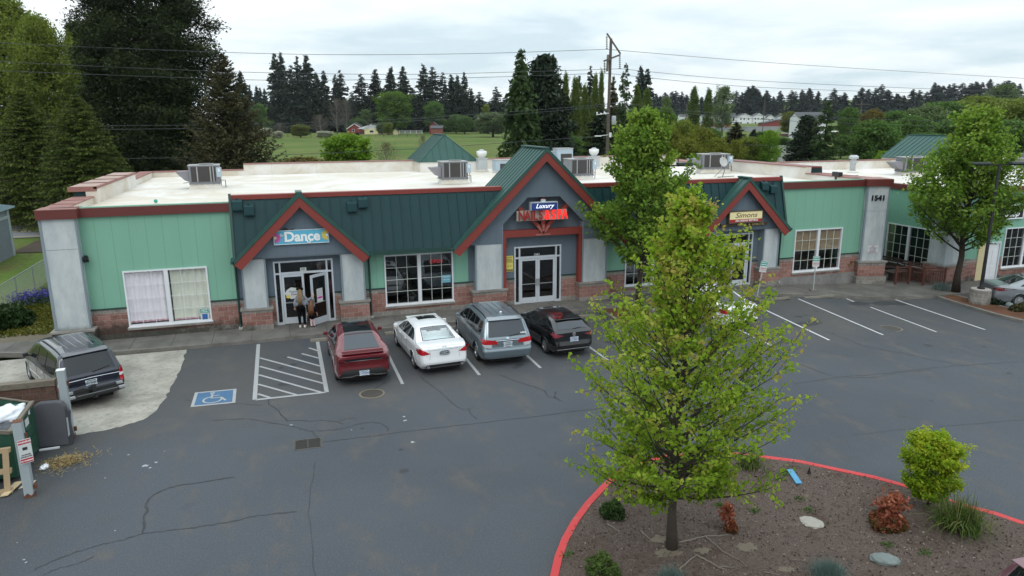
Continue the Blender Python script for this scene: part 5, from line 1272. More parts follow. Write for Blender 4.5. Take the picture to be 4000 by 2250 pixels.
def board(name,label,cat,loc,wd,ht,lines,bg,ink,yaw=0,post=None,extra=None,group=None,lean=0):
    """small flat sign: coloured panel(s) plus text lines (text, size, dz)"""
    t=thing(name,label,cat,loc,yaw,group)
    z0=0
    if post:
        w=MB();w.tube([(0,.02,.0),(0,.02,post+ht*.4)],.028,8);w.build('post',GALV,t);w=MB();w.prism([(-.2,-.0),(.2,0),(.17,.24),(-.17,.24)],lambda a,b,d:(a,d,b),-.15,.17);w.build('concrete_foot',KERB,t,bevel=.02);z0=post
    w=MB();panel(w,-wd/2,wd/2,z0-ht/2,z0+ht/2,-.012,0);w.build('panel',bg,t)
    for (x0,x1,a,b,m) in (extra or []):w=MB();panel(w,x0*wd/2,x1*wd/2,z0+a*ht/2,z0+b*ht/2,-.015,-.0125);w.build('colour_field',m,t)
    for s_,size,dz_,m in lines:text('lettering',s_,size,m or ink,facing(0,-.0165,z0+dz_),t,.001,off=.002)
    return t
PWH=mat('sign_panel_white',(.60,.61,.60),.5,var=.04);INK=mat('sign_ink',(.03,.03,.03),.5);GRN=mat('sign_green',(.02,.28,.22),.5);REDI=mat('sign_red_ink',(.45,.02,.03),.5);YLW=mat('sign_yellow',(.72,.62,.14),.5,var=.05);PUR=mat('sign_purple_ink',(.10,.05,.16),.5)
p=ony(1450+1107/2.07,550+995/2.07,-.03);board('notice_sign','yellow social distancing notice beside the spa doors','sign',(p.x,-.02,p.z),.5,.76,[('PRACTICE',.085,.30,None),('SOCIAL',.12,.19,None),('DISTANCING',.075,.09,None),('o  o  o',.12,-.10,None),('STAY 6 FEET APART',.042,-.31,YLW)],YLW,INK,extra=[(-.92,.92,-.93,-.72,INK)])
board('notice_sign','white no loitering notice on the address pillar','sign',tuple(pil.matrix_basis @ Vector((0,0,0))+Matrix.Rotation(R(-16),3,'Z')@ Vector((.02,-.515,2.12))),.60,.44,[('NO',.095,.14,None),('LOITERING',.095,.045,None),('ON THIS',.085,-.05,None),('PROPERTY',.09,-.145,None)],PWH,PUR,R(-16),extra=[(-.97,.97,.93,.98,REDI),(-.97,.97,-.98,-.93,REDI)])
def reserved(label,x,y,yaw):
    return board('parking_sign',label,'parking sign',(x,y,gz(x,y)),.36,.56,[('RESERVED',.062,.20,WTX),('PARKING',.07,.10,WTX),('SIMONS',.08,-.09,REDI),('CUSTOMERS ONLY',.035,-.18,REDI)],PWH,INK,yaw,1.75,[(-.93,.93,.1,.93,GRN)],'reserved parking signs on posts')
p=ong(2900+615/2.229,1050+217/2.229);reserved('green and white reserved parking sign in front of the bamboo blind window',p.x,p.y,R(-18));reserved('reserved parking sign tilted beside the bistro pilaster, mostly behind leaves',22.35,-2.7,R(-12)).rotation_euler=(0,R(8),R(-12))
board('window_notice','green wheelchair parking notice in the curtained window','sign',(-3.36,-.045,.90),.34,.5,[('RESERVED',.055,.19,WTX),('PARKING',.06,.11,WTX)],PWH,INK,extra=[(-.95,.95,.25,.95,GRN),(-.62,.62,-.85,.1,mat('sign_blue',(.03,.12,.35),.5))])
p=ony(1450+525/2.07,550+975/2.07,.06);t=thing('neon_sign','small red lit neon sign hanging in the dark grid window','sign',(p.x,.06,p.z))
text('lettering','OPEN',.24,mat('neon_red',(1.,.08,.10),.4,emit=.9),facing(0,0,0),t,.008);w=MB();w.box(-.42,.42,.015,.03,-.15,.15);w.build('backing',BLK,t)
p=ony(1450+607/2.07,550+1115/2.07,.0);board('window_notice','pale blue paper in the dark grid window','sign',(p.x,.012,p.z),.42,.36,[('WALK INS',.06,.08,None),('WELCOME',.06,-.04,None)],mat('notice_blue',(.14,.36,.46),.5),mat('notice_pale_ink',(.5,.65,.7),.5))
p=ony(1450+335/2.07,550+1285/2.07,.1);t=thing('flower_pot','pale pot with a small plant on the sill of the dark grid window','plant pot',(p.x,.3,.66))
w=MB();w.lathe([(.08,0),(.11,.16),(.125,.17),(.125,.2),(.1,.2)],14);w.build('pot',WHT,t,True)
t2=thing('potted_plant','leafy houseplant behind the dark grid window glass','plant',(5.4,.5,.62));w=MB()
for k in range(70):
    a,r_,z=rg.uniform(0,6.3),rg.uniform(.05,.35),rg.uniform(.1,.9);c=Vector((r_*math.cos(a),r_*math.sin(a)*.5,z));d=Vector((math.cos(a),math.sin(a),.4))*.12;n_=d.cross(Vector((0,0,1))).normalized()*.04;w.face(c,c+d*.5+n_,c+d,c+d*.5-n_)
w.build('leaves',mat('houseplant_green',(.03,.07,.02),.6),t2);w=MB();w.lathe([(.12,0),(.16,.2)],12);w.build('pot',TRIM,t2)
board('door_number','white number plate above the studio doors','sign',(.77,-.005,2.56),.26,.15,[('101',.13,0,None)],PWH,INK)
p=ony(1450+1340/2.07,550+920/2.07,.0);t=thing('door_number','white numerals on the glass above the spa doors','sign',(p.x,.02,p.z));text('numerals','1541',.16,WTX,facing(0,0,0),t,.003)
# studio decals on the glass doors
t=thing('door_decal','round white studio decal with flowers on the left glass door','sign',(.28,.02,1.52));w=MB();w.prism([(.33*math.cos(a)*(1+.05*math.cos(6*a)),.25*math.sin(a)*(1+.06*math.cos(7*a))) for a in np.linspace(0,6.2,40)],lambda a,b,d:(a,d,b),-.012,0);w.build('decal',PWH,t)
text('lettering','Festival',.13,mat('decal_teal',(.03,.16,.20),.5),facing(.02,-.014,.07),t,.001,shear=.2,off=.002);text('lettering','Dance',.13,mat('decal_plum',(.16,.03,.12),.5),facing(.06,-.014,-.05),t,.001,shear=.2,off=.002)
w=MB();w.prism([(-.22+.09*math.cos(a),-.14+.08*math.sin(a)) for a in np.linspace(0,5.9,12)],lambda a,b,d:(a,d,b),-.016,-.0125);w.build('flower',YEL,t);w=MB();w.prism([(.18+.07*math.cos(a),.17+.06*math.sin(a)) for a in np.linspace(0,5.9,12)],lambda a,b,d:(a,d,b),-.016,-.0125);w.build('flower',mat('decal_lime',(.4,.55,.15),.6),t)
dl=ent1[2];t=thing('door_poster','white poster with a pink band on the open glass door','sign',(0,0,0));hx,hy=2.03-.30-.006,.035;a_=.72;wd_=.94
ux,uy=-math.cos(a_),-math.sin(a_);cx_,cy_=hx+ux*.46,hy+uy*.46;t.location=(cx_+math.sin(a_)*-.02*-1*0-.016*math.sin(-a_)*0,cy_-.03,1.42);t.rotation_euler=(0,0,a_)
w=MB();panel(w,-.17,.17,-.30,.30,-.008,0);w.build('poster',PWH,t);w=MB();panel(w,-.145,.145,-.15,-.06,-.012,-.0085);w.build('pink_band',mat('poster_pink',(.55,.06,.30),.5),t);w=MB();panel(w,-.14,.14,-.03,.27,-.0115,-.0085);w.build('grey_field',mat('poster_grey',(.50,.50,.52),.6,var=.1,scale=20),t)
# ------------------------------------------------------------------ lamp posts, wheel stops, drains
BRZ=mat('bronze_pole',(.020,.019,.020),.6,var=.15,spec=.2)
def lamp(label,x,y,z,h,rz,base):
    t=thing('parking_lamp',label,'street lamp',(x,y,z),rz,'parking lamps with two heads')
    w=MB();w.lathe([(.17,base),(.17,base+.06),(.10,base+.07),(.085,base+.4),(.065,h)],12);w.build('pole',BRZ,t,True)
    w=MB();w.bar((-1.25,0,h),(1.25,0,h),.05,.06);w.build('cross_arm',BRZ,t)
    for s_ in (-1,1):w=MB();w.box(s_*.95-.42,s_*.95+.42,-.16,.16,h+.03,h+.14);w.build('lamp_head',mat('lamp_head_grey',(.045,.055,.052),.5),t,bevel=.02)
    if base>.2:
        rb=random.Random(5);w=MB()
        w.lathe([(.48,0),(.48,base-.04),(.44,base),(.1,base)],18);w.build('stone_base',m_block('lamp_base_block',-9,9,True),t)
    return t
lamp('bronze double headed lamp rising through the street tree by the bistro',16.45,-3.4,.1,6.75,R(-14),.25);p=ong(2900+2115/2.229,1050+312/2.229,.1);zt_=6.9
lamp('bronze double headed lamp on a round stone base beside the right tree',p.x,p.y+.35,gz(p.x)+.1,6.95,R(-14),.75)
WS=KERB
def stop(label,x,y,rz,L=1.55):
    w=MB();w.prism([(-.10,0),(.10,0),(.07,.12),(-.07,.12)],lambda a,b,d:(d,a,b),-L/2,L/2);o=w.build('wheel_stop',m_concrete('wheel_stop_concrete',(.22,.20,.165),.6) if 'ws' not in MATS else MATS['ws'],bevel=.015);MATS['ws']=o.data.materials[0]
    o.location=(x,y,gz(x,y));o.rotation_euler=(0,0,rz);tag(o,label,'wheel stop','concrete wheel stops at the parking bays')
for (a,b,l) in (((540,255),(825,255),'concrete wheel stop beside the reserved parking sign'),((935,250),(1215,253),'concrete wheel stop right of the reserved parking sign, middle of three'),((1335,250),(1608,255),'concrete wheel stop nearest the planter with the right tree'),((150,292),(412,268),'concrete wheel stop in front of the bistro pilaster')):
    p,q=px(A8_,[a,b]);stop(l,(p.x+q.x)/2,(p.y+q.y)/2+.05,math.atan2(q.y-p.y,q.x-p.x),(q-p).length)
stop('concrete wheel stop ahead of the red crossover',1.55,-2.55,0);stop('concrete wheel stop ahead of the white four-door sedan',4.6,-2.55,0);stop('concrete wheel stop ahead of the blue-grey minivan',7.3,-2.6,0);stop('concrete wheel stop right of the black hatchback',12.7,-2.75,R(-2))
IRON=mat('cast_iron',(.05,.045,.04),.6,var=.3,scale=8,fine=.4)
def manhole(label,x,y,r):
    t=thing('manhole',label,'manhole cover',(x,y,gz(x,y)),.3)
    w=MB();w.lathe([(r,.003),(r,.012),(r-.02,.014)],32);w.build('cover',IRON,t)
    w=MB();k=int(r/.06)
    for i in range(-k,k+1):
        for j in range(-k,k+1):
            if math.hypot(i,j)*.065<r*.86 and (i+j)% 2==0:w.box(i*.065-.022,i*.065+.022,j*.065-.022,j*.065+.022,.0135,.02)
    w.build('tread',mat('iron_stud',(.10,.088,.072),.6),t);w=MB();w.lathe([(r+.07,.002),(r+.07,.008),(r+.012,.010)],32);w.build('collar',mat('sandy_collar',(.17,.14,.10),.9,var=.2,scale=6),t)
manhole('round studded manhole cover behind the red crossover',2.45,-9.15,.36);p=px(A8_,[(1290,520)])[0];manhole('round manhole cover in the empty right bays',p.x,p.y,.42)
t=thing('storm_drain','double storm drain grate in the middle of the car park','drain',(.25,-12.4,.0),R(-2))
w=MB();w.box(-.40,.40,-.34,.34,.004,.009);w.build('collar',mat('drain_collar',(.085,.078,.07),.9,var=.2,scale=5),t);w=MB();w.box(-.35,.35,-.28,.28,.009,.011);w.build('pit',WELL,t)
for s_ in (-1,1):
    w=MB()
    for k in range(11):y=-.26+k*.052;w.bar((s_*.175-.15,y,.016),(s_*.175+.15,y+.035*s_*.0+.02,.016),.022,.008)
    for xx in (-.165,.165):w.box(s_*.175+xx-.012,s_*.175+xx+.012,-.28,.28,.0115,.022)
    w.build('grate',IRON,t)
# ------------------------------------------------------------------ planter strips
MULCH=m_concrete('bark_mulch',(.13,.055,.028),.8)
pl=px(A8_,[(1650,235),(1800,290),(2000,350),(2200,410),(2452,470)]);pts_=[(q.x,q.y) for q in pl]
e0,e1=pts_[0],pts_[-1]
inner=[(e0[0]+1.2,e0[1]+.9),(pts_[1][0]+1.3,pts_[1][1]+.9),(pts_[2][0]+1.5,pts_[2][1]+.7),(pts_[3][0]+1.7,pts_[3][1]+.6),(e1[0]+1.9,e1[1]+.5)]
ribbon('kerb',[inner[0]]+[(e0[0]+.3,e0[1]+.7)]+pts_,.2,KERB,-.02,.15,sub=4);ribbon('kerb',inner,.14,KERB,-.02,.13,sub=3)
sheet('planter_bed',pts_+inner[::-1],MULCH,.10)
sheet('planter_bed',[(14.1,-2.1),(17.6,-2.1),(17.6,-5.6),(14.1,-5.6)],MULCH,.09);ribbon('kerb',[(14.05,-2.1),(14.05,-5.65),(17.65,-5.65),(17.65,-2.1)],.16,KERB,-.02,.15,sub=2)
# ------------------------------------------------------------------ bin enclosure
POSTM=mat('weathered_grey_paint',(.34,.385,.40),.6,var=.15,scale=2,fine=.25);RUST=mat('rust',(.13,.05,.025),.85,var=.3,scale=6)
def post(label,x,y,h,cap):
    t=thing('gate_post',label,'post',(x,y,0),R(4));w=MB();w.box(-.10,.10,-.10,.10,0,h);w.build('shaft',POSTM,t,bevel=.012)
    w=MB();w.box(-.105,.105,-.105,.105,h,h+.012);w.build('cap_plate',cap,t);w=MB();w.prism([(-.104,0),(.104,0),(.104,.10),(.05,.05),(-.02,.12),(-.104,.05)],lambda a,b,d:(a,d,b),-.104,.104);w.build('rust_foot',RUST,t)
    w=MB();w.bar((.10,0,h*.12),(.17,0,h*.12),.08,.12);w.bar((.10,0,h*.8),(.14,.03,h*.8),.05,.14);w.build('hinge',RUST,t);return t
pst=post('rusty topped pale grey gate post with a warning sign',-6.3,-13.2,1.95,RUST);post('pale grey gate post with a white cap at the block wall end',-6.22,-9.75,2.05,WHT)
t=board('warning_sign','red and white camera warning sign on the rusty gate post','sign',(-6.20,-13.315,1.22),.27,.60,[('WARNING',.058,.235,WTX),('24 HOUR',.045,-.09,None),('SURVEILLANCE',.034,-.14,None),('NO DUMPING',.040,-.24,WTX)],PWH,INK,R(28),extra=[(-.95,.95,.62,.95,REDI),(-.95,.95,-.95,-.62,REDI),(-.4,.35,.10,.35,INK)])
w=MB();w.box(-16,-6.42,-9.78,-9.58,0,1.62);bw=thing('enclosure_wall','dirty brown block wall of the bin enclosure','wall',(-9,-9.68,0))
bm_=NT('enclosure_block');v_=bm_.obj();x_,y_,z_=bm_.sep(v_);br_=bm_.n('ShaderNodeTexBrick',offset=.5);bm_.l(bm_.comb(bm_.math('ADD',x_,y_),z_),br_.inputs['Vector'])
for k_,q_ in (('Scale',1),('Brick Width',.41),('Row Height',.205),('Mortar Size',.006)):br_.inputs[k_].default_value=q_
br_.inputs['Color1'].default_value=(.10,.055,.042,1);br_.inputs['Color2'].default_value=(.13,.075,.058,1);br_.inputs['Mortar'].default_value=(.16,.13,.11,1)
bm_.bsdf(bm_.mix(bm_.step(bm_.noise(2.5,6,v_,.75),.5,.75),br_.outputs[0],(.03,.028,.022)),.95,0,bm_.bump(bm_.noise(14,4,v_),.5,.03),.2);w.build('masonry',bm_.m,bw,world=True)
w=MB();w.box(-16,-6.40,-9.81,-9.55,1.62,1.78);w.build('cap_course',m_concrete('mossy_cap',(.21,.18,.14),.8),bw,world=True)
BING=NT('dumpster_green');v_=BING.obj();n_=BING.noise(3,6,v_,.75);BING.bsdf(BING.mix(BING.step(BING.noise(6,6,BING.scalev(v_,(1,1,.3)),.8),.6,.72),BING.mix(n_,(.008,.045,.026),(.015,.075,.042)),(.22,.25,.23)),.55);BING=BING.m
dp=thing('dumpster','scuffed dark green dumpster heaped with white bags','dumpster',(-7.75,-11.35,0))
X0,X1=-.95,.95;th=.05;ZL_,ZR_=2.0,1.42;zs_=lambda x:ZR_+(ZL_-ZR_)*(X1-x)/(X1-X0)
prof=[(X0,.12),(X1,.12),(X1,ZR_),(X0,ZL_)]
w=MB();w.prism(prof,lambda a,b,d:(a,d,b),.83,.88);w.prism([(X0,.12),(X1,.12),(X1,ZR_-.1),(X0,ZL_-.25)],lambda a,b,d:(a,d,b),-.92,-.87)
w.box(X1-th,X1,-.87,.83,.12,ZR_-.05);w.box(X0,X0+th,-.87,.83,.12,ZL_-.2);w.box(X0+th,X1-th,-.87,.83,.12,.17);w.build('bin_body',BING,dp)
w=MB();w.bar((X1-.01,-.94,ZR_-.08),(X1-.01,.90,ZR_+.02),.11,.07);w.bar((X0,.86,ZL_+.01),(X1,.86,ZR_+.01),.06,.05);w.bar((X0,-.93,ZL_-.24),(X1,-.93,ZR_-.09),.06,.09);w.build('rim',mat('scuffed_rim',(.14,.12,.09),.7,var=.3,scale=6),dp)
w=MB();w.bar((X1+.03,.15,.75),(X1+.03,.15,1.0),.08,.35);w.bar((X1+.05,-.6,.55),(X1+.05,.5,.55),.06,.12);w.build('fork_pocket',BING,dp)
for x,y,z in ((.52,.25,1.22),(.52,-.45,1.0)):w=MB();w.box(X1+.002,X1+.006,y-.14,y+.14,z-.2,z);w.build('decal',PWH,dp)
w=MB();rb=random.Random(9)
def lump(cx,cy,cz,sx,sy,sz,m,name,label,cat,rough=.22,seed=0,group=None):
    """crumpled closed form"""
    r_=random.Random(seed);bm=bmesh.new();bmesh.ops.create_icosphere(bm,subdivisions=4,radius=1)
    ph=[(Vector((r_.gauss(0,1),r_.gauss(0,1),r_.gauss(0,1))).normalized(),r_.uniform(2.5,8),r_.uniform(0,6)) for _ in range(12)]
    for v in bm.verts:
        d=1+rough*sum(abs(math.sin(f*v.co.dot(k)+q))-.5 for k,f,q in ph)/5;v.co=Vector((v.co.x*sx*d,v.co.y*sy*d,v.co.z*sz*d))
    me=bpy.data.meshes.new(name);bm.to_mesh(me);bm.free();me.materials.append(m);me.polygons.foreach_set('use_smooth',[True]*len(me.polygons))
    o=link_mesh(name,me);o.location=(cx,cy,cz);o.rotation_euler=(0,0,r_.uniform(0,6));return tag(o,label,cat,group)
BAGW=mat('white_plastic_bag',(.70,.72,.76),.35,var=.05);BAGK=mat('dark_plastic_bag',(.03,.035,.045),.35)
lump(-7.25,-11.0,1.28,.5,.34,.24,BAGW,'rubbish_bag','large shiny white rubbish bag on top of the dumpster heap','rubbish bag',.5,1);lump(-7.75,-11.5,1.2,.4,.3,.26,BAGW,'rubbish_bag','white rubbish bag at the front left of the dumpster heap','rubbish bag',.5,2)
lump(-7.2,-11.7,1.12,.42,.36,.2,BAGK,'rubbish_bag','dark rubbish bag under the white bags near the dumpster front','rubbish bag',.5,3);lump(-7.9,-10.9,1.25,.5,.4,.24,BAGK,'rubbish_bag','dark rubbish bag at the back of the dumpster','rubbish bag',.5,4);lump(-7.1,-10.72,1.32,.3,.22,.14,mat('green_plastic',(.04,.10,.08),.4),'rubbish_bag','crumpled green plastic at the raised rear corner of the dumpster','rubbish bag',.5,6)
# leaning upholstered panel
up=thing('sofa_base','grey upholstered sofa panel leaning on the gate post','sofa',(-6.53,-10.22,0),R(-5));FAB=mat('grey_fabric',(.085,.085,.095),.95,var=.12,scale=5,bump=.2)
w=MB();cr_=[(-.40,0),(.40,0),(.40,1.12),(.33,1.24),(.20,1.28),(-.22,1.28),(-.36,1.22),(-.40,1.1)]
w.prism(cr_,lambda a,b,d:(a,d+b*.10,b),-.10,.10);w.build('panel',FAB,up,bevel=.04);w=MB();w.prism([(.36,.02),(.47,.0),(.52,.25),(.46,.62),(.50,.95),(.41,1.05)],lambda a,b,d:(a,d+b*.10,b),-.06,.05);w.build('loose_cover',mat('dark_fabric',(.05,.05,.058),.95,var=.2,scale=4),up);w=MB();w.prism([(.41,.25),(.455,.3),(.445,.8),(.41,.8)],lambda a,b,d:(a,d+b*.10,b),-.09,-.062);w.build('pale_lining',POSTM,up)
pa=thing('pallet','broken wooden pallet leaning on the dumpster front','pallet',(-7.32,-12.98,0),R(3));WOOD=mat('pallet_wood',(.36,.26,.15),.85,var=.3,scale=3,fine=.4)
lean_=lambda a,b,d:(a,.50*b*.7+d,b)
for x in (-.42,-.12,.18,.48):w=MB();w.prism([(x-.065,.02),(x+.065,.02),(x+.06+rb.uniform(-.02,.02),1.05),(x-.06,1.05)],lean_,-.02,.0);w.build('board',WOOD,pa)
for z in (.06,.52,1.0):w=MB();w.prism([(-.52,z-.05),(.58,z-.05),(.58,z+.05),(-.52,z+.05)],lean_,.0,.09);w.build('bearer',WOOD,pa)
w=MB();w.prism([(-.03,-.01),(.13,0),(.30,.62),(.12,.60)],lambda a,b,d:(a,b*.9+d*.2,.04+d+b*.1),0,.02);o=w.build('plywood_scrap',mat('raw_ply',(.50,.38,.23),.85,var=.15,scale=4));o.location=(-6.92,-13.1,0);tag(o,'tan plywood offcut lying against the pallet','wood')
w=MB();w.box(-.5,.16,-.24,.15,.006,.012);o=w.build('cardboard_sheet',mat('cardboard',(.50,.42,.33),.9,var=.1));o.location=(-7.05,-13.42,0);o.rotation_euler=(0,0,R(14));tag(o,'pale cardboard sheet flat on the ground by the pallet','cardboard')
w=MB();w.prism([(0,0),(.28,.06),(.30,.34),(.06,.30)],lambda a,b,d:(a,b,.01+d+.05*a),0,.006);o=w.build('cardboard_piece',MATS['cardboard']);o.location=(-6.68,-12.75,0);tag(o,'pale cardboard piece tucked behind the gate post','cardboard')
w=MB();w.box(-.24,.24,-.04,.04,.005,.04);o=w.build('white_plank',WHT);o.location=(-6.58,-10.46,0);o.rotation_euler=(0,0,R(4));tag(o,'short white plank in front of the grey sofa panel','plank')
lump(-6.38,-11.72,.05,.11,.08,.05,BAGW,'tissue','crumpled white tissue beside the straw','litter',.6,5)
w=MB();sr=random.Random(4)
for k in range(1500):
    a,r_=sr.uniform(0,6.3),abs(sr.gauss(0,.31));x,y=-5.93+r_*1.05*math.cos(a),-11.5+r_*.95*math.sin(a);th_=sr.uniform(0,3.14);L_=sr.uniform(.03,.11);d=Vector((math.cos(th_),math.sin(th_),sr.uniform(-.2,.4)))*L_;c=Vector((x,y,.012+max(0,.13-.2*r_)*sr.random()));n_=Vector((-d.y,d.x,0)).normalized()*.006;w.cur=sr.choice((0,0,0,1));w.face(c-n_,c+n_,c+d+n_,c+d-n_)
tag(w.build('straw_litter',[mat('straw',(.30,.22,.09),.9,var=.3,scale=9),mat('brown_straw',(.10,.055,.03),.9)],fix=False),'heap of yellow straw spilled on the asphalt by the dumpster','straw',kind='stuff')
# ------------------------------------------------------------------ benches and railing on the corner patio
def bench(label,x,y,rz):
    t=thing('picnic_bench',label,'bench',(x,y,gz(x)+.14),rz,'dark benches on the corner patio');Bw=mat('dark_bench_wood',(.07,.05,.042),.8,var=.25,scale=4)
    for k in range(3):w=MB();w.box(-.85,.85,-.24+k*.16,-.10+k*.16,.43,.47);w.build('seat_slat',Bw,t)
    for k in range(3):w=MB();w.bar((-.85,.28+k*.03,.62+k*.15),(.85,.28+k*.03,.62+k*.15),.03,.11);w.build('back_slat',Bw,t)
    for s_ in (-.65,.65):w=MB();w.box(s_-.06,s_+.06,-.2,.22,0,.43);w.bar((s_,.26,.3),(s_,.36,.98),.07,.05);w.build('leg',Bw,t)
bench('dark slatted bench under the wing window, farther from the railing gap',34.6,1.5,R(-80));bench('dark slatted bench under the wing window, behind the right rail',34.7,-.4,R(-80))
t=thing('patio_table','dark low table between the patio railings','table',(33.6,-.3,gz(33)+.14));w=MB();w.box(-.6,.6,-.4,.4,.5,.55);w.build('table_top',MATS['dark_bench_wood'],t);w=MB();w.box(-.3,.3,-.15,.15,0,.5);w.build('leg',MATS['dark_bench_wood'],t)
BRR=mat('rust_brown_rail',(.11,.035,.022),.6,var=.15)
def rail(label,p,q):
    p,q=Vector(p),Vector(q);t=thing('patio_railing',label,'railing',p,0,'brown railings round the patio');d=q-p;L_=d.length;rz=math.atan2(d.y,d.x);t.rotation_euler=(0,0,rz)
    for a_,b_,c_ in ((.03,.95,1.),(.02,.80,.84),(.02,.12,.16)):w=MB();w.box(0,L_,-a_,a_,b_,c_);w.build('rail',BRR,t)
    w=MB();n=max(3,int(L_/.13))
    for k in range(n+1):x=L_*k/n;w.box(x-.012,x+.012,-.012,.012,.16,.80)
    w.build('baluster',BRR,t)
    for x in (0,L_):w=MB();w.box(x-.045,x+.045,-.045,.045,0,1.05);w.build('post',BRR,t)
zz=gz(33)+.14;rail('short brown railing beside the address pillar',(32.75,-1.2,zz),(33.55,-1.35,zz));rail('brown railing in front of the wing window, right of the gap',(34.0,-1.9,zz),(35.1,-2.3,zz));rail('brown railing running back from the gap to the wing',(34.0,-1.9,zz),(34.3,-.6,zz))
# ------------------------------------------------------------------ left yard: fence, shed
STL=mat('galvanised_wire',(.30,.32,.33),.5,.3)
fe=thing('chain_link_fence','grey chain link fence beside the left end of the building','fence',(-12.9,8,0));y0,y1,hF=1.0,20.,1.32
w=MB();w.tube([(-12.95,y0,hF),(-12.85,y1,hF)],.022,6);w.build('top_rail',STL,fe,world=True)
for y in np.arange(y0,y1+.1,2.7):w=MB();x=-12.95+.1*(y-y0)/(y1-y0);w.tube([(x,y,0),(x,y,hF+.03)],.028,8);w.build('post',STL,fe,world=True)
w=MB();st_=.13
for k in range(int((y1-y0+hF)/st_)):
    for s_ in (-1,1):
        a=y0+k*st_-(hF if s_>0 else 0);p,q=(a,0),(a+s_*hF*(1 if s_>0 else 1),hF)
        if s_<0:p,q=(a,0),(a-hF,hF)
        (ya,za),(yb,zb)=p,q
        if min(ya,yb)<y0 or max(ya,yb)>y1:continue
        w.bar((-12.93,ya,za),(-12.93,yb,zb),.006,.006,(1,0,0))
w.build('wire_mesh',STL,fe,world=True,fix=False)
sh=thing('storage_shed','grey storage shed with a ribbed roller door and pale blue roof','shed',(-20.5,21.5,0));RIB=NT('roller_door');x_,y_,z_=RIB.sep(RIB.obj());fr_=RIB.math('FRACT',RIB.math('DIVIDE',z_,.11));RIB.bsdf(RIB.mix(RIB.noise(2,4),(.17,.20,.24),(.22,.255,.29)),.5,.2,RIB.bump(RIB.math('ABSOLUTE',RIB.math('SUBTRACT',fr_,.5)),1.,.06));RIB=RIB.m
w=MB();w.box(-24,-17.6,17.5,25.0,0,3.2);w.build('wall',mat('shed_grey',(.22,.24,.27),.6),sh,world=True);w=MB();w.box(-17.6,-17.55,19.0,24.2,.0,2.55);w.build('roller_door',RIB,sh,world=True);w=MB();w.box(-17.6,-17.5,24.25,24.6,0,3.2);w.box(-17.6,-17.5,18.6,18.95,0,3.2);w.box(-17.6,-17.5,18.95,24.25,2.56,2.75);w.build('door_frame',POSTM,sh,world=True)
w=MB();w.prism([(17.2,3.2),(25.3,3.2),(25.3,3.3),(21.2,3.9),(17.2,3.3)],lambda a,b,d:(d,a,b),-24.3,-17.3);w.build('roof',mat('pale_blue_roof',(.34,.45,.52),.5,.2,var=.15),sh,world=True)
# ------------------------------------------------------------------ the planted island
ISL=[(u*K,v*K) for u,v in ((1394,1449),(1405,1400),(1422,1355),(1447,1310),(1480,1265),(1520,1222),(1562,1185),(1605,1162),(1680,1148),(1760,1140),(1843,1140),(1930,1150),(2010,1160),(2095,1178),(2200,1200),(2280,1222),(2350,1247),(2415,1268),(2500,1290),(2576,1316))]
Ip=[onz(u,v,.13) for u,v in ISL];Ip=[(p.x,p.y) for p in Ip];a,b=Ip[0],Ip[1]
Ip=[(a[0]-.6,a[1]-3.0)]+Ip+[(Ip[-1][0]+.9,Ip[-1][1]-1.6),(Ip[-1][0]+1.5,Ip[-1][1]-4)]
RED=NT('red_kerb_paint');v_=RED.obj();RED.bsdf(RED.mix(RED.step(RED.noise(5,6,v_,.75),.55,.75),RED.mix(RED.noise(1.2,4),(.47,.030,.034),(.58,.05,.05)),(.30,.17,.15)),.7,0,RED.bump(RED.noise(40,3,v_),.2,.01));RED=RED.m
ribbon('red_kerb',Ip,.16,RED,-.02,.15,sub=5)
ML=NT('island_mulch');v_=ML.obj();n1_,n2_,n3_=ML.noise(26,4,v_,.8),ML.noise(1.1,5,v_,.7,.6),ML.noise(70,2,v_,.8)
c_=ML.mix(ML.step(n1_,.35,.68),(.075,.054,.044),(.18,.135,.115));c_=ML.mix(ML.step(n3_,.5,.72),c_,(.20,.16,.14));c_=ML.mix(ML.math('MULTIPLY',ML.step(n2_,.5,.68),.55),c_,(.075,.045,.03));c_=ML.mix(ML.math('MULTIPLY',ML.step(ML.noise(.9,5,ML.scalev(v_,(1,1.4,1)),.7,.5),.63,.7),.6),c_,(.22,.185,.14))
ML.bsdf(c_,.95,0,ML.bump(ML.math('ADD',n1_,n3_),.9,.03),.15);ML=ML.m
def mound(x,y):return .09*math.sin(x*.9+1)*math.sin(y*.8)+.05
def isheet():
    V=[Vector(p) for p in Ip];n=len(V);xs=[p[0] for p in Ip];ys=[p[1] for p in Ip];ks=[Vector((x+.01,y+.013)) for x in np.arange(min(xs),max(xs),.4) for y in np.arange(min(ys),max(ys),.4)]
    vv,ee,ff,*_=geometry.delaunay_2d_cdt(V+ks,[(i,(i+1)% n) for i in range(n)],[list(range(n))],1,1e-5)
    w=MB();w.v=[(p.x,p.y,.11+max(0,mound(p.x,p.y))*min(1,min((p-q).length for q in V[1:-1])/.8)) for p in vv];w.f=[tuple(f) for f in ff];w.m=[0]*len(ff)
    me=w.mesh('island_bed',ML,True);[p.flip() for p in me.polygons if p.normal.z<0];return tag(link_mesh('island_bed',me),kind='structure')
isl=isheet();isl_t=BVHTree.FromPolygons([v.co for v in isl.data.vertices],[tuple(p.vertices) for p in isl.data.polygons])
def on_isl(u,v):
    h=isl_t.ray_cast(CAMP,ray(u,v).normalized())[0];return h if h is not None else onz(u,v,.13)
def isl_z(x,y):
    h=isl_t.ray_cast(Vector((x,y,3)),Vector((0,0,-1)))[0];return h.z if h is not None else .12
S2_z=lambda a,b:(2100+a/1.356,1650+b/1.356)
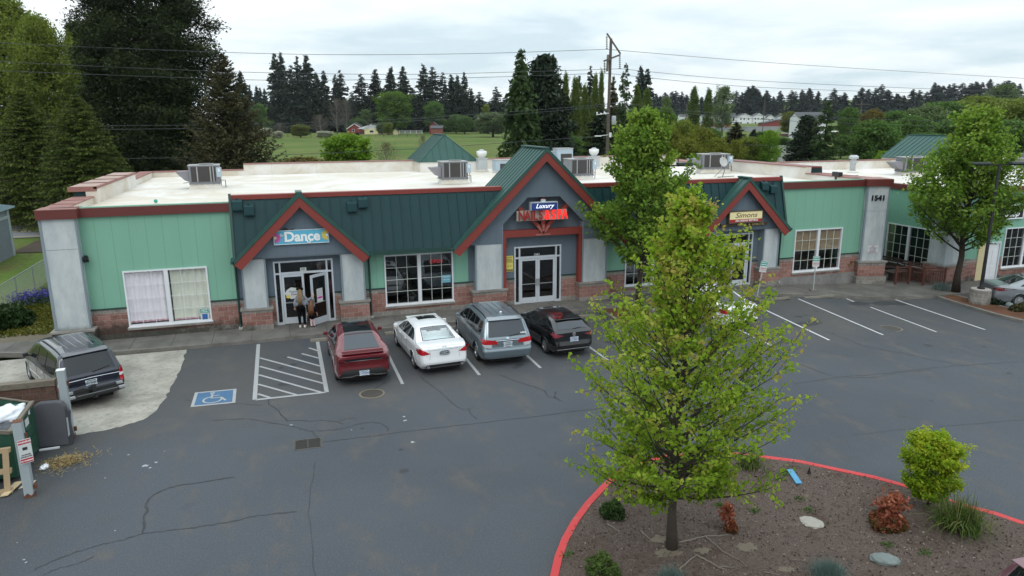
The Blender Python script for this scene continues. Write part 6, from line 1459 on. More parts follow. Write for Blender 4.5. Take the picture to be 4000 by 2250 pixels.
ROCKM=mat('blue_grey_rock',(.20,.235,.225),.85,var=.35,scale=4,fine=.5,bump=.5);STUMP=mat('bleached_stump',(.36,.335,.29),.9,var=.15,scale=5,fine=.2,bump=.4);ROOT=mat('bare_root',(.19,.16,.13),.9,var=.2,scale=6,bump=.4)
p=on_isl(*S2_z(1838,735));o=lump(p.x,p.y,p.z+.03,.27,.17,.11,ROCKM,'rock','flat blue-grey rock on the island mulch','rock',.16,21);o.rotation_euler=(0,0,R(-30))
p=on_isl(*S2_z(1450,530));o=lump(p.x,p.y,p.z-.0,.24,.20,.045,STUMP,'stone_slab','pale jagged stone slab set in the island mulch','stone',.35,22)
a,b=on_isl(*S2_z(1335,258)),on_isl(*S2_z(1385,330));w=MB();w.bar(a+Vector((0,0,.04)),b+Vector((0,0,.03)),.15,.03);tag(w.build('blue_plank',mat('sky_blue_paint',(.07,.28,.46),.6,var=.15,scale=5),bevel=.004),'sky blue plank lying on the island','plank')
p=on_isl(*S2_z(1437,272));t=thing('black_spike','small black plastic stake in the island near the blue plank','stake',p);w=MB();w.lathe([(.05,0),(.03,.06),(.01,.18)],8);w.bar((0,0,.06),(.06,.02,.02),.03,.03);w.build('stake',BLK,t)
for pts,r0,l in (([(750,640),(850,615),(890,605),(960,603),(1025,598)],.035,'bare root running right of the trunk toward the small red bush'),([(885,605),(930,640),(990,690),(1060,730),(1110,765)],.03,'bare root forking down to the right of the trunk'),([(830,700),(900,735),(960,770),(1005,790)],.035,'bare root in the bare soil below the trunk'),([(760,800),(755,780),(800,735),(840,705)],.035,'thick short root at the lower edge below the trunk'),([(960,765),(1010,768),(1050,770)],.025,'short bare root tip beside the bare soil'),([(545,575),(575,605),(612,635)],.03,'short bare root left of the trunk'),([(370,540),(410,565),(437,590)],.028,'pale root piece near the round green shrub'),([(1335,728),(1430,735)],.015,'thin straight stick on the mulch'),([(1190,795),(1285,808)],.02,'thin stick near the blue fescue')):
    P_=[on_isl(*S2_z(*q)) for q in pts];w=MB();Q=[]
    for i in range(len(P_)-1):
        for k in range(4):Q.append(P_[i].lerp(P_[i+1],k/4)+Vector((rg.uniform(-.015,.015),rg.uniform(-.015,.015),.012)))
    Q.append(P_[-1]+Vector((0,0,.0)));w.tube(Q,[.62*r0*(1-.6*i/len(Q)) for i in range(len(Q))],7);tag(w.build('root',ROOT,smooth=True),l,'root','bare roots and sticks on the island')
for u,v,r_ in ((640,620,.45),(690,690,.5),(1110,660,.5),(870,680,.35),(1320,778,.3)):
    p=on_isl(*S2_z(u,v));ring=[(p.x+r_*.62*rg.uniform(.5,1.2)*math.cos(q),p.y+r_*.40*rg.uniform(.5,1.2)*math.sin(q)) for q in np.linspace(0,6.1,24)]
    sheet('bare_soil',ring,mat('bare_pale_soil',(.155,.125,.092),.95,var=.3,scale=7,bump=.5),0,fn=lambda x,y:isl_z(x,y)+.004)
# ------------------------------------------------------------------ foliage tools
def norm(a):return a/np.maximum(np.linalg.norm(a,axis=1,keepdims=True),1e-9)
def leafmesh(name,P,size,tint,m,nr,T=None,up=.6,elong=1.5,fold=.22):
    """one rhombic, slightly folded leaf per point"""
    N=len(P);P=np.asarray(P,float);size=np.broadcast_to(size,N)[:,None]
    nrm=norm(nr.normal(size=(N,3))+np.array([0,0,up]))
    t=nr.normal(size=(N,3)) if T is None else T+nr.normal(size=(N,3))*.25
    t=norm(t-nrm*np.sum(t*nrm,1,keepdims=True));b=np.cross(nrm,t)
    v=np.empty((N,4,3));v[:,0]=P-t*size*elong*.5;v[:,2]=P+t*size*elong*.5
    v[:,1]=P+b*size*.5+nrm*size*fold;v[:,3]=P-b*size*.5+nrm*size*fold
    me=bpy.data.meshes.new(name);me.vertices.add(4*N);me.vertices.foreach_set('co',v.reshape(-1))
    me.loops.add(4*N);me.loops.foreach_set('vertex_index',np.arange(4*N,dtype=np.int32));me.polygons.add(N)
    me.polygons.foreach_set('loop_start',np.arange(0,4*N,4,dtype=np.int32));me.polygons.foreach_set('loop_total',np.full(N,4,dtype=np.int32))
    a=me.attributes.new('tint','FLOAT','POINT');a.data.foreach_set('value',np.repeat(np.clip(tint,0,1),4).astype(np.float32))
    me.materials.append(m);me.update(calc_edges=True);return me
BARK=m_concrete('grey_brown_bark',(.075,.062,.05),.5);BARKD=m_concrete('dark_bark',(.045,.034,.026),.5);BARKP=m_concrete('pale_bark',(.20,.185,.165),.5)
def deciduous(seed,Ht,env,clear,nl,elev=55,nsub=6,per=6,leaf=.1,spread=.16,tr=.1,trunk_m=None,leaf_m=None,gap=0.,upb=.5,lean=0.,twigs=True,core=0.,elo=.62,pw=1.05):
    """returns (trunk mesh, crown mesh) of a tree of height Ht with crown radius env(h/Ht)"""
    r_=random.Random(seed);nr=np.random.default_rng(seed);W_=MB();pts=[];tn=[]
    k=9;tp=[Vector((lean*Ht*(i/k)**1.5+r_.uniform(-1,1)*.008*Ht*(i>0),r_.uniform(-1,1)*.008*Ht*(i>0),Ht*.96*i/k)) for i in range(k+1)]
    W_.tube(tp,[tr*(1.35 if i==0 else 1)*(1-.93*i/k) for i in range(k+1)],9)
    def trunk_at(z):
        f=max(0,min(.999,z/(Ht*.96)))*k;i=int(f);return tp[i].lerp(tp[i+1],f-i)
    for i in range(nl):
        f=(i+.5)/nl;hs=Ht*(clear+(.93-clear)*f**pw);az=i*2.39996+r_.uniform(-.4,.4)
        el=R(elev*(elo+(1.17-elo)*f)+r_.uniform(-9,9));c=Vector((math.cos(az),math.sin(az),0))
        rad=0
        for q in range(26):                        # grow outward until the crown outline is met
            s=.12+q*.5*Ht/26*.5;z=hs+s*math.tan(el)
            if z>Ht or s>env(z/Ht)*1.0:break
            rad=s
        rad *= r_.uniform(.82,1.10);rad=max(rad,.12)
        if gap and r_.random()<gap:rad *= .55
        a=trunk_at(hs);e=a+c*rad+Vector((0,0,min(rad*math.tan(el),Ht*1.01-hs)));m_=a.lerp(e,.5)+c*rad*.12-Vector((0,0,(e.z-a.z)*.14))
        B_=[a*(1-t)**2+m_*2*t*(1-t)+e*t*t for t in np.linspace(0,1,7)]
        W_.tube(B_,[max(.006,tr*.33*(1-f*.55)*(1-.88*q/6)) for q in range(7)],5,False);L_=(e-a).length
        for j in range(nsub):
            t=.28+.72*(j+r_.random())/nsub;q=B_[min(6,int(t*6))].lerp(B_[min(6,int(t*6)+1)],t*6-int(t*6));tg=(e-a).normalized()
            sd=Vector((-c.y,c.x,0))*(1 if j % 2 else -1);d=(tg*.55+sd*r_.uniform(.35,.95)+Vector((0,0,r_.uniform(-.15,.7)))).normalized();l_=L_*r_.uniform(.20,.42)*(1.15-.5*t)+.10*Ht*.12
            z_=q+d*l_
            if twigs:W_.tube([q,q.lerp(z_,.5)+Vector((0,0,l_*.06)),z_],[max(.004,tr*.10*(1-.6*t)),max(.003,tr*.06),.002],3,False)
            tint=r_.random()
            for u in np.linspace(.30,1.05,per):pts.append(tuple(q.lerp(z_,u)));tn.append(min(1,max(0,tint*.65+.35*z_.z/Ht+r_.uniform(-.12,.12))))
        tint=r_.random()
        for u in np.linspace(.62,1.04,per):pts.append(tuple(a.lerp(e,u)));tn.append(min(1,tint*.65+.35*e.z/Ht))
    P=np.array(pts);T=np.array(tn);n_=max(1,int(round(core))) if core>=1 else 4
    P=np.repeat(P,n_,0)+nr.normal(size=(len(P)*n_,3))*spread*np.array([1,1,.8]);T=np.repeat(T,n_)+nr.normal(size=len(P))*.07
    return W_.mesh('trunk',trunk_m or BARK,True),leafmesh('crown',P,leaf*nr.uniform(.65,1.25,len(P)),T,leaf_m,nr,up=upb)
def conifer(seed,Ht,Rr,leaf_m,levels=34,per=7,sprays=7,size=.5,droop=.25,base=.06,pw=.8,ragged=.25,trunk_m=None,tr=None,tip=1.,hang=.0,col=None,up_end=.15,thin=.42):
    r_=random.Random(seed);nr=np.random.default_rng(seed);W_=MB();tr=tr or Ht*.013
    W_.tube([(0,0,0),(0,0,Ht*.5),(0,0,Ht*.99)],[tr,tr*.6,tr*.08],7)
    P,T,N,S=[],[],[],[]
    for i in range(levels):
        f=base+(1-base)*i/levels;h=Ht*f
        prof=(1-f)**pw if col is None else col(f)
        for j in range(per if f<.9 else max(3,per-3)):
            az=r_.uniform(0,6.283);L_=Rr*prof*(1+r_.uniform(-ragged,ragged))+.012*Ht
            if r_.random()<ragged*.35:L_ *= r_.uniform(.45,.8)
            c=np.array([math.cos(az),math.sin(az),0.]);sd=np.array([-c[1],c[0],0.]);dr=droop*(1.2-f)*r_.uniform(.6,1.4);hh=h+r_.uniform(-.5,.5)*Ht/levels
            W_.tube([(0,0,hh),tuple(c*L_*.55+np.array([0,0,hh-dr*L_*.3])),tuple(c*L_+np.array([0,0,hh-dr*L_*.75+up_end*L_*.3]))],[tr*.16,tr*.09,.004*Ht*.3],3,False)
            tn=r_.random()
            for k in range(sprays):
                t=.22+.8*(k+r_.random()*.8)/sprays
                z=hh-dr*L_*(t**1.3)+up_end*L_*max(0,t-.6)
                off=r_.uniform(-1,1)*L_*.26*(1.15-.75*t)
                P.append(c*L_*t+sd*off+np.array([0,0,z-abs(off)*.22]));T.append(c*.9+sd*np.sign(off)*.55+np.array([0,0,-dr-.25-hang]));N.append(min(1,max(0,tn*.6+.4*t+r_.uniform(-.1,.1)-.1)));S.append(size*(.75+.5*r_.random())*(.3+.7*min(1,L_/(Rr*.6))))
    P,T,N,S=np.array(P),norm(np.array(T)),np.array(N),np.array(S)
    # two crossing leaves per spray
    P2=np.concatenate([P,P+nr.normal(size=P.shape)*size*.22]);T2=np.concatenate([T,T]);N2=np.concatenate([N,N]);S2=np.concatenate([S,S*.8])
    me=leafmesh('crown',P2,S2*thin*1.6,N2,leaf_m,nr,T=T2,up=.9-hang,elong=1/thin*.9,fold=.15)
    return W_.mesh('trunk',trunk_m or BARKD,True),me
def plant(name,label,cat,meshes,loc,rz=0,sc=1.,group=None,leaf_m=None,part_names=('trunk','crown')):
    t=thing(name,label,cat,loc,rz,group);t.scale=(sc,sc,sc) if not hasattr(sc,'__len__') else sc
    for me,pn in zip(meshes,part_names):
        o=bpy.data.objects.new(pn,me);COL.objects.link(o);o.parent=t
        if leaf_m and pn==part_names[-1]:
            o.material_slots[0].link='OBJECT';o.material_slots[0].material=leaf_m
    return t
def site(xD,yTop,wD,dep):
    """ground point, height and width of a tree seen at column xD with its tip at yTop (2576-wide picture), dep metres away"""
    top=ondep(xD*K,yTop*K,dep);x,y=top.x,top.y;z=terr(x,y)-.03
    return x,y,z,max(1.2,top.z-z),wD*K*dep/F
# leaf colours (albedo), dark to light
L_PEAR=m_leaf('pear_leaf',[(.12,.19,.018),(.165,.26,.022),(.22,.335,.03),(.29,.40,.042),(.38,.40,.075),(.36,.27,.08)],.45)
L_STREET=m_leaf('street_leaf',[(.07,.135,.02),(.10,.185,.025),(.145,.245,.032),(.19,.29,.042),(.24,.32,.06)],.33)
L_FIR=m_leaf('fir_needles',[(.015,.026,.016),(.023,.037,.022),(.033,.049,.028)],.08);L_FIRB=m_leaf('blue_fir_needles',[(.020,.033,.028),(.030,.047,.039),(.042,.060,.050)],.08)
L_RED=m_leaf('redwood_needles',[(.012,.020,.008),(.023,.035,.012),(.042,.058,.019)],.1);L_CED=m_leaf('cedar_needles',[(.042,.066,.014),(.075,.105,.020),(.115,.14,.03)],.15)
L_SPR=m_leaf('spruce_needles',[(.032,.038,.018),(.060,.058,.025),(.088,.078,.036)],.1);L_DEO=m_leaf('deodar_needles',[(.03,.055,.018),(.045,.08,.025),(.065,.10,.035)],.12)
L_MAP=m_leaf('maple_leaf',[(.05,.10,.014),(.085,.155,.02),(.13,.21,.03)],.35);L_MID=m_leaf('mid_green_leaf',[(.05,.10,.024),(.078,.145,.034),(.11,.19,.048)],.3);L_OLV=m_leaf('olive_leaf',[(.095,.13,.022),(.145,.185,.032),(.20,.24,.05)],.35)
L_WIL=m_leaf('willow_leaf',[(.085,.105,.016),(.13,.15,.022),(.18,.19,.035)],.35);L_BRT=m_leaf('bright_leaf',[(.085,.17,.014),(.13,.24,.02),(.20,.31,.035)],.4);L_GRY=m_leaf('greygreen_leaf',[(.07,.11,.045),(.11,.155,.065),(.145,.195,.085)],.3)
L_TWG=m_leaf('bud_twig',[(.075,.06,.05),(.10,.08,.06),(.13,.10,.07)],.1);L_BLO=m_leaf('blossom',[(.20,.26,.14),(.42,.42,.36),(.55,.54,.5)],.3);L_POP=m_leaf('poplar_leaf',[(.06,.095,.02),(.09,.13,.028),(.125,.165,.04)],.32);L_RUS=m_leaf('russet_leaf',[(.075,.06,.02),(.12,.09,.03),(.15,.13,.035)],.3)
# ------------------------------------------------------------------ the three car-park trees
e_front=lambda f:float(np.interp(f,[0,.10,.18,.30,.42,.55,.70,.85,.95,1],[.2,.9,1.55,2.4,2.8,2.2,1.5,.85,.42,.12]))
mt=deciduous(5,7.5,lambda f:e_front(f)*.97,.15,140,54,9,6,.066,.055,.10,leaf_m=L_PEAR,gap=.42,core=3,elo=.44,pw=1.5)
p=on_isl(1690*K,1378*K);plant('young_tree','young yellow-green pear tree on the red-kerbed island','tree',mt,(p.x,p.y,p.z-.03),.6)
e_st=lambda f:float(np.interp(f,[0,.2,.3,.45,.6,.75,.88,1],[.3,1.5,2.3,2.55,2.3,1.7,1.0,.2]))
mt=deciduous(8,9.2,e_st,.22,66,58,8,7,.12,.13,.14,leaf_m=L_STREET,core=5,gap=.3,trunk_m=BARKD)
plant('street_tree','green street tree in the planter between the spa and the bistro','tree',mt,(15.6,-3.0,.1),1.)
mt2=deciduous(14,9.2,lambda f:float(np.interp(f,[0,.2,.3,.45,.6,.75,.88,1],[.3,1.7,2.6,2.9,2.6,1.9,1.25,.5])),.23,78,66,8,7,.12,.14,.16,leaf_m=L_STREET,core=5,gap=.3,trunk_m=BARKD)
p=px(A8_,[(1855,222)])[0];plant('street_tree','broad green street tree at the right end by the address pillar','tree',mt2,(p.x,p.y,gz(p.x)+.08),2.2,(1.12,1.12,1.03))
# ------------------------------------------------------------------ big evergreens on the left
def place(xD,yT,wD,dep):return site(xD,yT,wD,dep)
x,y,z,h,w_=site(325,-190,395,76)
def bushy(seed,Ht,Rr,prof,m,n,per,sig,leaf,tr,trunk_m=None,out=.5,lo=.05):
    """big old evergreen: foliage in hundreds of dense tufts held on limbs round a thick trunk"""
    r_=random.Random(seed);nr=np.random.default_rng(seed);W_=MB();W_.tube([(0,0,0),(0,0,Ht*.4),(0,0,Ht*.98)],[tr,tr*.7,tr*.1],10);C_,T_,O_=[],[],[]
    ph=[(r_.uniform(2,5),r_.uniform(4,9),r_.uniform(0,6)) for _ in range(3)]
    for i in range(n):
        f=lo+(1-lo)*r_.random()**.92;az=r_.uniform(0,6.283);e=prof(f)*Rr*(1+.16*sum(math.sin(a*az+b*f*6+c) for a,b,c in ph)/1.6);r=e*r_.uniform(.45,1.)**.7
        c=Vector((r*math.cos(az),r*math.sin(az),Ht*f));C_.append(c);T_.append(r_.random());O_.append((math.cos(az),math.sin(az),-.15))
        if i % 3==0:W_.tube([(0,0,Ht*f-.10*r),tuple(c*Vector((.6,.6,1)) if False else (c.x*.6,c.y*.6,c.z-.05*r)),tuple(c)],[tr*.14,tr*.09,.02],4,False)
    C_=np.repeat(np.array(C_),per,0);N=len(C_);g=nr.normal(size=(N,3))*np.array([sig,sig,sig*.62]);P=C_+g;T=np.repeat(np.array(T_),per)*.55+.3+.28*np.clip(g[:,2]/sig,-1,1)+nr.normal(size=N)*.08  # tuft tops coloured lighter and undersides darker, as if lit from above
    return W_.mesh('trunk',trunk_m or BARKD,True),leafmesh('crown',P,leaf*nr.uniform(.6,1.3,N),T,m,nr,T=norm(np.repeat(np.array(O_),per,0)+nr.normal(size=(N,3))*.5),up=.7,elong=2.2)
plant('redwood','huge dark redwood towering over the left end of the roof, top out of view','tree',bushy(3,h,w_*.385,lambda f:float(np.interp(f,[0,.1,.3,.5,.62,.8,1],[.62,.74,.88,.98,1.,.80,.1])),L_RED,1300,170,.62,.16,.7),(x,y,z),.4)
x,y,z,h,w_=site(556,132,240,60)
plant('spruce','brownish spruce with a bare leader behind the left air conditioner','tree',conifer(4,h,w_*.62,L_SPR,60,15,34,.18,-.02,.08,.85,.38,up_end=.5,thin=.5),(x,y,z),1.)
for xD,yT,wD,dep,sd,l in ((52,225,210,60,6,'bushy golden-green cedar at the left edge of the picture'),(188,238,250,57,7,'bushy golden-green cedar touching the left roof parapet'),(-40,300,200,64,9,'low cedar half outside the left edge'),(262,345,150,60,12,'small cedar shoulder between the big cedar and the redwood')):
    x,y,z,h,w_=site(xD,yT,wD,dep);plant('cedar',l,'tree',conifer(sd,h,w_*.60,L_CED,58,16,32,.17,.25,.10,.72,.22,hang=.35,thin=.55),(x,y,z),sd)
AL=deciduous(21,20,lambda f:float(np.interp(f,[0,.15,.4,.7,.9,1],[1.5,4,5.2,4.4,2.4,.3])),.12,90,60,9,8,.20,.34,.3,leaf_m=L_OLV,core=6,trunk_m=BARKP)
for xD,yT,wD,dep,l,sc_ in ((10,0,250,88,'tall olive-green alder at the far left edge',1.15),(88,45,190,84,'olive-green alder between the left edge and the redwood',1.),(178,62,90,105,'thin pale alder showing beside the redwood top',.7)):
    x,y,z,h,w_=site(xD,yT,wD,dep);plant('alder',l,'tree',AL,(x,y,z),xD,(w_/10.2,w_/10.2,h/20))
# ------------------------------------------------------------------ background prototypes (unit: 10 m tall)
FIRS=[conifer(30+i,10,1.9+.12*i,L_FIR,34,9,8,.36,.35,.03,.85,.34,thin=.5) for i in range(4)]+[conifer(40+i,10,1.6,L_FIR,28,7,7,.34,.45,.06,.8,.5,thin=.45) for i in range(2)]
rnd_env=lambda f:float(np.interp(f,[0,.08,.25,.5,.75,.92,1],[1.,2.6,4.1,4.6,3.9,2.2,.4]))
ROUND=[deciduous(50+i,10,rnd_env,.10,50,50,7,7,.24,.34,.22,leaf_m=L_MAP,core=6,twigs=False) for i in range(3)]
LOOSE=[deciduous(55+i,10,lambda f:rnd_env(f)*.8,.10,40,58,7,6,.19,.28,.2,leaf_m=L_MID,core=5,gap=.3) for i in range(3)]
POPL=[deciduous(60+i,10,lambda f:float(np.interp(f,[0,.06,.2,.6,.9,1],[.4,.8,1.15,1.1,.6,.1])),.06,64,74,6,6,.13,.16,.12,leaf_m=L_POP,core=6,twigs=False) for i in range(2)]
BARE=deciduous(66,10,lambda f:rnd_env(f)*.7,.15,46,60,9,4,.10,.25,.16,leaf_m=L_TWG,core=1,trunk_m=BARKP)
SHRB=deciduous(68,10,lambda f:rnd_env(f)*1.1,.02,50,48,7,7,.30,.42,.1,leaf_m=L_BRT,core=6,twigs=False)
def DW(ms,C={}):
    """full width of a crown mesh"""
    me=ms[1]
    if me.name not in C:
        co=np.empty(len(me.vertices)*3);me.vertices.foreach_get('co',co);co=co.reshape(-1,3);C[me.name]=2*float(np.percentile(np.hypot(co[:,0],co[:,1]),97))
    return C[me.name]
def tree(kind,xD,yT,wD,dep,label,m=None,name=None,group=None,i=[0]):
    i[0]+=1;x,y,z,h,w_=site(xD,yT,wD,dep)
    P_={'fir':FIRS,'round':ROUND,'loose':LOOSE,'poplar':POPL,'bare':[BARE],'shrub':[SHRB]}[kind]
    s=w_/DW(P_[i[0]% len(P_)])*(1.65 if kind=='fir' else 1.)
    return plant(name or {'fir':'fir_tree','round':'broadleaf_tree','loose':'broadleaf_tree','poplar':'poplar','bare':'bare_tree','shrub':'shrub'}[kind],label,'tree' if kind != 'shrub' else 'shrub',P_[i[0]% len(P_)],(x,y,z-.2),i[0]*1.7,(s,s,h/10),group,m)
fx=lambda X:579.6+X*.275;fyD=lambda Y:64.4+Y*.275
# firs behind the farm field
for X,Y,wd,dep in ((85,405,42,300),(400,240,42,420),(450,235,40,430),(545,345,40,415),(605,265,42,430),(690,260,42,425),(780,420,32,430),(850,400,34,440),(955,440,28,450),(1000,390,34,440),(1190,430,44,430),(1320,390,40,440),(1465,370,40,430),(1570,360,44,425),(1765,345,44,425),(1845,360,42,430),(1940,415,32,440),(2020,440,34,430),(2075,445,32,430),(2140,415,28,445),(2200,570,30,430),(2275,595,34,440),(2430,550,34,470)):
    tree('fir',fx(X),fyD(Y),wd*1.05,dep,'tall dark fir in the row behind the farm field',None,None,'firs behind the farm field')
for X,Y,wd in ((170,545,20),(235,545,20),(265,560,20),(310,570,20),(1105,600,30),(1260,590,30),(500,480,34),(640,470,36),(1400,560,30),(1660,560,30),(2330,690,20),(2370,680,20),(2480,690,20)):
    tree('fir',fx(X),fyD(Y),wd*1.2,520,'lower dark fir filling the gaps of the row behind the farm field',L_FIRB,None,'lower firs behind the farm field')
tree('round',fx(1485),fyD(622),88,385,'big round bright green maple beside the yellow farmhouse',L_MAP)
for k_,X,Y,wd,dep,l,m in (('loose',250,715,44,350,'mid green tree at the left end of the farm field',L_MID),('round',1860,700,48,400,'mid green tree behind the red barn, tallest there',L_MID),('round',2060,820,46,395,'low mid green tree right of the red barn',L_MID),('round',2140,830,40,380,'green bushy tree at the right end of the barn yard',L_MID),('round',2400,800,80,330,'wide grey-green tree before the deodar',L_GRY),('loose',1240,770,40,405,'grey-green tree behind the farmhouse roof',L_GRY),('round',1160,850,42,400,'low green tree behind the red shed',L_MID),('round',1385,890,30,375,'small tree in front of the yellow farmhouse',L_GRY),('round',1440,890,26,372,'small olive tree right of the farmhouse window',L_OLV),('loose',2340,720,24,420,'pale poplar-like tree near the far roof',L_OLV),
    ('round',635,905,46,330,'yellow-green round fruit tree in the field',L_WIL),('round',310,938,40,325,'white blossoming fruit tree at the left of the field',L_BLO),('round',432,963,28,318,'small blossoming fruit tree, second from the left',L_BLO),('round',858,962,42,322,'flat-topped blossoming fruit tree near the red shed',L_BLO),('bare',960,660,46,400,'bare grey birch clump, left half',None),('bare',1050,665,40,398,'bare grey birch clump, right half',None),('bare',815,810,52,360,'leafless brown tree left of the red shed',L_TWG),('bare',450,885,44,350,'leafless brown bush at the field edge',L_TWG),('round',1162,975,9,350,'tiny dark shrub before the red shed',L_FIR),('bare',1760,990,40,120,'gnarled leafless bush left of the green roof tower',L_TWG)):
    tree(k_,fx(X),fyD(Y),wd,dep,l,m)
tree('shrub',872,343,116,92,'bright green round bush behind the back parapet',L_BRT,'bush');tree('bare',970,352,85,85,'leafless yellow-brown twiggy shrub behind the back parapet',L_RUS);tree('shrub',760,398,120,80,'low brown-green scrub behind the back parapet',L_RUS,'bush');tree('shrub',1130,392,60,80,'low scrub behind the green roof tower',L_RUS,'bush')
# middle group round the utility pole
gx_=lambda X:1223.6+X*.275
x,y,z,h,w_=site(gx_(318),fyD(212),92,82);DEO=conifer(71,10,2.2,L_DEO,40,8,9,.42,.55,.03,.8,.3,hang=.5,thin=.4,up_end=-.2)
plant('deodar','light green drooping deodar left of the dark pine','tree',DEO,(x,y,z),0,(1.5*w_/DW(DEO),1.5*w_/DW(DEO),h/10))
x,y,z,h,w_=site(gx_(525),fyD(312),118,88);PIN=bushy(72,10,2.5,lambda f:float(np.interp(f,[0,.08,.3,.6,.85,1],[.7,.95,1.,.72,.34,.06])),L_FIR,420,36,.30,.20,.2)
plant('pine','dense dark pine behind the tall gable ridge','tree',PIN,(x,y,z),0,(1.45*w_/DW(PIN),1.45*w_/DW(PIN),h/10))
for X,Y,wd,dep,l in ((728,450,26,150,'slim pale poplar just right of the dark pine'),(815,490,40,118,'full green poplar right of the dark pine'),(900,560,30,125,'shorter poplar left of the utility pole'),(1000,460,28,140,'tall poplar left of the utility pole'),(1056,430,20,150,'slender poplar touching the utility pole'),(1380,560,36,130,'poplar right of the sparse cedar'),(1470,590,34,140,'pale poplar with bare stems right of the sparse cedar'),(1905,570,34,240,'tall poplar in front of the white townhouses'),(2040,590,28,260,'narrow poplar behind the white townhouses')):
    tree('poplar',gx_(X),fyD(Y),wd,dep,l)
for X,Y,wd,dep,l,m in ((955,350,30,220,'dark fir left of the utility pole top',L_FIR),(850,445,26,230,'dark fir behind the poplars',L_FIR),(1415,355,36,230,'left of two tall dark firs right of the utility pole',L_FIRB),(1475,378,38,232,'right of two tall dark firs right of the utility pole',L_FIRB),(1168,445,34,120,'reddish dark conifer behind the utility pole',L_SPR),(1040,690,62,92,'dark conifer mass at the foot of the utility pole',L_FIR),(1430,740,40,110,'dark conifer behind the street tree tip',L_FIR),(2290,870,50,150,'dark spreading conifer before the long grey building',L_SPR),(2450,935,32,150,'neat dark cone-shaped conifer before the grey building',L_FIR),(2545,950,26,150,'small dark pine before the grey building',L_FIR)):
    tree('fir',gx_(X),fyD(Y),wd*1.1,dep,l,m)
x,y,z,h,w_=site(gx_(1275),fyD(325),62,105);plant('deodar','sparse light cedar with layered arms right of the utility pole','tree',conifer(73,10,1.9,L_DEO,22,5,8,.42,.15,.04,.7,.5,hang=.35,thin=.35),(x,y,z),0,(w_/3.6,w_/3.6,h/10))
for k_,X,Y,wd,dep,l,m in (('round',1640,760,58,150,'bright green round tree right of the street tree tip',L_MAP),('loose',1650,655,36,190,'grey-green tree standing behind the bright round one',L_GRY),('loose',2180,555,52,330,'tall airy grey-green tree above the townhouses',L_GRY),('round',1690,960,70,78,'yellow-green willow beside the street tree crown',L_WIL),('round',1800,885,74,88,'russet budding tree above the yellow willows',L_OLV),('round',1965,945,78,84,'broad yellow willow left of the large rooftop unit',L_WIL),('round',2120,1040,72,74,'olive willow behind the large rooftop unit',L_WIL),('round',1850,1060,80,70,'low yellow willow along the back parapet',L_WIL),('loose',2290,1035,46,78,'thin yellow-green tree right of the large rooftop unit',L_WIL),('round',2080,950,46,120,'mid green tree behind the yellow willows',L_MID),('loose',600,1150,50,70,'low scrub at the dark pine foot',L_MID)):
    tree(k_,gx_(X),fyD(Y),wd,dep,l,m)
# right-hand background
hx_=lambda X:1867.6+X*.275;hy_=lambda Y:128.8+Y*.275
x,y,z,h,w_=site(hx_(606),hy_(610),104,98);plant('pine','dense dark pine in front of the maroon banded building','tree',PIN,(x,y,z),2,(w_/DW(PIN),w_/DW(PIN),h/10));x,y,z,h,w_=site(hx_(790),hy_(440),100,92);plant('deodar','open layered cedar before the maroon banded building','tree',conifer(74,10,2.0,L_DEO,26,6,9,.40,.2,.03,.75,.45,hang=.3,thin=.35),(x,y,z),0,(w_/3.9,w_/3.9,h/10))
for k_,X,Y,wd,dep,l,m in (('loose',260,715,62,118,'bright spring green tree left of the dark pine',L_BRT),('round',1200,545,58,150,'golden budding tree in front of the far poles',L_RUS),('round',985,530,50,190,'green tree behind the open cedar',L_MID),('round',1240,640,118,100,'large mid green tree left of the right roof tower',L_MID),('round',1290,920,44,75,'small bright bush at the back of the wing roof',L_BRT),('round',1420,560,80,190,'dark green tree left of the pale roof among the trees',L_MID),('round',1560,600,86,150,'green tree above the right roof tower, left one',L_MID),('round',1700,510,100,170,'green tree above the right roof tower, middle one',L_GRY),('round',1860,480,110,180,'wide green tree above the right roof tower, right one',L_MID),('round',2010,470,110,185,'russet green tree behind the right street tree',L_OLV),('round',2170,425,110,200,'russet-topped tree near the right edge',L_OLV),('loose',2400,310,84,330,'tall pale green tree standing above the right hillside wood',L_GRY),('round',2330,450,110,190,'olive tree at the right edge below the hillside wood',L_OLV),('round',2520,450,120,175,'olive tree cut by the right edge',L_OLV),('round',1950,640,120,120,'mid green tree close behind the right roof tower',L_MID),('round',2200,640,130,115,'green tree close behind the right street tree',L_MID),('round',2440,640,130,110,'green tree low at the right edge',L_MID),('round',1640,760,90,105,'low green tree touching the right roof tower',L_MID),('round',460,560,56,330,'yellow-green tree behind the white house',L_WIL)):
    tree(k_,hx_(X),hy_(Y),wd,dep,l,m)
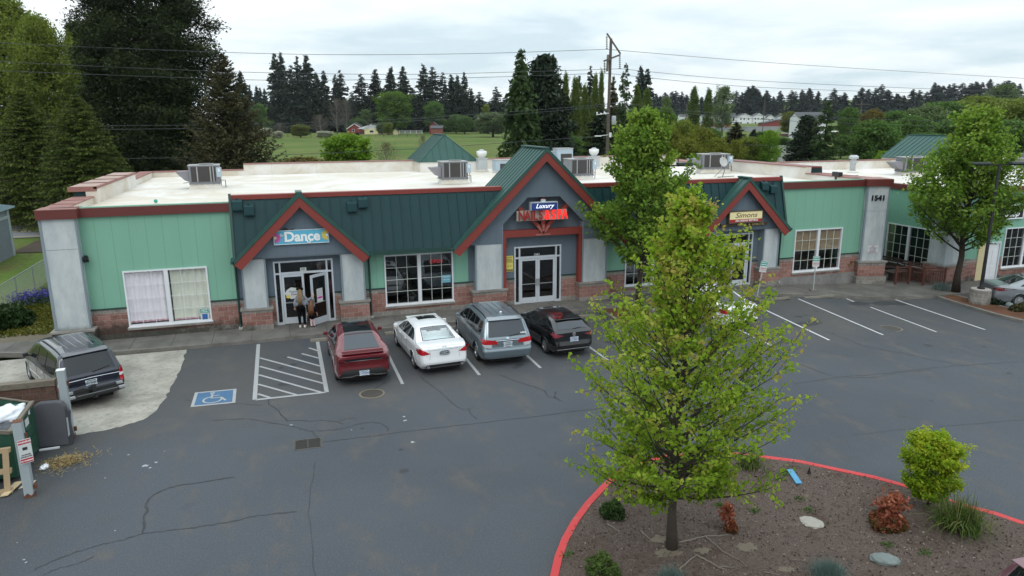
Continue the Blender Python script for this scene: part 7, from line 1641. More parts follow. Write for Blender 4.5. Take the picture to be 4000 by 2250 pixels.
for k_,xD,yD,wd,dep,l,m in (('round',1885,345,60,120,'olive green tree just right of the large rooftop unit',L_OLV),('loose',1915,330,44,200,'thin mid green tree before the long grey building',L_MID),('round',1690,318,50,140,'mid green tree at the foot of the bright round tree',L_MID),('round',1760,322,60,210,'russet green tree before the red buildings',L_RUS),('loose',1840,335,46,230,'mid green tree under the long grey building',L_MID),('round',1970,345,40,230,'dark green tree left of the maroon banded building',L_MID),('round',2120,340,56,160,'green tree right of the maroon banded building',L_MID),('round',2060,372,60,110,'low mid green scrub tree right of the open cedar',L_MID),('round',2230,320,70,230,'broad mid green tree under the hillside wood, left one',L_MID),('round',2330,305,84,240,'broad olive tree under the hillside wood, middle one',L_OLV),('round',2440,290,90,250,'broad mid green tree under the hillside wood, right one',L_MID),('round',2170,290,60,330,'mid green tree at the left foot of the hillside wood',L_GRY),('round',1560,330,60,120,'mid green tree hidden behind the street tree crown',L_MID),('round',1440,345,60,105,'green scrub tree beside the dark pine',L_MID),('round',1370,330,46,160,'mid green bush right of the dark pine foot',L_MID),('round',660,300,46,390,'mid green tree at the far left corner of the field',L_MID),('round',1110,300,40,420,'mid green tree behind the brick-coloured barn',L_MID),('round',1215,300,44,400,'pale green tree at the right corner of the field',L_GRY),('round',880,312,30,405,'low green bush left of the red shed',L_MID)):
    tree(k_,xD,yD,wd,dep,l,m)
sky_l=[(gx_(a),fyD(b)) for a,b in ((1550,620),(1590,640),(1640,608),(1700,600),(1735,590),(1790,600),(1832,630),(1970,650),(2010,680),(2100,640),(2290,590),(2340,605),(2400,560),(2440,545),(2490,600),(2550,630))]+[(hx_(a),hy_(b)) for a,b in ((60,322),(100,315),(135,340),(225,355),(290,410),(350,360),(455,352),(490,365),(550,350),(615,335),(700,360),(765,420),(845,335),(900,400),(940,375),(1040,400),(1100,328),(1160,345),(1225,330),(1280,298),(1335,350),(1420,385),(1480,400),(1570,345),(1625,350),(1690,365),(1765,283),(1800,308),(1840,312),(1900,300),(1940,288),(2020,285),(2100,290),(2145,275),(2200,280),(2275,252),(2340,290),(2400,268),(2440,265),(2480,282),(2540,292))]
for i_,(a,b) in enumerate(sky_l):
    top=ondep(a*K,b*K,720);hh=26+4*math.sin(i_*1.7);x,y=top.x,top.y;s=rng.uniform(26,40)*K*720/F/DW(FIRS[i_ % 6])*1.5
    right=a>hx_(1500)
    plant('fir_tree','dark fir on the skyline of the right hillside wood' if right else 'dark fir on the skyline behind the white townhouses','tree',FIRS[i_ % 6],(x,y,top.z-hh),i_,(s,s,hh/10),'firs on the hillside skyline' if right else 'firs behind the townhouses',L_FIRB)
def wood(name,label,rects,n,m,seed,Hh=(18,26)):
    """far wood that reads as one mass"""
    nr=np.random.default_rng(seed);src=FIRS[seed % 4][1];nv=len(src.vertices);co=np.empty(nv*3);src.vertices.foreach_get('co',co);co=co.reshape(-1,3)[:(nv//4//3)*4];Vs,Ts=[],[]
    for k in range(n):
        a,b,dep=rects(nr);top=ondep(a*K,b*K,dep);h=nr.uniform(*Hh);th=nr.uniform(0,6.28);c,s=math.cos(th),math.sin(th);w_=nr.uniform(.75,1.15)*h/10*1.5
        q=co.copy();q=np.stack([(q[:,0]*c-q[:,1]*s)*w_,(q[:,0]*s+q[:,1]*c)*w_,q[:,2]*h/10],1)+np.array([top.x,top.y,top.z-h]);Vs.append(q);Ts.append(np.repeat(nr.uniform(0,1),len(q)))
    V=np.concatenate(Vs);T=np.concatenate(Ts);N=len(V)//4;me=bpy.data.meshes.new(name);me.vertices.add(4*N);me.vertices.foreach_set('co',V.reshape(-1));me.loops.add(4*N);me.loops.foreach_set('vertex_index',np.arange(4*N,dtype=np.int32));me.polygons.add(N);me.polygons.foreach_set('loop_start',np.arange(0,4*N,4,dtype=np.int32));me.polygons.foreach_set('loop_total',np.full(N,4,dtype=np.int32))
    at=me.attributes.new('tint','FLOAT','POINT');at.data.foreach_set('value',T.astype(np.float32));me.materials.append(m);me.update(calc_edges=True);o=link_mesh(name,me);tag(o,label,'wood',kind='stuff')
wood('far_woods','dark conifer wood covering the right hillside',lambda nr:(lambda a:(a,np.interp(a,[1640,1900,2150,2300,2420,2600],[252,250,245,232,222,218])+nr.uniform(4,90),720+nr.uniform(-40,40)))(nr.uniform(1630,2640)),420,L_FIRB,1)
wood('far_woods','dark conifer wood closing the view behind the farm field',lambda nr:(nr.uniform(560,1300),nr.uniform(222,275),470+nr.uniform(-20,60)),420,L_FIR,2,(16,26))
wood('far_woods','dark wood closing the gap behind the poplars',lambda nr:(nr.uniform(1240,1680),nr.uniform(240,300),500+nr.uniform(-20,60)),160,L_FIRB,3,(16,24))
# ------------------------------------------------------------------ left yard planting
def scatter(n,fn):return np.array([fn() for _ in range(n)])
nrg=np.random.default_rng(77)
def clump(name,label,cat,c,rad,ht,n,leaf,m,up=.4,flat=1.,seed=0,tints=None,elong=1.5,stem=True,group=None):
    """dense low shrub: leaves through a dome, thicker towards the outside"""
    nr=np.random.default_rng(seed);d=norm(nr.normal(size=(n,3)));d[:,2]=np.abs(d[:,2]);r_=nr.uniform(.55,1.,n)**.6
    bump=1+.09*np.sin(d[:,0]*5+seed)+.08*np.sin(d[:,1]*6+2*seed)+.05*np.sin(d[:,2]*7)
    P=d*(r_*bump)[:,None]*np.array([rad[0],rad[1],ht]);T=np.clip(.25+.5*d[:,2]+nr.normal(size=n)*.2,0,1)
    me=leafmesh('foliage',P,leaf*nr.uniform(.6,1.3,n),T,m,nr,up=up,elong=elong);t=thing(name,label,cat,c,seed,group);link_mesh('foliage',me,t)
    if stem:
        w=MB()
        for k in range(7):a=k*.9+seed;w.tube([(0,0,-.02),(rad[0]*.35*math.cos(a),rad[1]*.35*math.sin(a),ht*.45),(rad[0]*.6*math.cos(a),rad[1]*.6*math.sin(a),ht*.75)],[.02,.014,.006],5)
        w.build('stems',BARKD,t)
    return t
clump('juniper','dark green spreading juniper by the chain link fence','shrub',(-12.3,4.4,0),(1.5,1.2),.95,3600,.10,m_leaf('juniper',[(.016,.032,.010),(.026,.05,.014),(.036,.065,.018)],.15),seed=3,elong=2.2)
clump('rhododendron','dark round bush beside the side street','shrub',(-14.4,30.5,0),(1.7,1.5),2.6,1800,.22,L_FIR,seed=4)
BLUB=m_leaf('bluebell',[(.05,.09,.03),(.06,.06,.30),(.12,.10,.42)],.3)
for q,(x,y,l) in enumerate(((-12.35,8.6,'larger clump of violet bluebells at the fence foot'),(-11.6,9.0,'clump of violet bluebells near the corner pillar base'),(-11.2,11.0,'clump of violet bluebells half behind the corner pillar'))):
    t=thing('bluebells',l,'flowers',(x,y,0));P=np.concatenate([nrg.normal(size=(230,3))*np.array([.42,.35,.10])+np.array([0,0,.42]),nrg.normal(size=(500,3))*np.array([.5,.4,.12])+np.array([0,0,.15])]);P[:,2]=np.abs(P[:,2]);T=np.concatenate([nrg.uniform(.5,1,230),nrg.uniform(0,.18,500)]);link_mesh('foliage',leafmesh('foliage',P,.07,T,BLUB,nrg,elong=1.8),t)  # this foliage mesh holds the violet blooms together with the green leaves
MOSSG=m_leaf('moss_grass',[(.055,.08,.012),(.10,.10,.014),(.15,.13,.02)],.2)
P=np.stack([nrg.uniform(-12.6,-9.2,5200),nrg.uniform(2.2,12,5200),nrg.uniform(.0,.08,5200)],1);tag(link_mesh('yard_grass',leafmesh('yard_grass',P,.07,nrg.uniform(0,1,5200),MOSSG,nrg,up=.1,elong=2.4)),'mossy grass strip along the left end of the building','grass',kind='stuff')
sheet('dirt_verge',[(-16,.85),(-9.2,.85),(-9.15,2.6),(-11,2.9),(-13,2.6),(-16,2.4)],mat('brown_dirt',(.14,.115,.08),.95,var=.25,scale=1.2,bump=.4),.012);sheet('moss_patch',[(-11.6,2.7),(-9.1,2.2),(-9.0,9),(-10.5,9.5),(-11.5,6)],mat('yellow_moss',(.13,.125,.022),.95,var=.35,scale=2,bump=.5),.016)
sheet('bark_verge',[(-18,25.5),(-9,24),(-9,31),(-18,31)],mat('dark_bark_verge',(.05,.032,.02),.95,var=.3,scale=2),.02)
# ------------------------------------------------------------------ island planting
I_=lambda a,b:on_isl(*S2_z(a,b))
p=I_(400,490);clump('shrub','small round dark green shrub left of the young tree','shrub',p,(.27,.27),.34,1500,.05,m_leaf('hebe',[(.028,.052,.018),(.045,.08,.024),(.065,.105,.03)],.2),seed=6,elong=2)
p=I_(340,800);clump('rosemary','loose feathery green shrub at the lower left of the island','shrub',p,(.34,.32),.42,620,.04,m_leaf('rosemary',[(.05,.085,.02),(.075,.12,.028),(.10,.15,.04)],.25),seed=7,elong=3)
FES=m_leaf('blue_fescue',[(.07,.11,.10),(.10,.15,.14),(.15,.20,.19)],.2)
def blades(name,label,c,n,ln,m,arch=.8,wd=.012,seed=0,spread=.10,group=None,cat='grass'):
    nr=np.random.default_rng(seed);w=MB();tn=[]
    for k in range(n):
        az=nr.uniform(0,6.28);L_=ln*nr.uniform(.6,1.15);o=np.array([nr.normal()*spread,nr.normal()*spread,0]);out=np.array([math.cos(az),math.sin(az),0]);lean=nr.uniform(.15,1.)*arch;sd=np.array([-out[1],out[0],0])*wd*nr.uniform(.7,1.3);prev=None;tv=nr.random()
        for s in range(5):
            t=s/4;q=o+out*L_*lean*(t**1.2)*.9+np.array([0,0,L_*(t*(1.15-.2*lean)-lean*1.0*t**2.4)]);q[2]=max(q[2],.01);ww=sd*(1-.9*t)
            cur=(q-ww,q+ww)
            if prev is not None:w.face(prev[0],prev[1],cur[1],cur[0]);tn+=[tv]*4
            prev=cur
    me=w.mesh('blades',m,fix=False);a=me.attributes.new('tint','FLOAT','POINT');a.data.foreach_set('value',np.array(tn,np.float32));t=thing(name,label,cat,c,0,group);link_mesh('blades',me,t);return t
p=I_(1530,808);blades('fescue','larger blue-grey fescue tuft at the bottom of the island',(p.x,p.y-.05,p.z),1500,.40,FES,.95,.004,8,.12);p=I_(690,830);blades('fescue','blue-grey fescue tuft cut by the bottom edge',(p.x,p.y-.12,p.z),1000,.34,FES,.95,.004,9,.10)
IRS=m_leaf('iris_blade',[(.04,.075,.016),(.065,.11,.02),(.10,.14,.03),(.24,.22,.10)],.25)
p=I_(2230,560);blades('ornamental_grass','big arching strappy grass clump below the yellow-green shrub',p,520,.95,IRS,1.0,.013,10,.16);p=I_(1130,235);blades('ornamental_grass','small strappy grass clump under the young tree at the far kerb',p,240,.62,IRS,1.0,.011,11,.12)
p=ong(2900+1730/2.229,1050+190/2.229,.1);blades('fescue','green tuft at the tip of the right planter',(p.x,p.y,p.z+.1),500,.45,FES,.9,.008,12,.2)
PIE=m_leaf('pieris',[(.045,.06,.018),(.12,.06,.025),(.27,.075,.045),(.42,.16,.10)],.3)
p=I_(1850,540);t=clump('red_shrub','larger red and green shrub near the yellow-green one','shrub',p,(.42,.34),.34,1500,.065,PIE,seed=13,elong=2.);
P=np.stack([nrg.normal(size=420)*.16+.16,nrg.normal(size=420)*.12,np.abs(nrg.normal(size=420)*.10+.46)],1);link_mesh('upper_foliage',leafmesh('upper_foliage',P,.065,nrg.uniform(.5,1,420),PIE,nrg,elong=2.),t)
p=I_(1040,570);t=clump('red_shrub','small two-stemmed red shrub right of the young tree trunk','shrub',(p.x-.08,p.y,p.z),(.14,.13),.24,420,.055,PIE,seed=14,elong=2.);P=np.stack([nrg.normal(size=260)*.06+.20,nrg.normal(size=260)*.06,nrg.uniform(.12,.52,260)],1);link_mesh('upper_foliage',leafmesh('upper_foliage',P,.055,nrg.uniform(.55,1,260),PIE,nrg,elong=2.),t)
YS=deciduous(81,1.75,lambda f:float(np.interp(f,[0,.15,.3,.55,.8,1],[.08,.25,.62,1.0,.80,.12])),.07,74,50,7,6,.046,.045,.022,leaf_m=m_leaf('spirea',[(.12,.22,.016),(.20,.31,.02),(.31,.40,.028),(.44,.46,.045)],.42),core=5,trunk_m=BARKD,gap=.3)
p=I_(2065,440);plant('yellow_shrub','airy yellow-green shrub in front of the red kerb at the right','shrub',YS,p,.5,(1.05,1.05,.98))
for u,v,l,sd in ((2190,320,'low dark groundcover plant by the stone lamp base',15),(2400,375,'brown low conifer at the right end of the planter',16)):
    p=px(A8_,[(u,v)])[0];clump('groundcover',l,'shrub',(p.x,p.y,gz(p.x)+.1),(.5,.35),.3,700,.09,L_SPR if sd==16 else L_FIR,seed=sd)
p=px(A8_,[(2320,340)])[0];lump(p.x,p.y,gz(p.x)+.14,.2,.15,.14,ROCKM,'rock','rounded grey rock in the right planter','rock',.2,31)
# tiny weeds on the mulch
P=[]
for u,v in ((1310,265),(1280,300),(1440,465),(1150,470),(1380,405),(1855,650),(960,440),(1310,275),(2050,690),(170,700),(1560,800)):
    p=I_(u,v);P.append(nrg.normal(size=(45,3))*np.array([.08,.06,.01])+np.array([p.x,p.y,p.z+.02]))
P=np.concatenate(P);tag(link_mesh('weeds',leafmesh('weeds',P,.035,nrg.uniform(0,1,len(P)),L_MID,nrg)),'small green weeds scattered on the island mulch','weeds',kind='stuff')
V_=nrg.uniform(0,1,(5200,2));Q=[(5.0+11*a,-25+8.5*b) for a,b in V_];Q=[(a,b,isl_z(a,b)+.012) for a,b in Q if isl_t.ray_cast(Vector((a,b,3)),Vector((0,0,-1)))[0] is not None]
tag(link_mesh('bark_chips',leafmesh('bark_chips',np.array(Q),.035,nrg.uniform(0,1,len(Q)),m_leaf('bark_chip',[(.05,.033,.025),(.12,.085,.07),(.24,.20,.17)],0),nrg,up=1.2,elong=2.)),'loose bark chips and dry leaves on the island mulch','mulch',kind='stuff')
# ------------------------------------------------------------------ houses and sheds beyond the trees
WIND=mat('far_window',(.02,.022,.028),.2);ROOFG=mat('grey_shingle',(.075,.078,.085),.9,var=.15,scale=.6);WHS=mat('white_house_siding',(.66,.67,.69),.7,var=.05);REDB=mat('barn_red',(.20,.038,.034),.8,var=.15);YELH=mat('farmhouse_yellow',(.66,.60,.33),.7,var=.05);GRW=mat('far_grey_wall',(.26,.27,.285),.8,var=.1);CRW=mat('far_cream_wall',(.42,.43,.34),.8);RTRM=mat('far_white_trim',(.72,.72,.72),.6)
def house(name,label,x0,x1,yb,dep,hw,hr,wall_m,roof_m,dpt=8.,rz=None,gable_front=True,wins=(),zoff=0,cat='house',trim=None,shed=False,group=None):
    """x0,x1: columns of the front wall, yb its foot; gable_front turns the gable to the viewer"""
    a,b=ondep(x0*K,yb*K,dep),ondep(x1*K,yb*K,dep);c=(a+b)/2;z=max(terr(c.x,c.y)-.1,-9) if zoff is None else c.z
    W_=(b-a).length;ang=math.atan2(b.y-a.y,b.x-a.x) if rz is None else rz
    t=thing(name,label,cat,(c.x,c.y,z),ang,group)
    w=MB();w.box(-W_/2,W_/2,0,dpt,-8,hw)
    if shed:w.prism([(-W_/2,hw),(W_/2,hw),(W_/2,hw+hr)],lambda a,b,d:(a,d,b),0,dpt)
    elif gable_front and hr>0:w.prism([(-W_/2,hw),(W_/2,hw),(0,hw+hr)],lambda a,b,d:(a,d,b),0,dpt)
    elif hr>0:w.prism([(0,hw),(dpt,hw),(dpt/2,hw+hr)],lambda a,b,d:(d,a,b),-W_/2,W_/2)
    w.build('wall',wall_m,t)
    r=MB();o=.45;th=.22
    if shed:r.prism([(-W_/2-o,hw+.02),(W_/2+o,hw+hr+.05),(W_/2+o,hw+hr+.05+th),(-W_/2-o,hw+.02+th)],lambda a,b,d:(a,d,b),-o,dpt+o)
    elif hr<=0:r.box(-W_/2-.1,W_/2+.1,-.1,dpt+.1,hw,hw+.25)
    else:
        for s_ in (-1,1):
            if gable_front:k=o*hr/(W_/2);r.prism([(0,hw+hr+.03),(s_*(W_/2+o),hw-k+.03),(s_*(W_/2+o),hw-k+.03+th),(0,hw+hr+.03+th)],lambda a,b,d:(a,d,b),-o,dpt+o)
            else:k=o*hr/(dpt/2);r.prism([(dpt/2,hw+hr+.03),(dpt/2+s_*(dpt/2+o),hw-k+.03),(dpt/2+s_*(dpt/2+o),hw-k+.03+th),(dpt/2,hw+hr+.03+th)],lambda a,b,d:(d,a,b),-W_/2-o,W_/2+o)
    r.build('roof',roof_m,t)
    if trim and gable_front and hr>0:
        q=MB()
        for s_ in (-1,1):k=o*hr/(W_/2);q.prism([(0,hw+hr+.0),(s_*(W_/2+o),hw-k),(s_*(W_/2+o),hw-k-.35),(0,hw+hr-.4)],lambda a,b,d:(a,d,b),-o-.08,-o)
        q.build('barge_board',trim,t)
    for (fx_,fz_,ww,wh) in wins:
        q=MB();q.box(fx_*W_/2-ww/2,fx_*W_/2+ww/2,-.06,.02,fz_*hw-wh/2,fz_*hw+wh/2);o_=q.build('window',WIND,t)
        q=MB();q.box(fx_*W_/2-ww/2-.12,fx_*W_/2+ww/2+.12,-.04,0,fz_*hw-wh/2-.12,fz_*hw+wh/2+.12);q.build('window_frame',RTRM,o_)
    return t
def zf(X,Y):return 579.6+X*.275,64.4+Y*.275
DOORB=mat('far_door_brown',(.10,.03,.03),.8)
h_=house('farmhouse','pale yellow farmhouse with white gable across the field',*[zf(X,0)[0] for X in (1228,1352)],zf(0,998)[1],385,3.1,2.4,YELH,ROOFG,14,trim=RTRM,wins=[(.05,.55,2.,1.1)],zoff=0)
w=MB();w.prism([(-7.6,3.11),(7.6,3.11),(0,5.46)],lambda a,b,d:(a,d,b),-.05,-.01);w.build('gable_cladding',WHS,h_)
house('farmhouse_wing','low yellow right wing of the farmhouse',*[zf(X,0)[0] for X in (1354,1450)],zf(0,998)[1],388,2.6,1.6,YELH,ROOFG,7,gable_front=False,wins=[(.3,.5,1.2,1.1)])
house('garden_shed','little yellow shed right of the farmhouse',*[zf(X,0)[0] for X in (1488,1528)],zf(0,1000)[1],380,2.2,.9,YELH,ROOFG,4,cat='shed')
h_=house('barn','dark red field shed left of the farmhouse',*[zf(X,0)[0] for X in (1072,1208)],zf(0,990)[1],390,3.,2.6,REDB,ROOFG,8,trim=RTRM,wins=[(-.2,.6,1.2,1.2)],cat='barn');w=MB();w.box(2.6,6.0,-.07,0,0,2.4);w.build('door',DOORB,h_)
house('barn','red brick-coloured barn at the right end of the field',*[zf(X,0)[0] for X in (1838,1938)],zf(0,1002)[1],380,3.6,1.2,mat('brick_barn',(.22,.075,.055),.85,var=.15),ROOFG,6,gable_front=False,cat='barn');house('barn_loft','small raised red loft behind the field barn',*[zf(X,0)[0] for X in (1822,1890)],zf(0,995)[1],388,5.,1.4,REDB,ROOFG,6,cat='barn',wins=[(.2,.8,1,1)])
house('far_house','grey roofed house peeping out of the trees near the deodar',*[zf(X,0)[0] for X in (2262,2322)],zf(0,930)[1],420,5.5,3.,CRW,ROOFG,9)
zt6=lambda X,Y:(1673.9+X*.125,244.7+Y*.125)
def th_(label,X0,X1,Yb,dep,hw,hr,wm,rm=ROOFG,gf=True,wins=(),dpt=9.,trim=None,shed=False,cat='house',name='town_house'):return house(name,label,zt6(X0,0)[0],zt6(X1,0)[0],zt6(0,Yb)[1],dep,hw,hr,wm,rm,dpt,gable_front=gf,wins=wins,trim=trim,shed=shed,cat=cat)
w4=[(-.55,.75,1.2,1.4),(-.1,.75,1.2,1.4),(.5,.75,1.2,1.4),(-.5,.3,1.2,1.4),(.45,.3,1.2,1.4)]
th_('white townhouse behind the tall poplar, leftmost',290,480,480,620,4.,1.6,WHS,gf=False,wins=[(.2,.4,1.2,1.4)])
th_('white townhouse with a long low roof right of the tall poplar',735,985,475,620,3.4,1.6,WHS,gf=False,wins=[(-.35,.5,2.,1.6),(.2,.5,2.,1.6),(.7,.5,1,1.6)])
th_('small cream townhouse with two windows',1005,1130,475,618,3.4,1.4,CRW,wins=[(-.4,.45,1.,1.6),(.5,.45,1.,1.6)],trim=RTRM)
th_('cream and dark recessed townhouse behind the small conifer',1165,1420,480,622,3.5,3.,CRW,gf=False,wins=[(.7,.5,2.4,2.4),(-.6,.5,1.5,1.5)])
th_('big white three-storey townhouse, left of the tallest gable',1445,1735,572,606,7.4,2.6,WHS,wins=w4,trim=RTRM);th_('white lower front of the big townhouse',1335,1440,572,603,4.,.0,WHS,wins=[(-.4,.7,1.6,.8),(.6,.7,1.6,1.2)],dpt=5)
th_('white three-storey townhouse with the brightest gable',1745,1995,566,608,7.4,2.6,WHS,wins=w4+[(.85,.75,.8,1.4)],trim=RTRM)
th_('white townhouse with dark ground floor right of the far pole',2040,2180,500,620,4.,2.3,WHS,wins=[(-.3,.4,1.4,1.8),(.5,.4,2.,2.)],trim=RTRM);th_('dark roofed townhouse with white gable at the end of the row',2250,2490,500,625,4.,2.4,WHS,trim=RTRM)
th_('red community building with white gable edges',700,985,615,462,2.2,2.8,REDB,trim=RTRM);th_('red walled building with a hipped grey roof',990,1310,618,458,2.8,2.0,mat('orange_red_wall',(.30,.06,.04),.8,var=.1),gf=False);th_('long red building with one sloping dark roof',1985,2490,602,470,2.6,3.2,REDB,shed=True,cat='hall',name='red_hall',dpt=12)
th_('long low grey building with window strips',1630,2450,795,430,5.8,0,GRW,rm=mat('flat_grey_roof',(.22,.225,.235),.8),gf=False,wins=[(-.93,.32,2.6,1.4),(-.78,.32,2.6,1.4),(-.33,.32,3.,1.4),(.0,.32,3,1.4),(.3,.32,3.,1.4),(.6,.32,3.,1.4),(.82,.32,2.4,1.4)],cat='building',name='long_building');th_('low grey building behind the yellow willows',880,1320,700,440,2.8,0,GRW,rm=MATS['flat_grey_roof'],gf=False,cat='building',name='long_building')
z3=lambda X,Y:(1867.6+X*.275,128.8+Y*.275)
house('white_house','white house with a grey roof standing apart on the right',z3(512,0)[0],z3(770,0)[0],z3(0,690)[1],300,3.7,2.1,WHS,ROOFG,10,gable_front=False,wins=[(-.75,.6,1.2,1.6),(-.5,.6,1.2,1.6),(.5,.6,1.5,1.6),(.8,.6,1,1.6)])
house('pale_roof_house','pale house roof among the right hand trees',z3(1555,0)[0],z3(1600,0)[0],z3(0,640)[1],230,1.5,.8,WHS,RTRM,6,gable_front=False)
for a,b,yb,dep,l,hh in ((425,498,862,330,'white block of the maroon banded building, left of the dark pine',5.2),(775,1155,905,328,'white building with a maroon roof band behind the open cedar',8.2)):
    h_=house('banded_building',l,z3(a,0)[0],z3(b,0)[0],z3(0,yb)[1],dep,hh,0,mat('banded_white_wall',(.56,.54,.52),.7,var=.06),mat('far_white_roof',(.7,.7,.7),.7),12,gable_front=False,cat='building')
    W_=(ondep(z3(b,0)[0]*K,0,dep)-ondep(z3(a,0)[0]*K,0,dep)).length
    w=MB();w.box(-W_/2-.15,W_/2+.15,-.15,12.1,hh-1.8,hh+.02);w.build('maroon_band',FASC,h_)
    if a>700:
        for q in (-.35,.25,.75):w=MB();w.box(W_/2*q-.9,W_/2*q+.9,-.08,0,.5,4.6);w.build('opening',WIND,h_)
w=MB();a,b=ondep(z3(330,0)[0]*K,z3(0,945)[1]*K,140),ondep(z3(470,0)[0]*K,z3(0,935)[1]*K,150);w.bar(a+Vector((0,0,-2)),b+Vector((0,0,-2)),.4,7.4);tag(w.build('retaining_wall',mat('pale_far_concrete',(.36,.36,.36),.9,var=.1)),'pale concrete retaining wall by the dark pine','wall')
house('gable_shed','small grey gable with white edges just behind the parapet',zt6(1665,0)[0],zt6(1825,0)[0],zt6(0,1312)[1],250,.2,1.2,GRW,ROOFG,4,trim=RTRM,cat='shed')
# far parked vehicles
def far_car(label,X,Y,dep,paint,truck=False,hd=0):
    D_=zt6(X,Y);p=ondep(D_[0]*K,D_[1]*K,dep);t=thing('pickup_truck' if truck else 'far_car',label,'pickup' if truck else 'car',p,hd)
    w=MB();prof_=[(-2.4,.35),(2.4,.35),(2.45,.8),(1.3,.95),(.8,1.45),(-.9,1.45),(-1.5,1.0),(-2.4,.95)] if not truck else [(-2.7,.5),(2.7,.5),(2.75,1.05),(1.4,1.15),(.9,1.85),(-.6,1.85),(-.75,1.15),(-2.7,1.15)]
    w.prism(prof_,lambda a,b,d:(a,d,b),-.9,.9);w.build('body',paint,t,bevel=.12)
    w=MB();z=1.2 if not truck else 1.5;w.box(-.9,.75,-.92,.92,z-.18,z+.16);w.build('window',TINT,t)
    for x in (-1.5,1.5):
        for s_ in (-1,1):w=MB();w.lathe([(.33,-.1),(.36,-.05),(.36,.1),(.3,.12)],14);q=MB();q.add(w,Matrix.Translation((x,s_*.85,.36))@ Matrix.Rotation(math.pi/2,4,'X'));q.build('wheel',TYRE,t)
far_car('dark pickup parked beyond the back trees',1745,1050,330,mat('far_dark_paint',(.02,.02,.024),.4),True,R(-75));far_car('white car parked beside the far dark pickup',1860,1045,332,mat('far_white_paint',(.6,.62,.64),.4),False,R(-75));far_car('pale car on the far ramp left of the maroon banded building',2420,1000,325,mat('far_silver_paint',(.4,.43,.45),.4),False,R(-10))
# field fence and gate
ff=thing('field_fence','thin post and rail fence along the farm field','fence',(40,330,0));w=MB();prev=None
for X,Y, in ((250,1030),(330,1040),(410,1048),(480,1052),(530,1050),(575,1048),(650,1043),(740,1036),(850,1030),(940,1024),(985,1022),(1040,1020),(1120,1005),(1180,1010),(1270,1003),(1330,1003),(1400,1002),(1480,1004),(1540,1002),(1620,998),(1700,995),(1780,996),(1950,990)):
    D_=zf(X,Y);p=ondep(D_[0]*K,D_[1]*K,340);p.z=terr(p.x,p.y);q=MB();q.box(p.x-.1,p.x+.1,p.y-.1,p.y+.1,p.z-.2,p.z+1.3);q.build('post',mat('grey_fence_wood',(.10,.09,.08),.9),ff,world=True)
    if prev is not None:
        for k in (.5,1.0):w.bar(prev+Vector((0,0,k)),p+Vector((0,0,k)),.05,.05)
    prev=p
w.build('wire_rail',MATS['grey_fence_wood'],ff,world=True)
t=thing('field_gate','small white field gate left of the red barn','gate',ondep(zf(1650,985)[0]*K,zf(0,990)[1]*K,375),R(-18));w=MB()
for z in (.3,.9,1.5):w.box(-6,6,-.05,.05,z,z+.12)
for x in (-6,-3,0,3,6):w.box(x-.08,x+.08,-.06,.06,0,1.7)
w.build('rails',RTRM,t)
# ------------------------------------------------------------------ utility poles and wires
PW=mat('weathered_pole_wood',(.115,.095,.08),.9,var=.25,scale=2,fine=.3);INS=mat('dark_insulator',(.03,.03,.034),.3);WIRE=mat('wire',(.06,.065,.07),.6);GRYM=mat('grey_transformer',(.34,.36,.38),.5)
DP=78.
zp=lambda X,Y,d=0:ondep((1900+X/2.342),(100+Y/2.342),DP+d)
b0=zp(1120,1062);up_=thing('utility_pole','tall wooden transmission pole with a wishbone crossarm and insulator strings','utility pole',(b0.x,b0.y,terr(b0.x,b0.y)))
top=zp(1140,118);foot=Vector((top.x-.15,top.y,terr(b0.x,b0.y)-.3))
w=MB();w.tube([foot,top],[.22,.15],12);w.build('pole',PW,up_,world=True);w=MB();w.tube([Vector((foot.x-.28,foot.y-.12,zp(1130,415).z)),Vector((top.x-.36,top.y-.12,zp(1125,265).z))],.13,10);w.build('splice_pole',mat('pale_pole_wood',(.19,.165,.14),.9,var=.2),up_,world=True)
w=MB();w.bar(zp(1103,72),zp(1226,258),.16,.18);w.bar(zp(1073,326),zp(1226,266),.16,.18);w.bar(zp(1120,752,.3),zp(1206,728,-.3),.12,.14);w.bar(zp(1120,775,.3),zp(1080,768,.5),.1,.12);w.build('crossarm',PW,up_,world=True)
for (x,y0_,y1_) in ((1101,92,214),(1220,272,394),(1081,334,436)):
    w=MB();a,b=zp(x,y0_),zp(x+1,y1_);n=7
    for k in range(n):c=a.lerp(b,(k+.8)/n);w.lathe([(.03,.06),(.13,.0),(.13,-.03),(.03,-.05)],10,c)
    w.tube([a,b],.025,6);w.build('insulator',INS,up_,world=True)
w=MB();c=zp(1166,868,-.4);w.lathe([(.01,-.5),(.22,-.48),(.24,-.4),(.24,.4),(.2,.48),(.01,.5)],14,c);w.build('transformer',GRYM,up_,world=True,smooth=True);w=MB()
for x,y in ((1012,800),(1048,808),(1080,795),(1092,805)):w.lathe([(.02,.12),(.1,.05),(.1,-.05),(.02,-.12)],8,zp(x,y,.3))
w.bar(zp(1005,815,.3),zp(1120,800),.08,.08);w.build('cutout_switch',RTRM,up_,world=True)
w=MB();w.tube([zp(1112,1000),zp(1060,1005,-.3),zp(1040,1012,-.5)],.035,6);c=zp(1020,1010,-.6);w.cbox(c,.65,.3,.12);w.build('street_lamp_arm',RTRM,up_,world=True);w=MB();w.cbox(zp(1133,1000,-.25),.2,.2,.5);w.build('meter_box',RTRM,up_,world=True)
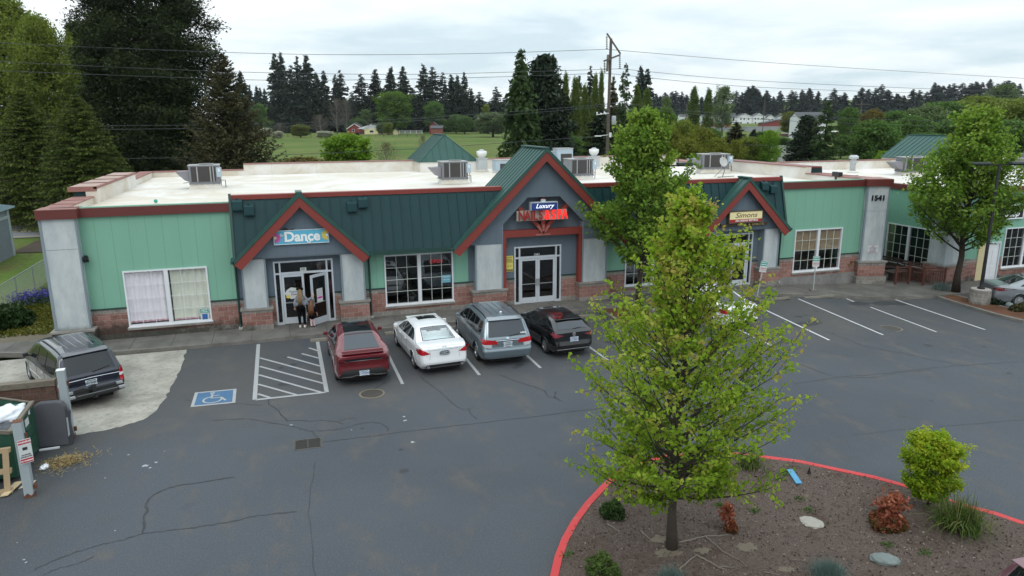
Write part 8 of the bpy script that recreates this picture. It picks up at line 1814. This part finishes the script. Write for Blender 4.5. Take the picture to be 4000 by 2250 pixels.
def wire(label,ptsD,deps,r=.02,group='wires strung from the tall utility pole'):
    P_=[ondep(a*K,b*K,d) for (a,b),d in zip(ptsD,deps)];Q=[]
    n=len(P_)
    for i in range(n-1):
        p0,p1,p2,p3=P_[max(0,i-1)],P_[i],P_[i+1],P_[min(n-1,i+2)]
        for k in range(8):
            t=k/8;Q.append(.5*((2*p1)+(p2-p0)*t+(2*p0-5*p1+4*p2-p3)*t*t+(3*p1-p0-3*p2+p3)*t**3))
    Q.append(P_[-1]);w=MB();w.tube(Q,r,5);tag(w.build('power_line',WIRE,smooth=True),label,'cable',group)
LD=lambda n,a=70:[a+(DP-a)*i/(n-1) for i in range(n)]
RD=lambda n,b=120:[DP+(b-DP)*i/(n-1) for i in range(n)]
for side,pts,l in (('L',[(-300,90),(0,108),(515,130),(850,137.5),(1200,134.5),(1526.5,124)],'topmost wire running left from the pole'),('L',[(-300,138),(0,155),(565,180),(1000,187),(1300,181),(1559.6,173)],'second wire running left from the pole'),('L',[(-300,162),(0,178),(600,200),(850,201.5),(1200,195),(1522,184)],'third wire running left from the pole'),('R',[(1526.5,124),(2000,162),(2576,197),(2900,212)],'topmost wire running right from the pole'),('R',[(1559.6,173),(1867,201),(2250,220),(2576,231),(2900,239)],'second wire running right from the pole'),('R',[(1522,184),(1867,217),(2250,232),(2576,241),(2900,248)],'third wire running right from the pole'),
    ('L',[(-300,322),(240,317),(650,312),(1000,300),(1290,281),(1551,260)],'lower paired wire left of the pole, upper one'),('L',[(-300,330),(240,326),(650,320),(1000,307),(1290,288),(1535,266)],'lower paired wire left of the pole, lower one'),('R',[(1551,260),(1640,268),(1793,284),(2000,293),(2300,303),(2700,312)],'lower paired wire right of the pole, upper one'),('R',[(1535,266),(1700,283),(2000,305),(2400,318),(2700,324)],'lower paired wire right of the pole, lower one'),('L',[(-300,405),(300,399),(669,391),(1047,374),(1288,358),(1527,341)],'low cable crossing in front of the field'),('R',[(1527,341),(1674,350),(1996,371),(2252,382),(2600,392)],'low cable crossing behind the right roof')):
    wire(l,pts,LD(len(pts)) if side=='L' else RD(len(pts)),.024)
for D0,D1,dep,l in (((1922,252),(1919,318),290,'slim far pole in front of the townhouses'),((2166,252),(2160,336),200,'slim far pole among the green trees, left one'),((2200,291),(2196,330),170,'short dark far pole among the green trees'),((1726,262),(1726,300),330,'thin far pole left of the tall poplar')):
    a,b=ondep(D0[0]*K,D0[1]*K,dep),ondep(D1[0]*K,D1[1]*K,dep);t=thing('far_pole',l,'utility pole',(b.x,b.y,b.z-3));w=MB();w.tube([Vector((b.x,b.y,b.z-3)),Vector((b.x,b.y,a.z))],[.2,.14],8);w.build('pole',PW,t,world=True);w=MB();z=a.z-(a.z-b.z)*.72 if dep>250 else a.z-1.2;w.bar((b.x-2.2,b.y,z),(b.x+2.2,b.y-.6,z),.16,.16);w.build('crossarm',PW,t,world=True)
# ------------------------------------------------------------------ the two people at the studio door
SKIN=mat('skin',(.52,.30,.22),.55,var=.06,scale=8)
def blob(name,chains,balls,m,parent,vox=.012,sm=6):
    """one continuous body: tapered limbs and rounded masses fused by a voxel remesh"""
    w=MB()
    for pts,rad in chains:
        Q,S=[],[]
        for i in range(len(pts)-1):
            for k in range(5):Q.append(Vector(pts[i]).lerp(Vector(pts[i+1]),k/5));S.append(rad[i]+(rad[i+1]-rad[i])*k/5)
        Q.append(Vector(pts[-1]));S.append(rad[-1]);w.tube(Q,S,12)
        for p,r in ((pts[0],rad[0]),(pts[-1],rad[-1])):balls=balls+[(p,(r,r,r))]
    me=w.mesh(name,m);bm=bmesh.new();bm.from_mesh(me)
    for c,r in balls:
        g=bmesh.ops.create_icosphere(bm,subdivisions=3,radius=1);bmesh.ops.scale(bm,vec=r,verts=g['verts']);bmesh.ops.translate(bm,vec=c,verts=g['verts'])
    bm.to_mesh(me);bm.free();o=link_mesh(name,me,parent)
    md=o.modifiers.new('r','REMESH');md.mode='VOXEL';md.voxel_size=vox;s=o.modifiers.new('s','SMOOTH');s.iterations=sm;s.factor=.5
    dg=bpy.context.evaluated_depsgraph_get();nm=bpy.data.meshes.new_from_object(o.evaluated_get(dg));o.modifiers.clear();o.data=nm;nm.materials.clear();nm.materials.append(m);nm.polygons.foreach_set('use_smooth',[True]*len(nm.polygons));return o
def strands(name,curves,m,parent,wd=.02):
    w=MB()
    for pts in curves:w.tube([Vector(p) for p in pts],[wd*.7,wd,wd*.9,wd*.25][:len(pts)] if len(pts)<=4 else wd,6)
    return w.build(name,m,parent,True)
HAIRB=NT('blonde_hair');HAIRB.bsdf(HAIRB.mix(HAIRB.noise(14,4,HAIRB.scalev(HAIRB.obj(),(3,3,.4))),(.07,.04,.018),(.30,.19,.085)),.5);HAIRB=HAIRB.m
HAIRR=NT('auburn_hair');HAIRR.bsdf(HAIRR.mix(HAIRR.noise(14,4,HAIRR.scalev(HAIRR.obj(),(3,3,.4))),(.05,.018,.008),(.20,.08,.03)),.5);HAIRR=HAIRR.m
KNIT=mat('grey_knit',(.22,.235,.27),.95,var=.1,scale=8,bump=.2);BLKC=mat('black_cotton',(.004,.004,.005),.95,spec=.1);SHOE=mat('white_shoe',(.68,.66,.60),.6);TIGHT=mat('pale_pink_tights',(.62,.46,.46),.8)
wo_=thing('person','woman in grey batwing top and black leggings holding the studio door open','person',(.55,-.74,.14),R(-8))
def hand(sh,wr,d,side):
    """palm, four fingers of unequal length and a thumb from the palm's side"""
    d=Vector(d).normalized();sd=Vector(side).normalized();wr=Vector(wr);C_=[([wr,wr+d*.045,wr+d*.085],[.020,.028,.026])]
    for k,(o_,L_) in enumerate(((-.027,.062),(-.009,.074),(.009,.070),(.026,.052))):
        b=wr+d*.085+sd*o_;C_.append(([b,b+d*L_*.55+Vector((0,.008,0)),b+d*L_*.8+Vector((0,.030,-.012))],[.0095,.009,.0075]))
    b=wr+d*.035-sd*.026;C_.append(([b,b-sd*.028+d*.03,b-sd*.030+d*.062],[.011,.010,.008]));return C_
body=[([(-.09,0,.06),(-.10,.01,.45),(-.09,0,.86)],[.040,.058,.085]),([(.10,-.02,.06),(.11,.0,.45),(.09,0,.86)],[.040,.058,.085]),([(-.09,.0,.05),(-.10,.09,.03)],[.038,.03]),([(.10,-.02,.05),(.13,.07,.03)],[.038,.03]),
  ([(0,0,.90),(0,.0,1.08),(0,-.01,1.30),(0,-.0,1.40)],[.15,.125,.135,.08]),([(0,0,1.40),(0,.01,1.50)],[.05,.048]),([(-.16,0,1.37),(-.27,-.02,1.12),(-.26,.05,.90)],[.052,.042,.028]),([(.16,0,1.37),(.32,.08,1.17),(.47,.20,1.30)],[.052,.042,.028])]
blob('body',body+hand(0,(-.26,.05,.90),(0,.15,-1),(1,0,0))+hand(0,(.47,.20,1.30),(.35,.35,.8),(-.3,0,.1)),[((0,.015,1.585),(.078,.095,.112)),((0,.11,1.575),(.012,.018,.018)),((-.078,.01,1.57),(.012,.02,.03)),((.078,.01,1.57),(.012,.02,.03)),((0,-.03,.90),(.17,.13,.13)),((0,.09,1.53),(.028,.014,.01))],SKIN,wo_,.0085,4)
w=MB()
for x in (-.032,.032):w.lathe([(.001,-.008),(.011,0),(.001,.008)],8,(x,.103,1.60))
w.build('eyes',mat('eye_white',(.5,.5,.5),.3),wo_)
blob('leggings',[([(-.09,0,.16),(-.10,.01,.45),(-.09,0,.86)],[.052,.068,.098]),([(.10,-.015,.16),(.11,.0,.45),(.09,0,.86)],[.052,.068,.098]),([(0,0,.88),(0,0,1.04)],[.16,.145])],[((0,-.03,.90),(.172,.14,.14))],BLKC,wo_,.012,5)
blob('top',[([(0,0,1.0),(0,-.01,1.30),(0,0,1.41)],[.145,.135,.08]),([(-.15,0,1.36),(-.25,-.02,1.10),(-.25,.0,.98)],[.062,.072,.055]),([(.15,0,1.36),(.29,.06,1.18),(.43,.17,1.265)],[.065,.07,.042]),([(.2,.0,1.15),(.30,.02,1.02)],[.075,.055])],[((-.17,0,1.05),(.085,.10,.10)),((.17,.0,1.06),(.10,.10,.11))],KNIT,wo_,.013,4)
blob('shoes',[([(-.09,-.03,.04),(-.10,.12,.035)],[.044,.036]),([(.10,-.05,.04),(.14,.10,.035)],[.044,.036])],[((-.09,-.02,.07),(.042,.05,.05)),((.10,-.04,.07),(.042,.05,.05))],SHOE,wo_,.010,3)
blob('hair',[([(0,-.05,1.66),(0,-.10,1.50),(0,-.15,1.25),(-.01,-.16,1.08)],[.07,.085,.075,.03])],[((0,-.012,1.605),(.092,.100,.115))],HAIRB,wo_,.011,2)
r_=random.Random(2);strands('hair_strands',[[(r_.uniform(-.07,.07),-.07,1.66),(r_.uniform(-.11,.11),-.17,1.48),(r_.uniform(-.11,.11),-.23,1.25),(r_.uniform(-.09,.09),-.19,r_.uniform(.98,1.1))] for _ in range(26)],HAIRB,wo_,.017)
w=MB()
for s_ in (-1,1):w.prism([(0,.0),(s_*.12,.07),(s_*.15,.0),(s_*.12,-.06)],lambda a,b,d:(a,-.05+d,1.725+b),-.04,.04)
w.cbox((0,-.02,1.725),.04,.07,.05);w.build('hair_bow',BLKC,wo_,bevel=.01)
gi=thing('person','small girl with long auburn hair, black dress and pale tights beside the woman','person',(.98,-.92,.14),R(-12));gi.scale=(1.07,1.07,1.07)
blob('body',[([(-.05,0,.05),(-.055,.01,.28),(-.05,0,.50)],[.030,.040,.055]),([(.055,.03,.05),(.05,.02,.28),(.05,0,.50)],[.030,.040,.055]),([(-.05,0,.04),(-.07,.08,.025)],[.026,.02]),([(.055,.03,.04),(.05,.11,.025)],[.026,.02]),([(0,0,.52),(0,0,.66),(0,0,.82),(0,0,.87)],[.095,.085,.09,.05]),([(0,0,.87),(0,.0,.93)],[.034,.034]),([(-.10,0,.82),(-.17,.02,.66),(-.19,.08,.52)],[.034,.028,.020]),([(.10,0,.82),(.17,.03,.66),(.18,.10,.54)],[.034,.028,.020])]+[([Vector(a)*1.,Vector(b)],r) for a,b,r in (((-.19,.08,.52),(-.195,.095,.46),[.019,.017]),((.18,.10,.54),(.185,.12,.48),[.019,.017]))]+[([(sx_+o_,y_,z_),(sx_+o_*1.2,y_+.008,z_-.04)],[.0075,.006]) for sx_,y_,z_ in ((-.195,.095,.46),(.185,.12,.48)) for o_ in (-.016,-.005,.006,.016)]+[([(sx_-q*.016,y_,z_+.03),(sx_-q*.034,y_+.01,z_+.005)],[.008,.006]) for sx_,y_,z_,q in ((-.195,.095,.46,-1),(.185,.12,.48,1))],
  [((0,.01,1.03),(.076,.088,.10)),((0,.095,1.02),(.010,.014,.014)),((0,-.015,.54),(.10,.085,.08)),((0,.085,.985),(.022,.010,.008))],SKIN,gi,.0075,4)
blob('tights',[([(-.05,0,.09),(-.055,.01,.28),(-.05,0,.50)],[.037,.046,.060]),([(.055,.03,.09),(.05,.02,.28),(.05,0,.50)],[.037,.046,.060])],[],TIGHT,gi,.010,3)
blob('dress',[([(0,0,.50),(0,0,.62),(0,0,.82)],[.15,.11,.10]),([(-.10,0,.82),(-.16,.02,.68)],[.05,.045]),([(.10,0,.82),(.16,.03,.68)],[.05,.045])],[],BLKC,gi,.011,3)
blob('shoes',[([(-.05,-.03,.035),(-.075,.09,.028)],[.034,.028]),([(.055,.0,.035),(.05,.12,.028)],[.034,.028])],[],BLKC,gi,.009,3)
w=MB()
for x0_,y0_,x1_,y1_ in ((-.05,-.05,-.078,.11),(.055,-.02,.05,.14)):w.bar((x0_,y0_,.008),(x1_,y1_,.008),.07,.016)
w.build('shoe_soles',SHOE,gi,bevel=.006)
blob('hair',[([(0,-.05,1.09),(0,-.10,.95),(0,-.13,.76),(.01,-.12,.60)],[.075,.10,.10,.04])],[((0,-.01,1.05),(.090,.092,.10))],HAIRR,gi,.010,2)
strands('hair_strands',[[(r_.uniform(-.06,.06),-.06,1.09),(r_.uniform(-.11,.11),-.15,.93),(r_.uniform(-.12,.12),-.19,.74),(r_.uniform(-.10,.10),-.16,r_.uniform(.50,.62))] for _ in range(24)],HAIRR,gi,.015)
w=MB();w.lathe([(.001,-.02),(.03,-.01),(.03,.01),(.001,.02)],10,(-.22,.02,.56));w.build('white_pompom',SHOE,gi,True)
# ------------------------------------------------------------------ the air: thin grey-blue haze over the distance
w=MB();w.box(-1600,1600,-210,1900,-12,95)
hz=bpy.data.materials.new('haze');hz.use_nodes=True;n_=hz.node_tree;n_.nodes.clear()
o_=n_.nodes.new('ShaderNodeOutputMaterial');v_=n_.nodes.new('ShaderNodeVolumePrincipled');v_.inputs['Color'].default_value=(.86,.92,.97,1);v_.inputs['Density'].default_value=.00006;v_.inputs['Anisotropy'].default_value=.2
n_.links.new(v_.outputs[0],o_.inputs['Volume']);tag(w.build('haze',hz),kind='stuff');
